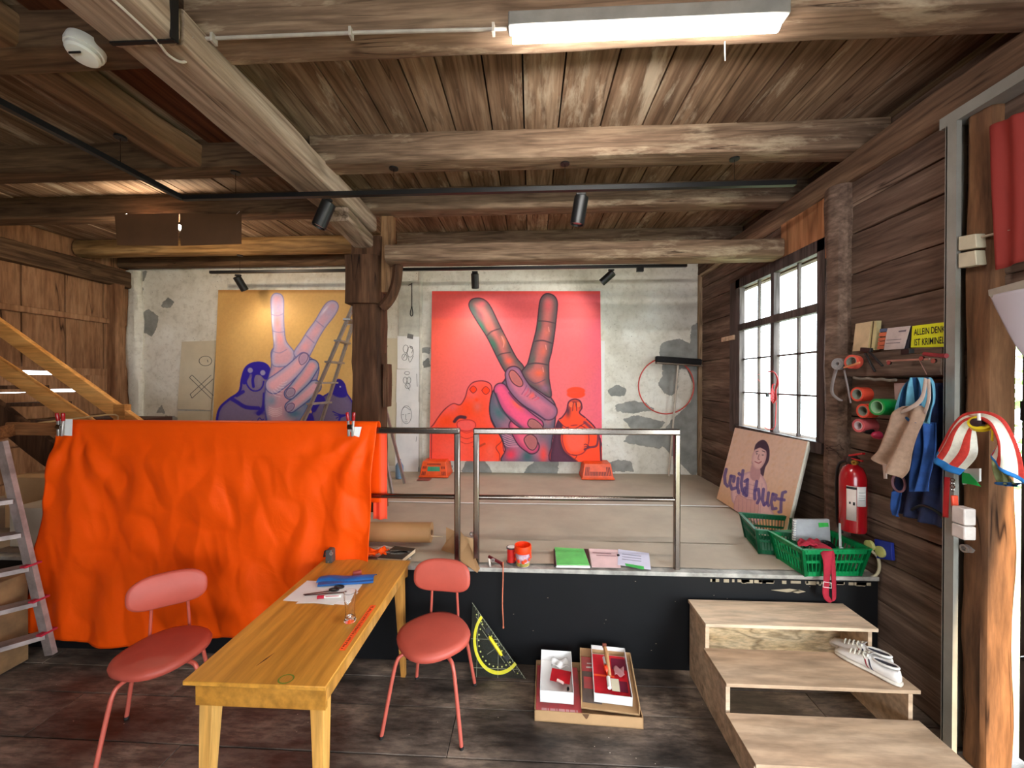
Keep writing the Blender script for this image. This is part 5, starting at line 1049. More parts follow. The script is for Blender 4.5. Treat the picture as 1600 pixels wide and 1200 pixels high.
# things on the table
slab('paper_sheet', [(442, 938), (480, 907), (566, 913), (543, 945)], TZ, .001, PAPER, 'upper white sheet of paper under the scissors on the table', 'paper', 'sheets on the table')
slab('paper_sheet', [(462, 943), (482, 929), (560, 925), (548, 938), (527, 940), (521, 945), (490, 942)], TZ+.0015, .001, PAPER, 'lower white torn sheet under the red marker on the table', 'paper', 'sheets on the table')
mb = MB()
def wrap(u, v):
    p = at(496, 910, Z=TZ+.006).lerp(at(583, 907, Z=TZ+.006), u); t = v*PI
    return p+Vector((0, .02-.034*math.cos(t)+.006*math.sin(u*8), .004+.017*math.sin(t)*(1+.15*math.sin(u*11))))
mb.surf(wrap, 30, 10); mb.prism([at(u, v, Z=TZ+.003) for u, v in ((496, 917), (524, 915), (583, 911), (584, 906), (500, 908))], (0, 0, .012)); mb.build('blue_sleeve', plain('blue_plastic', (28, 92, 160), .45, 0, .12, 12), None, 'rolled blue plastic sleeve lying behind the glass on the table', 'sleeve')
sc = thing('scissors', 'open black handled scissors on the white sheets', 'scissors', at(510, 927, Z=TZ))
mb = MB(); mb.bar(at(474, 929, Z=TZ+.008), at(518, 923, Z=TZ+.008), .008, .002); mb.bar(at(476, 930, Z=TZ+.006), at(540, 925, Z=TZ+.006), .007, .002); mb.build('blades', plain('dark_blade', (90, 84, 84), .3, .9), sc)
for c_ in ((522, 921), (530, 917)):
    p = at(*c_, Z=TZ+.008); mb = MB(); mb.tube([p+Vector((.026*math.cos(2*PI*k/16), .014*math.sin(2*PI*k/16), 0)) for k in range(17)], .005, 8); mb.build('finger_ring', RUBBER, sc)
mk = thing('marker_pen', 'white marker pen with a red cap in front of the scissors', 'marker', at(514, 932, Z=TZ)); a, b, c_ = at(496, 933, Z=TZ+.011), at(507, 932.5, Z=TZ+.011), at(533, 931, Z=TZ+.011)
mb = MB(); mb.tube([a, b], .009, 14); mb.build('cap', plain('marker_red', (190, 24, 50), .4), mk)
mb = MB(); mb.tube([b, c_], .008, 14); mb.build('barrel', WHITE, mk)
mb = MB(); mb.tube([b.lerp(c_, .1)+Vector((0, -.0065, .004)), b.lerp(c_, .9)+Vector((0, -.0065, .004))], .002, 6); mb.build('print_line', MAROON, mk)
gl = thing('glass', 'tall curved empty drinking glass on the table', 'glass', at(547, 970, Z=TZ)); c0 = at(547, 970, Z=TZ+.001)
mb = MB(); mb.lathe([(.001, 0), (.027, 0), (.029, .006), (.026, .02), (.0225, .04), (.0235, .075), (.029, .12), (.0305, .148), (.0288, .149), (.027, .12), (.0215, .075), (.0205, .04), (.022, .022), (.001, .016)], c0, n=40, caps=False); mb.build('bowl', CLEAR, gl)
mb = MB(); mb.tube(cat([c0+Vector((-.02, -.024, .11)), c0+Vector((-.005, -.03, .118)), c0+Vector((.008, -.03, .108)), c0+Vector((.018, -.026, .116))], 6), .0012, 6); mb.build('etched_mark', WHITE, gl)
tp_ = thing('tape_dispenser', 'small clear red tape dispenser behind the blue sleeve', 'tape dispenser', at(560, 898, Z=TZ)); p = at(558, 899, Z=TZ)
mb = MB(); mb.obox(p+Vector((0, 0, .014)), (.022, .012, 0), (-.006, .012, 0), (0, 0, .013)); mb.build('body', sheer('clear_red', (206, 110, 104), .5), tp_, bevel=.003)
mb = MB(); mb.obox(p+Vector((-.012, -.006, .006)), (.012, .004, 0), (-.003, .008, 0), (0, 0, .006)); mb.build('red_base', MAROON, tp_)
ps_ = thing('pencil_sharpener', 'grey crank pencil sharpener clamped at the far left corner of the table', 'pencil sharpener', at(517, 876, Z=TZ)); p = at(517, 877, Z=TZ)
mb = MB(); w, dp = .022, .03
prof = [(-w, 0), (w, 0), (w, .078), (w*.7, .088), (-w*.7, .088), (-w, .078)]
mb.prism([p+Vector((x, -dp, z)) for x, z in prof], (0, 2*dp, 0)); mb.build('case', DARKGREY, ps_, bevel=.003)
mb = MB(); mb.tube([p+Vector((-.02, -.01, .04)), p+Vector((-.042, -.012, .04))], .005, 8); mb.tube([p+Vector((-.042, -.012, .035)), p+Vector((-.034, -.012, .075)), p+Vector((-.022, -.02, .08))], .005, 8); mb.build('crank', BLACK, ps_)
mb = MB(); mb.ring(p+Vector((.018, -.033, .066)), (0, 1, 0), .004, .012, .006, 16); mb.lathe([(.004, 0), (.004, .003)], p+Vector((0, -.032, .01)), (0, -1, 0), 10); mb.build('pencil_port', ALU, ps_)

def chair(name, lb, loc, rz, legs, grp='salmon chairs at the table'):
    """local frame: +y is the back of the chair"""
    t = thing(name, lb, 'chair', loc, rz, grp); M = wmat(t)
    def B(mb, n, m, **k):
        mb.v = [tuple(M @ Vector(v)) for v in mb.v]; return mb.build(n, m, t, **k)
    mb = MB(); rings = []
    for r, z in ((.1, .418), (.19, .42), (.208, .432), (.212, .45), (.205, .466), (.18, .474), (.1, .478), (.01, .479)):
        rings.append([Vector((r*math.cos(a)*1.0*(1+.03*math.cos(4*a)), r*math.sin(a)*.98*(1+.03*math.cos(4*a)), z+.01*abs(math.sin(a))*(r/.2)*0)) for a in [2*PI*k/40 for k in range(40)]])
    mb.loft(rings); B(mb, 'seat', SALMON, smooth=70)
    mb = MB(); rings = []
    def bp(x, z, y): return Vector((x, .185+y-.18*(x/.2)**2*.25+(z-.71)*.12, z))
    for s, y in ((.9, -.018), (1, -.01), (1.02, 0), (1, .01), (.9, .016)):
        rings.append([bp(.18*s*math.copysign(abs(math.cos(a))**.62, math.cos(a)), .715+.095*s*math.copysign(abs(math.sin(a))**.75, math.sin(a)), y) for a in [2*PI*k/44 for k in range(44)]])
    mb.loft(rings); B(mb, 'backrest', SALMON, smooth=70)
    for s in (-1, 1):
        mb = MB(); P = cat([(s*.085, .1, .42), (s*.09, .19, .43), (s*.088, .205, .5), (s*.08, .2, .66)], 6); mb.tube(P, .008, 10); B(mb, 'back_strut', SALMONM)
    for (x, y) in legs:
        mb = MB(); P = cat([(x*.35, y*.35, .415), (x*.62, y*.62, .41), (x*.72, y*.72, .385), (x*.8, y*.8, .3), (x, y, .008)], 6); mb.tube(P, .0105, 12); lg = B(mb, 'leg', SALMONM)
        mb = MB(); mb.lathe([(.011, 0), (.0125, .002), (.0125, .016)], (x, y, 0), n=12); mb.v = [tuple(M @ Vector(v)) for v in mb.v]; mb.build('foot_cap', RUBBER, lg)
    return t
L4 = [(-.225, -.21), (.225, -.21), (-.195, .22), (.195, .22)]
chair('padded_chair', 'salmon vinyl chair right of the table, facing the camera', (-.572, 2.235, 0), math.radians(-5), L4)
chair('padded_chair', 'salmon vinyl chair left of the table, turned toward it in front of the cloth', (-2.045, 2.03, 0), math.radians(36), L4)

# set square leaning on the stage front
sq = thing('set_square', 'large clear set square with a yellow protractor arc leaning on the stage', 'set square', (-.25, 2.52, 0))
c_sq = sheer('clear_acrylic', (60, 62, 56), .6)
m = bpy.data.materials.new('smoky_acrylic'); N, L, B = nt(m); B.inputs['Base Color'].default_value = (*lin((56, 58, 48)), 1); B.inputs['Alpha'].default_value = .28; B.inputs['Roughness'].default_value = .15
O = at(734, 1046, Y=2.5); O.z = .004; Xr = at(822, 1042, Y=2.5).x; Hh = .445
UX = Vector((1, 0, 0)); UY = Vector((0, .11, .43)).normalized(); nn = UX.cross(UY)
wq = Xr-O.x
def S(a, b, k=0): return O+UX*(a*wq)+UY*(b*Hh)-Vector((0, .0016, 0))*k
mb = MB(); mb.prism([S(0, 0), S(1, 0), S(0, 1)], (0, .003, 0)); mb.build('plate', m, sq, smooth=0)
cx, cy = .5, .5; R0, R1 = .41, .46
mb = MB()
arc = lambda r, t: S(cx+r*math.cos(t), cy+r*math.sin(t), 1)
def arcsurf(u, v):
    t = math.radians(136+u*180); r = R0+(R1-R0)*v; a = cx+r*math.cos(t); b = cy+r*math.sin(t); return S(max(a, .02), max(b, .02), 1)
mb.surf(arcsurf, 60, 1); mb.build('yellow_scale', plain('yellow_scale', (226, 214, 30), .5), sq, smooth=0)
mb = MB()
def tri_clip(a0, b0, a1, b1): mb.tube([S(a0, b0, 1.3), S(a1, b1, 1.3)], .0009, 4)
for a0, b0, a1, b1 in ((0, .5, .5, .5), (.5, 0, .5, .5), (.12, .0, .12, .86), (0, .12, .86, .12), (.08, .8, .8, .08), (.3, .3, .55, .44), (.2, .62, .62, .2), (.0, .99, .99, 0)): tri_clip(a0, b0, a1, b1)
for k in range(24): q = .03+k*.04; tri_clip(q, 1-q-.04, q+.012, 1-q-.01)
mb.build('ruled_lines', plain('pale_line', (190, 190, 160), .5), sq, smooth=0)
mb = MB()
for k in range(14):
    t = math.radians(146+k*12.3); mb.lathe([(.0055, 0), (.0055, .001)], S(max(cx+.36*math.cos(t), .03), max(cy+.36*math.sin(t), .03), 1.5), (0, -1, 0), 6)
for k in range(9): mb.lathe([(.005, 0), (.005, .001)], S(.09+k*.095, .83-k*.095, 1.5), (0, -1, 0), 6)
mb.build('numerals', plain('pale_mark', (206, 206, 120), .5), sq, smooth=0)
mb = MB(); a, b = S(.33, .55, 6), S(.57, .3, 6); mb.tube([a, a.lerp(b, .1), a.lerp(b, .9), b], [.004, .011, .011, .004], 12); mb.build('yellow_grip', YELLOW, sq)
mb = MB(); d = Vector((0, -.004, 0))
for q in ((.3, .62), (.66, .27)):
    mb = MB(); p = S(*q, 2); mb.prism([p+UX*x+UY*z for x, z in ((-.022, 0), (0, .022), (.022, 0), (0, -.022))], (0, -.003, 0)); mb.build('grip_mount', BLACK, sq, smooth=0)


# cardboard tray with its raised lid, and the two white boxes
def openbox(mb, M, w, d, h, th=.004, front=1.0):
    """open-topped box w x d x h, corner at origin of M"""
    def bx(x0, x1, y0, y1, z0, z1): mb.add([M @ Vector((x, y, z)) for x in (x0, x1) for y in (y0, y1) for z in (z0, z1)], [(0, 1, 3, 2), (4, 6, 7, 5), (0, 4, 5, 1), (2, 3, 7, 6), (0, 2, 6, 4), (1, 5, 7, 3)])
    bx(0, w, 0, d, 0, th); bx(0, w, 0, th, 0, h*front); bx(0, w, d-th, d, 0, h); bx(0, th, 0, d, 0, h); bx(w-th, w, 0, d, 0, h)
tr = thing('cardboard_tray', 'shallow brown cardboard tray on the floor holding posters and white boxes', 'tray', (.33, 2.36, 0))
MT = Matrix.Translation((.022, 2.195, 0)) @ Matrix.Rotation(math.radians(-2.2), 4, 'Z')
mb = MB(); openbox(mb, MT, .61, .4, .062, .005); mb.build('tray_body', CARD, tr, smooth=0)
mb = MB(); mb.prism([MT @ Vector((x, -.001, z)) for x, z in ((.27, .062), (.31, .062), (.3, .04), (.292, .034))], (0, -.0015, 0)); mb.build('torn_notch', DKCARD, tr, smooth=0)
M2 = Matrix.Translation((.29, 2.215, .066)) @ Matrix.Rotation(math.radians(-6), 4, 'Z') @ Matrix.Rotation(math.radians(7), 4, 'X')
li = thing('cardboard_box', 'brown cardboard box lid propped in the right half of the tray', 'box', (.45, 2.4, .07))
mb = MB(); openbox(mb, M2, .325, .36, .07, .005, .15); mb.build('box_body', CARD, li, smooth=0)
def flat(name, M, x0, x1, y0, y1, z, m, lb=None, cat_=None, parent=None, grp=None, th=.001):
    mb = MB(); mb.prism([M @ Vector(p) for p in ((x0, y0, z), (x1, y0, z), (x1, y1, z), (x0, y1, z))], M.to_3x3() @ Vector((0, 0, th))); return mb.build(name, m, parent, lb, cat_, grp, smooth=0)
PINKP = plain('red_print', (214, 84, 88), .5, 0, .25, 14, col2=(176, 96, 96)); REDP = plain('red_card', (206, 22, 36), .45, 0, .2, 8)
pm = thing('poster', 'red and pink poster with white block letters lying in the left half of the tray', 'poster', (.17, 2.3, .01))
flat('sheet', MT, .008, .272, .007, .38, .04, PINKP, parent=pm)
mb = MB()
for k, (x, w_) in enumerate(((.04, .03), (.075, .008), (.09, .03), (.125, .008), (.14, .035), (.18, .02), (.205, .03), (.24, .01))):
    mb.prism([MT @ Vector(p) for p in ((x, .01, .0415), (x+w_, .01, .0415), (x+w_, .045, .0415), (x, .045, .0415))], (0, 0, .0005))
mb.build('block_letters', plain('pale_pink_ink', (226, 170, 172), .6), pm, smooth=0)
pm = thing('poster', 'magazine with a red and grey cover standing along the left side of the raised lid', 'magazine', (.35, 2.35, .08))
flat('cover', M2, .01, .12, .03, .35, .012, plain('grey_print_cover', (120, 104, 98), .5, 0, .3, 10), parent=pm); flat('red_field', M2, .01, .09, .24, .35, .0135, PINKP, parent=pm); flat('red_field', M2, .02, .1, .12, .2, .0135, PINKP, parent=pm)
mb = MB()
for k in range(6): mb.obox(M2 @ Vector((.1, .05+k*.02, .016)), (.009, 0, 0), (0, .003, 0), (0, 0, .001))
mb.build('binding_holes', BLACK, pm, smooth=0)
mb = MB(); mb.obox(M2 @ Vector((.06, .3, .0155)), (.016, 0, 0), (0, .004, 0), (0, 0, .0006)); mb.obox(M2 @ Vector((.06, .27, .0155)), (.022, 0, 0), (0, .006, 0), (0, 0, .0006)); mb.build('title_letters', PAPER, pm, smooth=0)
def wbox(lb, M, w, d, h, front):
    t = thing('white_box', lb, 'box', M @ Vector((w/2, d/2, 0)), 0, 'white cardboard boxes in the tray'); mb = MB(); openbox(mb, M, w, d, h, .003, front); mb.build('box_body', PAPER, t, smooth=0); return t
MA = Matrix.Translation((.055, 2.245, .07)) @ Matrix.Rotation(math.radians(-3), 4, 'Z') @ Matrix.Rotation(math.radians(6), 4, 'X')
wbox('left white open box with a red card inside', MA, .195, .3, .075, 1)
flat('red_card', MA @ Matrix.Rotation(math.radians(-9), 4, 'Z'), .04, .16, .11, .2, .045, REDP, 'small red gift card lying in the left white box', 'card', th=.003)
mb = MB(); q = MA @ Vector((.12, .24, .02))
mb.surf(lambda u, v: q+Vector(((u-.5)*.11, (v-.5)*.07, .02+.012*math.sin(u*9)*math.cos(v*7))), 16, 10); mb.build('tissue', PAPER, None, 'crumpled white tissue at the back of the left white box', 'tissue', smooth=180, solid=.001)
mb = MB(); mb.tube([MA @ Vector((.1, .1, .055)), MA @ Vector((.14, .085, .05))], .008, 12); mb.build('glue_tube', plain('pinkish_tube', (232, 190, 180), .4), None, 'small pale tube leaning on the red card', 'tube')
mb = MB(); mb.lathe([(.007, 0), (.008, .01), (.005, .018)], MA @ Vector((.165, .06, .03)), n=12); mb.build('bottle_stopper', BLACK, None, 'small black stopper in the front corner of the left white box', 'stopper')
MBx = Matrix.Translation((.365, 2.225, .1)) @ Matrix.Rotation(math.radians(-6), 4, 'Z') @ Matrix.Rotation(math.radians(8), 4, 'X')
wbox('right white open box filled with red prints and tools', MBx, .215, .34, .06, .95)
rp = thing('red_print', 'glossy red and dark photo print lining the right white box', 'print', MBx @ Vector((.1, .15, .01)))
flat('sheet', MBx, .006, .209, .03, .3, .03, REDP, parent=rp); flat('dark_band', MBx, .12, .209, .2, .28, .0325, plain('dark_maroon_print', (110, 18, 46), .45), parent=rp); flat('dark_band', MBx, .12, .2, .05, .12, .0325, plain('dark_maroon_print', (110, 18, 46)), parent=rp); flat('orange_stripe', MBx, .006, .13, .14, .152, .0325, plain('orange_ink', (244, 84, 40), .5), parent=rp)
hb = thing('hand_brush', 'wooden handled brush standing in the right white box', 'brush', MBx @ Vector((.1, .2, .04)))
mb = MB(); mb.tube([MBx @ Vector((.085, .3, .085)), MBx @ Vector((.09, .25, .09)), MBx @ Vector((.1, .13, .05))], [.011, .014, .01], 12); mb.build('handle', plain('tan_handle', (206, 150, 100), .5), hb)
mb = MB(); mb.obox(MBx @ Vector((.083, .315, .088)), (.013, 0, 0), (0, .006, 0), (0, 0, .012)); mb.build('brush_block', plain('brown_block', (130, 64, 44), .6), hb, bevel=.002)
mb = MB(); mb.tube([MBx @ Vector((.075, .25, .06)), MBx @ Vector((.08, .2, .06))], .009, 12); mb.build('glue_stick', PAPER, None, 'white glue stick beside the brush in the right box', 'glue stick')
mb = MB(); mb.ring(MBx @ Vector((.075, .17, .05)), (1, .2, .2), .012, .026, .016, 24); mb.build('orange_tape_roll', NEON, None, 'small orange tape roll in the right white box', 'tape roll')
mb = MB(); mb.tube([MBx @ Vector((.09, .12, .05)), MBx @ Vector((.092, .05, .05))], .012, 14); mb.build('white_bottle', WHITE, None, 'small white bottle at the front of the right white box', 'bottle')
flat('tan_card', MBx, .105, .15, .035, .115, .05, OLDPAPER, 'tan card strip beside the small white bottle', 'card')
mb = MB(); mb.surf(lambda u, v: MBx @ Vector((.13+.06*u, .14+.06*v, .05+.01*math.sin(u*8+v*6))), 12, 8); mb.build('plastic_wrap', sheer('clear_wrap', (222, 170, 170), .5), None, 'crinkled clear wrap in the right white box', 'wrap', smooth=180, solid=.001)

# plywood steps
stp = thing('plywood_steps', 'three tread plywood steps leading up to the stage on the right', 'steps', (1.55, 2.2, 0))
SX0, SX1 = 1.045, 2.035; T = [(.5, 2.34, 2.6), (.335, 2.095, 2.37), (.17, 1.825, 2.105)]
for z, y0, y1 in T:
    mb = MB(); mb.box(SX0, SX1, y0, y1, z-.02, z); mb.build('tread', W_PLY, stp, bevel=.002)
for x in (SX0+.012, SX1-.034):
    mb = MB(); mb.prism([(x, y, z) for y, z in ((2.6, 0), (2.6, .48), (2.37, .48), (2.37, .315), (2.125, .315), (2.125, .15), (1.86, .15), (1.86, 0))], (.022, 0, 0)); mb.build('side_panel', W_PLY, stp)
mb = MB(); mb.box(SX0+.034, SX1-.034, 2.575, 2.597, .05, .48); mb.build('back_riser', W_PLYSIDE, stp)
mb = MB(); mb.box(SX0+.034, SX1-.034, 1.98, 2.0, .12, .15); mb.build('cross_brace', W_PLY, stp)

# sneakers, toes to the upper left
def shoe(lb, loc, rz):
    t = thing('sneaker', lb, 'shoe', loc, rz, 'white sneakers on the middle tread'); M = wmat(t)
    def B(mb, n, m, p=None, **k): mb.v = [tuple(M @ Vector(v)) for v in mb.v]; return mb.build(n, m, p or t, **k)
    Ls = [(-.14, .02, .02), (-.135, .034, .032), (-.11, .041, .043), (-.07, .046, .054), (-.03, .043, .07), (.01, .037, .086), (.04, .034, .074), (.08, .034, .068), (.115, .033, .076), (.135, .026, .078), (.143, .012, .06)]
    def sec(y, w, h, z0, top=1): return [Vector((w*math.copysign(abs(math.cos(a))**.7, math.cos(a))*(1-.28*max(0, math.sin(a))), y, z0+(h-z0)*(.5+.5*math.copysign(abs(math.sin(a))**.8, math.sin(a))))) for a in [2*PI*k/24 for k in range(24)]]
    mb = MB(); mb.loft([sec(y, w, h, .014) for y, w, h in Ls]); B(mb, 'upper', plain('white_leather', (226, 220, 214), .4, 0, .06, 20), smooth=60)
    mb = MB(); mb.loft([sec(y, w*1.08+.002, .024, 0) for y, w, h in [(-.146, .018, 0)]+Ls[1:-1]+[(.146, .016, 0)]]); B(mb, 'sole', plain('rubber_sole', (214, 204, 190), .6, 0, .1, 20), smooth=60)
    mb = MB(); mb.loft([[Vector((w*math.cos(a), y+.0+l*math.sin(a), z+(.012 if math.sin(a) > 0 else 0)*math.sin(a))) for a in [2*PI*k/24 for k in range(24)]] for w, l, z, y in ((.026, .05, .074, .078), (.024, .047, .08, .078), (.018, .04, .076, .078))]); B(mb, 'collar', plain('dark_lining', (52, 50, 60), .9, 0, .1, 30), smooth=60)
    mb = MB(); mb.tube([Vector((.027*math.cos(2*PI*k/28), .08+.053*math.sin(2*PI*k/28), .082+.006*math.sin(2*PI*k/28))) for k in range(29)], .0065, 8, False); B(mb, 'padded_rim', plain('white_leather', (226, 220, 214)), smooth=60)
    mb = MB()
    for k in range(5):
        y = -.075+k*.02; z = .058+k*.0075; mb.tube(cat([(-.026, y, z-.008), (0, y+.003, z+.008), (.026, y+.006, z-.008)], 4), .0045, 6)
    mb.tube(cat([(0, .01, .09), (-.02, -.01, .086), (-.03, .01, .07)], 5), .0025, 6); mb.tube(cat([(0, .01, .09), (.02, -.01, .086), (.032, .005, .066)], 5), .0025, 6); B(mb, 'laces', WHITEC)
    mb = MB(); mb.loft([[Vector((x*s, -.005+.022*yy, .088+.016*yy)) for x, yy in ((-.018, -1), (.018, -1), (.016, 1), (-.016, 1))] for s in (1, 1)] and [[Vector((-.019, -.02, .078)), Vector((.019, -.02, .078)), Vector((.017, .024, .104)), Vector((-.017, .024, .104))], [Vector((-.019, -.02, .073)), Vector((.019, -.02, .073)), Vector((.017, .024, .099)), Vector((-.017, .024, .099))]]); B(mb, 'tongue', plain('grey_tongue', (176, 170, 164), .6))
    for s in (-1, 1):
        for q, mm in ((.012, 'stripe_red'), (.03, 'stripe_navy')):
            mb = MB(); 
            def wall(y, f): 
                for i in range(len(Ls)-1):
                    if Ls[i][0] <= y <= Ls[i+1][0]: k = (y-Ls[i][0])/(Ls[i+1][0]-Ls[i][0]); w = Ls[i][1]*(1-k)+Ls[i+1][1]*k; h = Ls[i][2]*(1-k)+Ls[i+1][2]*k; break
                a = math.asin(max(-1, min(1, 2*(f-.5))))
                sp_ = sec(y, w, h, .014); a = -PI/2+PI*f; c = math.cos(a); n_ = math.sin(a)
                return Vector((s*(w*abs(c)**.7*(1-.28*max(0, n_))+.0012), y, .014+(h-.014)*(.5+.5*math.copysign(abs(n_)**.8, n_))))
            mb.surf(lambda u, v: wall(q-.006+.007*u+.02*(.5-v), .3+.42*v), 1, 8); B(mb, 'side_stripe', plain(mm, (150, 40, 56) if q < .02 else (40, 44, 64), .5), smooth=60, solid=.001)
    return t
pz = .335
s1a, s1b = at(1312, 1022, Z=pz), at(1408, 1074, Z=pz); s2a, s2b = at(1322, 1013, Z=pz), at(1416, 1060, Z=pz)
for a, b, lb, dx, dy in ((s1a, s1b, 'near white sneaker with red and navy side stripes on the middle plywood step', 0, -.015), (s2a, s2b, 'far white sneaker with dark lining showing, behind the other on the middle step', .012, .055)):
    d = (b-a); c = (s1a+s1b)/2 if dy < 0 else (s1a+s1b)/2+Vector((.035, .085, 0)); ang = math.atan2(d.y, d.x)-PI/2
    shoe(lb, (c.x, c.y+.01, pz+.001), ang)
# ------------------------------------------------------------------ left side: stair, handrail, ladder, boxes
sr = thing('wooden_stair', 'orange pine staircase climbing to the left behind the orange cloth', 'staircase', (-4.6, 3.4, ZS))
mb = MB(); mb.beam(at(-110, 432, Y=3.4), at(250, 690, Y=3.4), .05, .13, .006, .003, .2, .7, 30, (0, 0, 1)); mb.build('hand_rail', W_ORANGE, sr)
mb = MB(); mb.beam(at(-110, 497, Y=3.4), at(185, 696, Y=3.4), .05, .13, .006, .003, .2, .5, 31, (0, 0, 1)); mb.build('stringer', W_ORANGE, sr)
mb = MB(); p = at(191, 632, Y=3.4); mb.box(p.x-.055, p.x+.055, 3.37, 3.43, ZS, p.z); mb.build('newel_post', W_ORANGE, sr)
mb = MB(); mb.beam(at(-40, 620, Y=3.75), at(150, 760, Y=3.75), .05, .26, .01, .01, .2, .2, 33, (0, 0, 1)); mb.build('rear_stringer', W_POST, sr)
for k in range(5):
    a = at(-10+k*38, 605+k*27, Y=3.42); mb = MB(); mb.box(a.x-.12, a.x+.14, 3.42, 3.74, a.z-.02, a.z+.015); mb.build('stair_tread', W_POST, sr)
hr = thing('wooden_guard', 'brown wooden guard rail left of the orange cloth with a corner bend', 'railing', (-3.8, 2.5, ZS))
mb = MB(); mb.beam((-3.45, 2.66, 1.6), (-3.86, 2.66, 1.6), .05, .09, .01, .004, .1, .6, 34); mb.beam((-3.84, 2.68, 1.595), (-3.56, 2.26, 1.57), .05, .085, .01, .004, .1, .5, 35); mb.build('rail', wood('guard_wood', [(110, 66, 36), (160, 104, 62), (186, 128, 82)], 0), hr)
mb = MB(); mb.beam((-3.58, 2.3, 0), (-3.58, 2.3, 1.53), .06, .06, .006, .004, .15, .4, 36, (0, 1, 0)); mb.build('post', wood('guard_post_wood', [(110, 66, 36), (160, 104, 62), (186, 128, 82)], 2), hr)
mb = MB(); mb.tube(cat([at(38, 664, Y=3.0), at(110, 655, Y=3.2), at(180, 648, Y=3.36), at(181, 662, Y=3.36)], 4), .008, 6); mb.build('cord', plain('pale_cord', (196, 160, 110), .8), None, 'pale cord strung from the wooden guard to the stair newel', 'cord')
al = thing('step_ladder', 'worn aluminium step ladder at the left edge, spattered with paint', 'ladder', (-3.2, 2.3, 0))
def q2(u, v, Y): return at(u, v, Y=Y)
RF, RT = q2(80, 1022, 2.42), q2(2, 690, 2.36); RF.z = max(RF.z, .02)
LO = Vector((-.36, -.36, 0))
for O_ in (Vector((0, 0, 0)), LO): mb = MB(); mb.bar(RF+O_, RT+O_*.8, .028, .06, (1, 0, 0)); mb.build('front_rail', ALU2, al)
for O_ in (Vector((0, 0, 0)), LO): mb = MB(); mb.bar(RF+O_+Vector((-.16, .12, 0)), RT+O_*.8+Vector((-.01, 0, -.02)), .024, .04, (1, 0, 0)); mb.build('rear_leg', ALU2, al)
for v in (990, 938, 884, 832, 780): 
    k = (v-690)/(1022-690); a = RT.lerp(RF, k); b = a+LO*(.8+.2*k); mb = MB(); mb.bar(a, b, .09, .028); mb.build('tread', ALU2, al)
for v in (990, 938, 884): k = (v-690)/(1022-690); a = RT.lerp(RF, k); mb = MB(); mb.box(a.x-.01, a.x+.03, a.y-.05, a.y+.04, a.z+.012, a.z+.026); o = mb.build('red_cap', MAROON, al, bevel=.003); o['label'] = 'dark red plastic tread cap'
mb = MB(); p = RT.lerp(RF, .3)
mb.surf(lambda u, v: p+Vector((-.22+.16*u, -.16+.05*math.sin(u*5)+.03*noise.noise(Vector((u*4, v*4, 1))), .1-.24*v)), 24, 24); mb.build('plastic_bag', sheer('red_white_bag', (176, 120, 124), .4), None, 'crumpled red and white plastic bag hanging on the left ladder', 'bag', smooth=180, solid=.001)
mb = MB(); mb.box(-4.55, -4.05, 3.1, 3.5, ZS+.01, 1.12); mb.build('cardboard_box', CARD, None, 'upper pale cardboard box behind the left edge of the orange cloth', 'box', 'cardboard boxes left of the cloth', bevel=.004)
mb = MB(); mb.box(-4.0, -3.45, 2.75, 3.05, ZS+.01, .98); mb.build('cardboard_box', KRAFT, None, 'lower tan cardboard box beside the left end of the orange cloth', 'box', 'cardboard boxes left of the cloth', bevel=.004)
mb = MB(); mb.box(-4.9, -4.1, 3.9, 4.2, ZS+.01, 1.55); mb.build('dark_cabinet', plain('dark_brown_board', (70, 40, 24), .8), None, 'dark brown upright board box under the stair', 'box')
mb = MB(); mb.box(-3.9, -3.5, 2.15, 2.5, .01, .62); mb.build('brown_box', plain('spattered_carton', (140, 104, 66), .85, 0, .25, 5), None, 'tall brown carton standing behind the left ladder', 'box', bevel=.004)

# ------------------------------------------------------------------ baskets and what is in them
def basket(lb, C, w, d, h, rz, m, handle=True):
    t = thing('shopping_basket', lb, 'basket', C, rz, 'green shopping baskets'); M = wmat(t)
    def B(mb, n, mm, **k): mb.v = [tuple(M @ Vector(v)) for v in mb.v]; return mb.build(n, mm, t, **k)
    k = .82
    def P(x, y, z): f = k+(1-k)*z/h; return Vector((x*f, y*f, z))
    mb = MB(); hw, hd = w/2, d/2; mb.box(-hw*k, hw*k, -hd*k, hd*k, 0, .004)
    for (ax, ay, bx, by, n) in ((-1, -1, 1, -1, 15), (1, -1, 1, 1, 10), (1, 1, -1, 1, 15), (-1, 1, -1, -1, 10)):
        for i in range(n+1):
            q = i/n; x = (ax+(bx-ax)*q)*hw; y = (ay+(by-ay)*q)*hd; mb.bar(P(x, y, 0), P(x, y, h), .008 if 0 < i < n else .02, .004 if 0 < i < n else .02, (bx-ax, by-ay, 0) if 0 < i < n else (1, 0, 0))
        for z, tk in ((.012, .03), (h*.52, .016), (h-.016, .036)):
            mb.bar(P(ax*hw, ay*hd, z), P(bx*hw, by*hd, z), .004, tk)
    for (ax, ay, bx, by) in ((-1, -1, 1, -1), (1, -1, 1, 1), (1, 1, -1, 1), (-1, 1, -1, -1)): mb.bar(P(ax*(hw+.006), ay*(hd+.006), h), P(bx*(hw+.006), by*(hd+.006), h), .022, .006)
    B(mb, 'basket_body', m, bevel=0)
    return t
basket('rear dark green shopping basket beside the leaning painting', (1.86, 3.04, ZS+.008), .34, .36, .185, math.radians(-12), DKGREEN)
b2 = basket('front bright green shopping basket with a red strap hanging over its edge', (1.965, 2.73, ZS+.008), .44, .3, .185, math.radians(4), GREEN)
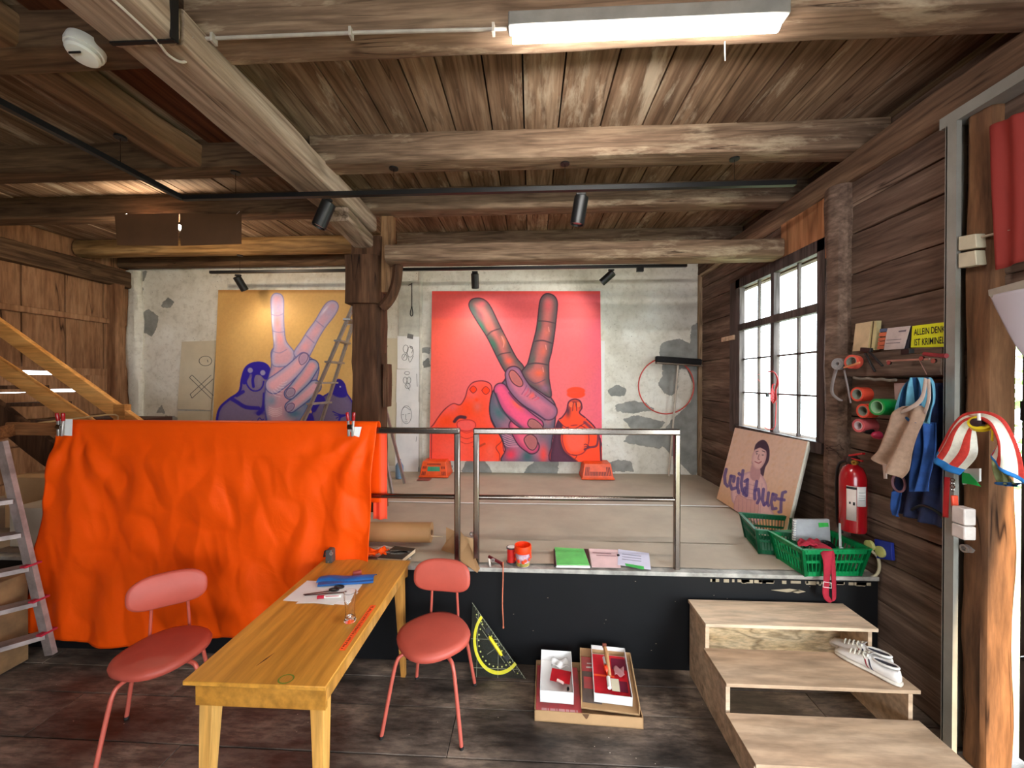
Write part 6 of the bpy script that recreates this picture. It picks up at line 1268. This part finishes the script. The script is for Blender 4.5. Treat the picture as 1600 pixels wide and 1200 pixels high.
mb = MB(); p = at(1327, 862, Z=.86); mb.bar(at(1313, 858, Y=2.6), at(1312, 818, Y=2.66), .012, .02); mb.lathe([(.012, 0), (.014, .01)], at(1313, 857, Y=2.6), (0, -1, 0), 14); o = mb.build('basket_arm', plain('grey_handle', (150, 156, 152), .4), b2)
nb = thing('ring_binder', 'clear spiral bound folder with a green tag standing in the front basket', 'folder', (1.95, 2.8, .72))
Q = [at(u, v, Y=2.78) for u, v in ((1241, 812), (1296, 812), (1298, 852), (1240, 845))]
mb = MB(); mb.prism(Q, (0, .02, 0)); mb.build('cover', plain('clear_grey_cover', (176, 178, 180), .25, 0, .15, 5), nb, smooth=0)
mb = MB()
for k in range(9): p = Q[0].lerp(Q[3], (k+.5)/9); mb.ring(p+Vector((0, -.004, 0)), (0, 0, 1), .006, .01, .004, 10)
mb.build('spiral', WHITE, nb); mb = MB(); mb.prism([at(u, v, Y=2.775) for u, v in ((1279, 817), (1294, 817), (1295, 823), (1280, 824))], (0, .002, 0)); mb.build('green_tag', plain('green_sticker', (60, 190, 80)), nb, smooth=0)
mb = MB(); c = at(1290, 851, Y=2.72); rings = []
for k in range(9): a = k*PI/16; rings.append([c+Vector((.062*math.cos(a)*math.cos(t), .05*math.cos(a)*math.sin(t), -.03+.06*math.sin(a))) for t in [2*PI*j/24 for j in range(24)]])
mb.loft(rings); mb.build('hard_case', plain('glossy_black', (20, 22, 24), .18), None, 'glossy black rounded case lying in the front green basket', 'case', smooth=80)
mb = MB(); c = at(1262, 850, Y=2.7)
def rag(u, v): return at(1246+36*u, 846+10*v, Y=2.62+.1*(1-v))+Vector((0, 0, .025*noise.noise(Vector((u*4, v*3, 0)))+.02*math.sin(u*PI)))
mb.surf(rag, 20, 12); mb.build('red_bag', MAROON, None, 'dark red crumpled fabric bag in the front green basket', 'bag', smooth=180, solid=.004)
stq = thing('red_strap', 'dark red webbing strap with a white buckle hanging down from the front basket', 'strap', at(1297, 900, Y=2.56))
def ribbon(mb, L_, R_, n=6): 
    A_, B_ = cat(L_, n), cat(R_, n); mb.surf(lambda u, v: A_[min(int(u*(len(A_)-1)+.5), len(A_)-1)].lerp(B_[min(int(u*(len(B_)-1)+.5), len(B_)-1)], v), len(A_)-1, 3)
mb = MB(); ribbon(mb, [at(1262, 852, Y=2.66), at(1276, 858, Y=2.6), at(1285, 872, Y=2.555), at(1287, 900, Y=2.55), at(1285, 925, Y=2.55), at(1288, 936, Y=2.55)], [at(1276, 846, Y=2.68), at(1292, 852, Y=2.6), at(1303, 864, Y=2.555), at(1297, 900, Y=2.55), at(1295, 925, Y=2.55), at(1296, 934, Y=2.55)]); mb.build('front_loop', MAROON, stq, solid=.003)
mb = MB(); ribbon(mb, [at(1288, 936, Y=2.552), at(1296, 942, Y=2.56), at(1300, 934, Y=2.57), at(1299, 900, Y=2.57), at(1296, 870, Y=2.57)], [at(1296, 932, Y=2.552), at(1300, 938, Y=2.56), at(1306, 934, Y=2.57), at(1306, 900, Y=2.57), at(1304, 864, Y=2.57)]); mb.build('rear_loop', MAROON, stq, solid=.003)
mb = MB(); Q = [at(u, v, Y=2.545) for u, v in ((1287, 909), (1299, 911), (1299, 919), (1286, 917))]; mb.tube(Q+[Q[0]], .0022, 6); mb.build('buckle', WHITE, stq)

# ------------------------------------------------------------------ fire extinguisher
fe = thing('fire_extinguisher', 'red fire extinguisher with two white labels hung on the right wall', 'fire extinguisher', (2.2, 2.72, .94)); c0 = Vector((2.19, 2.72, .93)); R_ = .075
mb = MB(); mb.lathe([(.04, 0), (R_-.004, .006), (R_, .02), (R_, .36), (R_-.008, .4), (R_*.7, .435), (.03, .452), (.025, .46)], c0, n=36); mb.build('cylinder', RED, fe)
mb = MB(); mb.lathe([(.026, .455), (.034, .47), (.03, .5), (.018, .52)], c0, n=16); mb.bar(c0+Vector((0, .06, .485)), c0+Vector((0, -.04, .49)), .03, .03); mb.build('valve', plain('dark_valve', (60, 54, 50), .4, .5), fe)
mb = MB(); mb.bar(c0+Vector((-.02, .0, .515)), c0+Vector((-.03, -.12, .55)), .018, .012); mb.bar(c0+Vector((-.02, -.02, .5)), c0+Vector((-.03, -.11, .5)), .014, .008); mb.build('lever', RED, fe)
mb = MB(); mb.ring(c0+Vector((-.03, -.06, .48)), (-1, -.4, 0), .006, .016, .02, 16); mb.build('gauge', plain('brass', (206, 160, 70), .35, .8), fe)
mb = MB(); mb.tube(cat([c0+Vector((0, .02, .48)), c0+Vector((-.02, .09, .44)), c0+Vector((-.03, .1, .3)), c0+Vector((-.03, .09, .05)), c0+Vector((-.02, .06, -.04))], 6), .009, 8); mb.build('hose', BLACK, fe)
def curved(a0, a1, z0, z1, k=1.012):
    mb = MB(); mb.surf(lambda u, v: c0+Vector((R_*k*math.cos(math.radians(a0+(a1-a0)*u)), R_*k*math.sin(math.radians(a0+(a1-a0)*u)), z0+(z1-z0)*v)), 10, 1); return mb
curved(206, 246, .09, .32).build('left_label', plain('label_white', (216, 200, 190), .5, 0, .04), fe, solid=.0005); curved(206, 246, .3, .316, 1.02).build('label_header', BLACK, fe, solid=.0005)
mb = curved(218, 224, .2, .215, 1.02); m2_ = curved(232, 240, .195, .215, 1.02); mb.add(m2_.v, m2_.f); mb.build('label_pictogram', INKD, fe, solid=.0005)
curved(248, 292, .19, .32).build('right_label', PAPER, fe, solid=.0005)
mb = curved(254, 286, .28, .283, 1.02)
for z in (.26, .245, .23): m2_ = curved(254, 284, z, z+.003, 1.02); mb.add(m2_.v, m2_.f)
mb.build('label_print', plain('light_print', (150, 160, 150), .6), fe, solid=.0004)
# blue panel with yellow discs and pale hose loop beyond the basket
sp_ = thing('socket_unit', 'small blue panel with round yellow caps low on the right wall', 'socket', at(1383, 860, X=2.27))
mb = MB(); mb.prism([at(u, v, X=2.275) for u, v in ((1366, 842), (1392, 848), (1394, 876), (1368, 872))], (.02, 0, 0)); mb.build('panel', plain('blue_panel', (30, 50, 150), .5), sp_, bevel=.003)
mb = MB(); mb.lathe([(.035, 0), (.035, .012), (.02, .014)], at(1377, 862, X=2.274), (-1, 0, 0), 20); mb.lathe([(.032, 0), (.032, .02)], at(1361, 852, X=2.26), (-1, 0, 0), 20); mb.build('yellow_cap', plain('pale_yellow_cap', (200, 200, 120), .5), sp_)
mb = MB(); mb.tube(cat([at(1356, 858, Y=2.66), at(1370, 868, Y=2.64), at(1374, 886, Y=2.63), at(1368, 899, Y=2.63), at(1352, 902, Y=2.65), at(1345, 898, Y=2.66)], 6), .009, 8); mb.build('cream_hose', plain('cream_hose', (196, 184, 150), .6), None, 'cream coloured bent hose beside the right end of the front basket', 'hose')

# ------------------------------------------------------------------ on the ledge and the wall beside the window
def xq(u, v, X): return at(u, v, X=X)
def leaf(name, quad, X, th, m, lb=None, cat_=None, parent=None, grp=None): mb = MB(); mb.prism([xq(u, v, X) for u, v in quad], (th, 0, 0)); return mb.build(name, m, parent, lb, cat_, grp, smooth=0)
nb = thing('notebook', 'beige notebook with pale page block standing on the ledge, nearest the window', 'notebook', xq(1352, 530, 2.22))
leaf('cover', [(1337, 506), (1361, 502), (1355, 547), (1332, 549)], 2.235, .004, plain('beige_cover', (214, 188, 148), .7), parent=nb)
leaf('page_block', [(1361, 502), (1370, 501), (1366, 547), (1356, 547)], 2.24, .03, plain('cream_pages', (206, 192, 140), .8), parent=nb)
leaf('page_edge', [(1364, 502), (1365, 502), (1360, 547), (1359, 547)], 2.236, .004, plain('dark_page_gap', (90, 70, 44), .8), parent=nb)
nb = thing('booklet', 'white booklet with orange and blue stripe down its left side on the ledge', 'booklet', xq(1398, 530, 2.22))
leaf('cover', [(1386, 513), (1422, 509), (1412, 545), (1381, 547)], 2.232, .004, plain('booklet_white', (206, 190, 184), .6), parent=nb)
leaf('blue_stripe', [(1375, 514), (1387, 513), (1386, 518), (1374, 519)], 2.232, .004, plain('slate_blue', (86, 100, 130), .6), parent=nb)
for v0, v1 in ((520, 526), (528, 533), (534, 540), (541, 546)): leaf('orange_stripe', [(1374-(v0-520)*.15, v0), (1386-(v0-520)*.2, v0-1), (1385-(v1-520)*.2, v1-1), (1374-(v1-520)*.15, v1)], 2.232, .004, plain('terracotta_ink', (200, 104, 70) if v0 < 534 else (160, 110, 96), .6), parent=nb)
leaf('pages', [(1422, 509), (1425, 510), (1419, 545), (1412, 545)], 2.245, .02, plain('dark_spine', (60, 56, 64), .6), parent=nb)
leaf('logo', [(1404, 517), (1416, 515), (1415, 518), (1404, 519)], 2.2305, .001, plain('logo_grey', (120, 110, 116), .6), parent=nb)
leaf('text_lines', [(1385, 531), (1408, 529.5), (1408, 530.5), (1385, 532)], 2.2305, .001, plain('logo_grey', (120, 110, 116)), parent=nb); leaf('text_lines', [(1384, 536), (1406, 535), (1406, 536), (1384, 537)], 2.2305, .001, plain('logo_grey', (120, 110, 116)), parent=nb)
ys = thing('yellow_sign', 'bright yellow sign reading ALLEIN DENK IST KRIMINEL in black capitals on the ledge', 'sign', xq(1455, 525, 2.22))
Q = [(1425.5, 509.5), (1487, 502), (1487, 541.5), (1423, 543)]
leaf('board', Q, 2.238, .003, LIME, parent=ys)
mb = MB(); A = xq(1428, 524, 2.236); Bq = xq(1479, 518.5, 2.236); ux = (Bq-A).normalized(); h1 = (xq(1428, 512.5, 2.236)-A).length
put_text(mb, 'ALLEIN DENK', A, ux, (0, 0, 1), (Bq-A).length*.96, h1*.85, .012)
A = xq(1428.5, 540, 2.236); Bq = xq(1479, 536, 2.236); put_text(mb, 'IST KRIMINEL', A, (Bq-A).normalized(), (0, 0, 1), (Bq-A).length*.94, h1*.88, .012); mb.build('black_lettering', INKD, ys, smooth=0)
# black binder clamps on the ledge, driver, rod, straps
gc = thing('spring_clip', 'black plastic clamp hanging on the ledge below the beige notebook', 'clamp', xq(1358, 555, 2.15))
mb = MB(); mb.bar(xq(1346, 546, 2.13), xq(1362, 547, 2.13), .02, .025); mb.bar(xq(1352, 552, 2.12), xq(1367, 581, 2.12), .012, .014, (1, 0, 0)); mb.bar(xq(1358, 550, 2.12), xq(1379, 572, 2.12), .012, .014, (1, 0, 0)); mb.build('clamp_body', BLACK, gc, bevel=.003)
gd2 = thing('screwdriver', 'black clamp and red handled screwdriver lying along the ledge under the yellow sign', 'screwdriver', xq(1440, 552, 2.13))
mb = MB(); mb.bar(xq(1411, 550, 2.12), xq(1425, 549, 2.12), .03, .03); mb.build('clamp_head', BLACK, gd2, bevel=.003)
mb = MB(); mb.tube([xq(1423, 553, 2.11), xq(1445, 553, 2.11)], .004, 8); mb.build('shaft', STEEL, gd2)
mb = MB(); mb.tube([xq(1444, 553, 2.11), xq(1470, 556, 2.11)], .011, 12); mb.tube([xq(1470, 556, 2.11), xq(1479, 556, 2.11)], .012, 12); mb.build('red_handle', plain('dark_red_handle', (140, 44, 48), .4), gd2)
rd = thing('hanger_rod', 'pinkish metal rod on the ledge with a wire hook for the clothes', 'rod', xq(1420, 562, 2.1))
mb = MB(); mb.tube([xq(1386, 564, 2.1), xq(1452, 561, 2.1)], .006, 10); mb.tube([xq(1436, 562, 2.1), xq(1448, 585, 2.1)], .002, 6); mb.build('rod_body', plain('copper_metal', (196, 150, 136), .35, .7), rd)
for u, v in ((1442, 560), (1461, 564), (1391, 567)): mb = MB(); mb.lathe([(.012, 0), (.012, .01)], xq(u, v, 2.1), (-1, 0, 0), 12); mb.build('screw', STEEL, rd)
gs = thing('webbing_roll', 'roll of grey webbing with its ends hanging down beside the window', 'webbing', xq(1312, 580, 2.15))
c = xq(1312, 569, 2.12); mb = MB()
for r in (.04, .03, .02): mb.ring(c, (-1, -.3, .1), r-.008, r, .022, 24)
mb.build('roll', plain('grey_webbing', (150, 146, 146), .8, 0, .1, 30), gs)
mb = MB(); ribbon(mb, [xq(1304, 575, 2.13), xq(1298, 600, 2.13), xq(1298, 615, 2.13), xq(1308, 625, 2.13), xq(1316, 627, 2.13)], [xq(1309, 577, 2.13), xq(1303, 600, 2.13), xq(1303, 614, 2.13), xq(1311, 622, 2.13), xq(1317, 625, 2.13)]); ribbon(mb, [xq(1317, 578, 2.14), xq(1322, 600, 2.14), xq(1328, 630, 2.14)], [xq(1320, 577, 2.14), xq(1325, 600, 2.14), xq(1330.5, 630, 2.14)]); mb.build('hanging_end', plain('grey_webbing', (150, 146, 146)), gs, solid=.002)
def roll(lb, u, v, X, r1, r0, h, m, core=None, ax=(-1, -.1, 0), nm='tape_roll'):
    t = thing(nm, lb, 'tape roll', xq(u, v, X), 0, 'tape rolls on the right wall'); c = xq(u, v, X); a = Vector(ax).normalized()
    mb = MB(); mb.ring(c-a*h, a, r0+.004, r1, h, 36); mb.build('tape', m, t)
    mb = MB(); mb.ring(c-a*h*.998, a, r0, r0+.0045, h*1.01, 36); mb.build('core', core or plain('grey_core', (150, 152, 136), .7), t)
    return t
roll('orange and red tape roll on the ledge next to the grey webbing', 1330, 565, 2.1, .045, .028, .04, plain('coral_tape', (222, 88, 70), .4), None, (-1, -.25, .1))
mb = MB(); mb.surf(lambda u, v: xq(1318+26*u, 573-8*u+3*v, 2.09), 8, 2); mb.build('orange_tape_end', plain('pale_orange_tape', (226, 148, 98), .5), None, 'loose pale orange tape end on the roll beside the window', 'tape', solid=.001)
OR = plain('orange_tape', (232, 82, 58), .35)
roll('orange tape roll, uppermost of the group pinned on the wall', 1339, 616, 2.14, .046, .03, .07, OR)
roll('orange tape roll below the uppermost one, left of the green roll', 1348, 642, 2.13, .045, .028, .07, OR)
roll('thick green tape roll pinned on the right wall', 1370, 636, 2.1, .05, .034, .1, plain('green_tape', (20, 150, 70), .35), plain('pale_green_core', (150, 196, 150), .6))
roll('pink tape roll, lowest of the group pinned on the wall', 1341, 665, 2.13, .043, .024, .1, plain('pink_tape', (206, 96, 100), .4), plain('pale_pink_core', (214, 190, 190), .6))
mb = MB(); c = xq(1363, 674, 2.2); mb.lathe([(.018, 0), (.02, .02), (.012, .05)], c, (-1, 0, 0), 16); mb.build('wall_peg', BLACK, None, 'small black peg beside the pink tape roll', 'peg')
mb = MB(); c = xq(1376, 680, 2.2); mb.lathe([(.02, 0), (.026, .01), (.02, .04), (.01, .05)], c, (-1, 0, 0), 16); mb.build('pink_stopper', plain('magenta_plastic', (196, 44, 84), .4), None, 'magenta pink plastic stopper left of the beige apron', 'stopper')
mb = MB(); P = [xq(1334+11*k, 590+(k % 2)*1.5+k*.6, 2.12) for k in range(7)]; mb.tube(cat(P, 4), .008, 8); mb.build('twisted_rag', plain('grey_rag', (130, 120, 108), .9, 0, .2, 30), None, 'twisted grey rag tucked under the ledge', 'rag')
leaf('pinned_note', [(1397, 599), (1417, 598), (1413, 655), (1399, 650)], 2.25, .002, plain('pinkish_note', (206, 178, 172), .8), 'pinkish note sheet pinned behind the hanging clothes', 'paper')

def hang(name, rows, X, m, lb, cat_, folds=3, amp=.02, grp=None, phase=0, n=40, solid=.002, mats=None, mfn=None, parent=None):
    """cloth hanging in a plane: rows of (left u, left v, right u, right v) from top to bottom"""
    L_ = cat([xq(r[0], r[1], X) for r in rows], 6); R2 = cat([xq(r[2], r[3], X) for r in rows], 6); k = len(L_)-1
    mb = MB()
    def f(u, v):
        i = min(int(round(v*k)), k); p = L_[i].lerp(R2[i], u); b = math.sin(u*PI)*.5+.5
        return p+Vector((-amp*b*(1+math.sin(u*folds*2*PI+phase+v*2))-.01*math.sin(v*4+u*5), 0, 0))
    mb.surf(f, n, k, mfn); return mb.build(name, mats or m, parent, lb, cat_, grp, smooth=180, solid=solid)
hang('navy_apron', [(1425, 600, 1478, 598), (1418, 660, 1480, 660), (1412, 720, 1482, 720), (1400, 770, 1484, 790), (1396, 800, 1482, 826)], 2.24, NAVY, 'dark navy garment hanging behind the beige apron', 'garment', 3, .02)
hang('blue_cloth', [(1440, 660, 1462, 660), (1436, 700, 1466, 705), (1428, 740, 1462, 745), (1424, 768, 1459, 768)], 2.19, BLUE, 'bright blue cloth hanging between the apron and the navy garment', 'cloth', 2, .02)
hang('blue_cloth', [(1398, 770, 1408, 765), (1396, 790, 1408, 795), (1395, 805, 1409, 808)], 2.21, BLUE, 'small end of blue cloth below the beige apron', 'cloth', 1, .01)
def stripes(k, ph=0): return lambda u, v: int((u*k+ph) % 2)
hang('striped_towel', [(1436, 590, 1452, 590), (1421, 606, 1462, 600), (1410, 635, 1469, 625), (1408, 655, 1468, 640), (1425, 660, 1463, 662)], 2.16, None, 'blue and light blue striped towel hung on the wire hook', 'towel', 3, .03, None, 0, 60, .004, [LIGHTB, plain('deep_blue_cotton', (24, 76, 124), .9, 0, .1, 30, .4)], stripes(11))
apn = hang('beige_apron', [(1420, 636, 1436, 632), (1402, 645, 1448, 640), (1396, 665, 1447, 654), (1389, 685, 1437, 678), (1379, 705, 1429, 705), (1367, 717, 1423, 735), (1382, 726, 1411, 748)], 2.12, LINEN, 'beige linen apron hanging on the right wall in front of the blue towel', 'apron', 1.5, .025)
mb = MB(); ribbon(mb, [xq(1400, 643, 2.1), xq(1419, 636, 2.08), xq(1438, 620, 2.09), xq(1444, 590, 2.11)], [xq(1403, 648, 2.1), xq(1424, 640, 2.08), xq(1443, 624, 2.09), xq(1449, 592, 2.11)]); ribbon(mb, [xq(1448, 592, 2.11), xq(1449, 620, 2.1), xq(1443, 645, 2.1)], [xq(1453, 592, 2.11), xq(1454, 622, 2.1), xq(1447, 648, 2.1)]); mb.build('neck_strap', plain('pale_strap', (206, 188, 176), .9), apn, solid=.003)
mb = MB(); ribbon(mb, [xq(1379, 724, 2.1), xq(1380, 735, 2.1), xq(1381, 748, 2.1)], [xq(1386, 726, 2.1), xq(1386, 736, 2.1), xq(1386, 748, 2.1)]); mb.build('waist_tie', plain('pale_strap', (206, 188, 176)), apn, solid=.003)
mb = MB(); mb.tube(cat([xq(1404, 755, 2.2)+Vector((0, .04*math.cos(t), .05*math.sin(t))) for t in [2*PI*k/12 for k in range(13)]], 3), .006, 8); mb.build('cord_loop', plain('lilac_cord', (150, 110, 120), .7), None, 'lilac cord loop hanging below the apron tie', 'cord')
mb = MB(); mb.tube(cat([xq(1420, 800, 2.24), xq(1440, 790, 2.2), xq(1465, 800, 2.2), xq(1478, 815, 2.22)], 6), .008, 8); mb.build('black_hook', BLACK, None, 'curved black hook bar under the navy garment', 'hook')

# red cord bundle hanging on the window
rc = thing('red_cord_bundle', 'tangle of thin red cord hanging in front of the window', 'cord', xq(1205, 600, 2.24))
mb = MB()
for k in range(5):
    d = k*1.3; P = cat([xq(1195-d*.5, 582, 2.24), xq(1207+d*.6, 580+d*.4, 2.23), xq(1214+d*.4, 592+d, 2.22), xq(1211+d*.3, 610, 2.22), xq(1209+d*.8, 630-d, 2.23), xq(1204+d*.5, 620-d*3, 2.23), xq(1207+d*.6, 600, 2.24)], 6); mb.tube(P, .0035, 6)
mb.tube(cat([xq(1213, 628, 2.24), xq(1212, 650, 2.24), xq(1210, 668, 2.23), xq(1200, 671, 2.22), xq(1193, 666, 2.22)], 6), .004, 6)
mb.tube([xq(1183, 586, 2.24), xq(1202, 580, 2.24)], .0015, 6); mb.tube([xq(1182, 590, 2.24), xq(1205, 617, 2.24)], .0015, 6); mb.tube(cat([xq(1200, 583, 2.24), xq(1197, 605, 2.24), xq(1202, 615, 2.24)], 4), .0015, 6)
mb.build('cord', plain('red_cord', (226, 62, 66), .5), rc); mb = MB(); mb.box(*(lambda p: (p.x-.01, p.x+.01, p.y-.012, p.y+.012, p.z-.02, p.z+.02))(xq(1199, 617, 2.24))); mb.build('black_tag', BLACK, rc)

# ------------------------------------------------------------------ on and beside the door post
PX, PY = 2.235, 1.99
tw = thing('striped_towel', 'red and cream striped towel with blue hem draped over the hook on the door post', 'towel', xq(1528, 660, 2.16))
def lobe(outer, inner, X, bulge, reds, nm, cuff=.93):
    A_, B_ = cat([xq(u, v, X) for u, v in outer], 8), cat([xq(u, v, X) for u, v in inner], 8); ka, kb = len(A_)-1, len(B_)-1
    def f(u, v):
        fa = v*ka; i = min(int(fa), ka-1); a = A_[i].lerp(A_[i+1], fa-i); fb = v*kb; j = min(int(fb), kb-1); b = B_[j].lerp(B_[j+1], fb-j)
        p = a.lerp(b, u); return p+Vector((-bulge*math.sin(u*PI)*math.sin(min(1, v*1.2)*PI*.6)-.006*math.sin(u*14+v*3), 0, 0))
    def mf(u, v): return 2 if v > cuff else (1 if any(a <= u < b for a, b in reds) else 0)
    mb = MB(); mb.surf(f, 48, 30, mf); mb.build(nm, [WHITEC, REDC, BLUEC], tw, smooth=180, solid=.006)
lobe([(1537, 644), (1510, 646), (1492, 662), (1477, 687), (1463, 713)], [(1521, 663), (1525, 672), (1527, 690), (1524, 715), (1497, 742)], 2.15, .05, ((0, .16), (.34, .52), (.72, .9)), 'left_fall', .91)
lobe([(1512, 646), (1540, 643), (1570, 655), (1590, 690), (1600, 725), (1602, 757)], [(1541, 663), (1552, 668), (1560, 676), (1568, 690), (1560, 700), (1552, 704)], 2.14, .05, ((.0, .12), (.4, .6), (.78, .95)), 'right_fall', .94)
hang('green_lining', [(1556, 708, 1572, 715), (1557, 732, 1578, 735), (1560, 757, 1594, 757)], 2.17, plain('olive_terry', (150, 160, 110), .95, 0, .1, 50, .4), None, None, 2, .01, parent=tw)
hang('blue_hem', [(1560, 753, 1596, 755), (1561, 758, 1597, 761)], 2.16, plain('dark_blue_hem', (24, 84, 140), .9), None, None, 2, .01, parent=tw)
mb = MB(); mb.lathe([(.02, 0), (.02, .03), (.008, .036)], xq(1531, 660, 2.13), (-1, -.3, 0), 18); mb.build('coat_hook', plain('dark_purple_knob', (60, 40, 44), .4), None, 'dark round coat hook on the door post holding the towel', 'hook')
mb = MB(); mb.tube([xq(1530, 657, 2.09), xq(1529, 646, 2.09)], .006, 10); mb.build('white_peg', WHITE, None, 'short white peg sticking up from the coat hook', 'peg')
yr = thing('yellow_tape_roll', 'yellow tape roll hanging around the coat hook on the door post', 'tape roll', xq(1533, 662, 2.14))
c = xq(1534, 664, 2.135); mb = MB(); mb.ring(c, (-.6, -.3, .6), .024, .042, .02, 30); mb.build('tape', YELLOW, yr)
mb = MB(); ribbon(mb, [xq(1548, 664, 2.12), xq(1549, 676, 2.12), xq(1548, 688, 2.12)], [xq(1550, 664, 2.12), xq(1552, 676, 2.12), xq(1552, 690, 2.12)]); mb.build('tape_end', YELLOW, yr, solid=.002)
wc = thing('white_card', 'white double switch plate on the door post half covered by green paper', 'switch', xq(1520, 745, 2.22)); leaf('plate', [(1506, 732), (1530, 732), (1530, 752), (1504, 757)], 2.23, .01, WHITE, parent=wc)
mb = MB(); mb.prism([xq(u, v, 2.215) for u, v in ((1503, 738), (1514, 740), (1524, 750), (1532, 760), (1518, 757), (1503, 755))], (.002, 0, 0)); mb.build('green_paper', plain('vivid_green_paper', (0, 190, 80), .6), None, 'vivid green paper scrap below the striped towel', 'paper', smooth=0)
sb = thing('socket_box', 'white double socket box with rounded covers on the door post', 'socket', xq(1505, 820, 2.2))
for v0, v1 in ((795, 822), (823, 845)):
    a, b, a2 = xq(1507, v0, 2.15), xq(1507, v1, 2.15), xq(1486, v0, 2.15); mb = MB(); mb.box(2.15, at(1526, v0, Y=a.y).x, a.y, a2.y, b.z+.001, a.z-.001); mb.build('cover', plain('socket_white', (226, 214, 206), .4), sb, bevel=.006)
mb = MB(); ribbon(mb, [xq(1476, 745, 2.2), xq(1474, 780, 2.2), xq(1473, 808, 2.2)], [xq(1485, 746, 2.2), xq(1483, 780, 2.2), xq(1482, 809, 2.2)]); mb.build('red_ribbon', plain('bright_red_ribbon', (226, 48, 52), .6), None, 'bright red ribbon strip hanging on the steel frame', 'ribbon', solid=.003)
ky = thing('keyring', 'bunch of keys with an orange red fob hanging beside the red ribbon', 'keys', xq(1490, 770, 2.18))
mb = MB()
for k in range(4): mb.ring(xq(1488, 750+k*5, 2.18), (1, .3*(-1)**k, 0), .007, .01, .003, 12)
mb.build('chain', STEEL, ky); mb = MB(); mb.bar(xq(1491, 774, 2.18), xq(1492, 791, 2.18), .03, .012, (0, 1, 0)); mb.build('orange_fob', plain('orange_fob', (226, 78, 50), .4), ky, bevel=.004)
mb = MB(); mb.bar(xq(1490, 790, 2.18), xq(1491, 801, 2.18), .022, .008, (0, 1, 0)); mb.build('purple_tag', plain('purple_tag', (84, 50, 76), .5), ky, bevel=.002)
mb = MB(); mb.ring(xq(1512, 857, 2.21), (-1, 0, 0), .012, .02, .02, 16); mb.bar(xq(1513, 856, 2.2), xq(1520, 862, 2.2), .014, .02); mb.build('metal_latch', ALU, None, 'small metal latch on the door post below the socket box', 'latch')
jb = thing('junction_box', 'cream double switch box high on the steel frame with a cable', 'switch', xq(1515, 392, 2.2))
for v0, v1, s in ((368, 391, 0), (394, 418, 1)):
    mb = MB(); mb.prism([xq(u, v, 2.2) for u, v in ((1497, v0+2), (1524, v0-3), (1526, v1-4), (1497, v1+1))], (.05, 0, 0)); mb.build('box', CREAM, jb, bevel=.004)
mb = MB(); mb.tube([xq(1527, 372, 2.23), xq(1560, 364, 2.23), xq(1640, 345, 2.23)], .006, 8); mb.build('cable', plain('cream_cable', (170, 150, 130), .6), jb)
hang('red_cloth', [(1549, 197, 1720, 130), (1554, 230, 1720, 190), (1556, 320, 1720, 300), (1557, 422, 1720, 370)], 2.22, REDSHEER, 'sheer red cloth hanging high above the doorway at the right edge', 'cloth', 4, .012)
bn = hang('white_banner', [(1549, 462, 1720, 430), (1572, 500, 1720, 510), (1596, 545, 1720, 600), (1620, 580, 1720, 690)], 2.1, WHITESHEET, 'white sheet tied under the red cloth at the right edge, sloping to a point', 'sheet', 1, .01)
mb = MB(); mb.prism([xq(u, v, 2.095) for u, v in ((1546, 453), (1720, 405), (1720, 432), (1552, 465), (1547, 462))], (-.006, 0, 0)); mb.build('top_hem', plain('sheet_hem', (150, 138, 124), .8), bn, smooth=0)
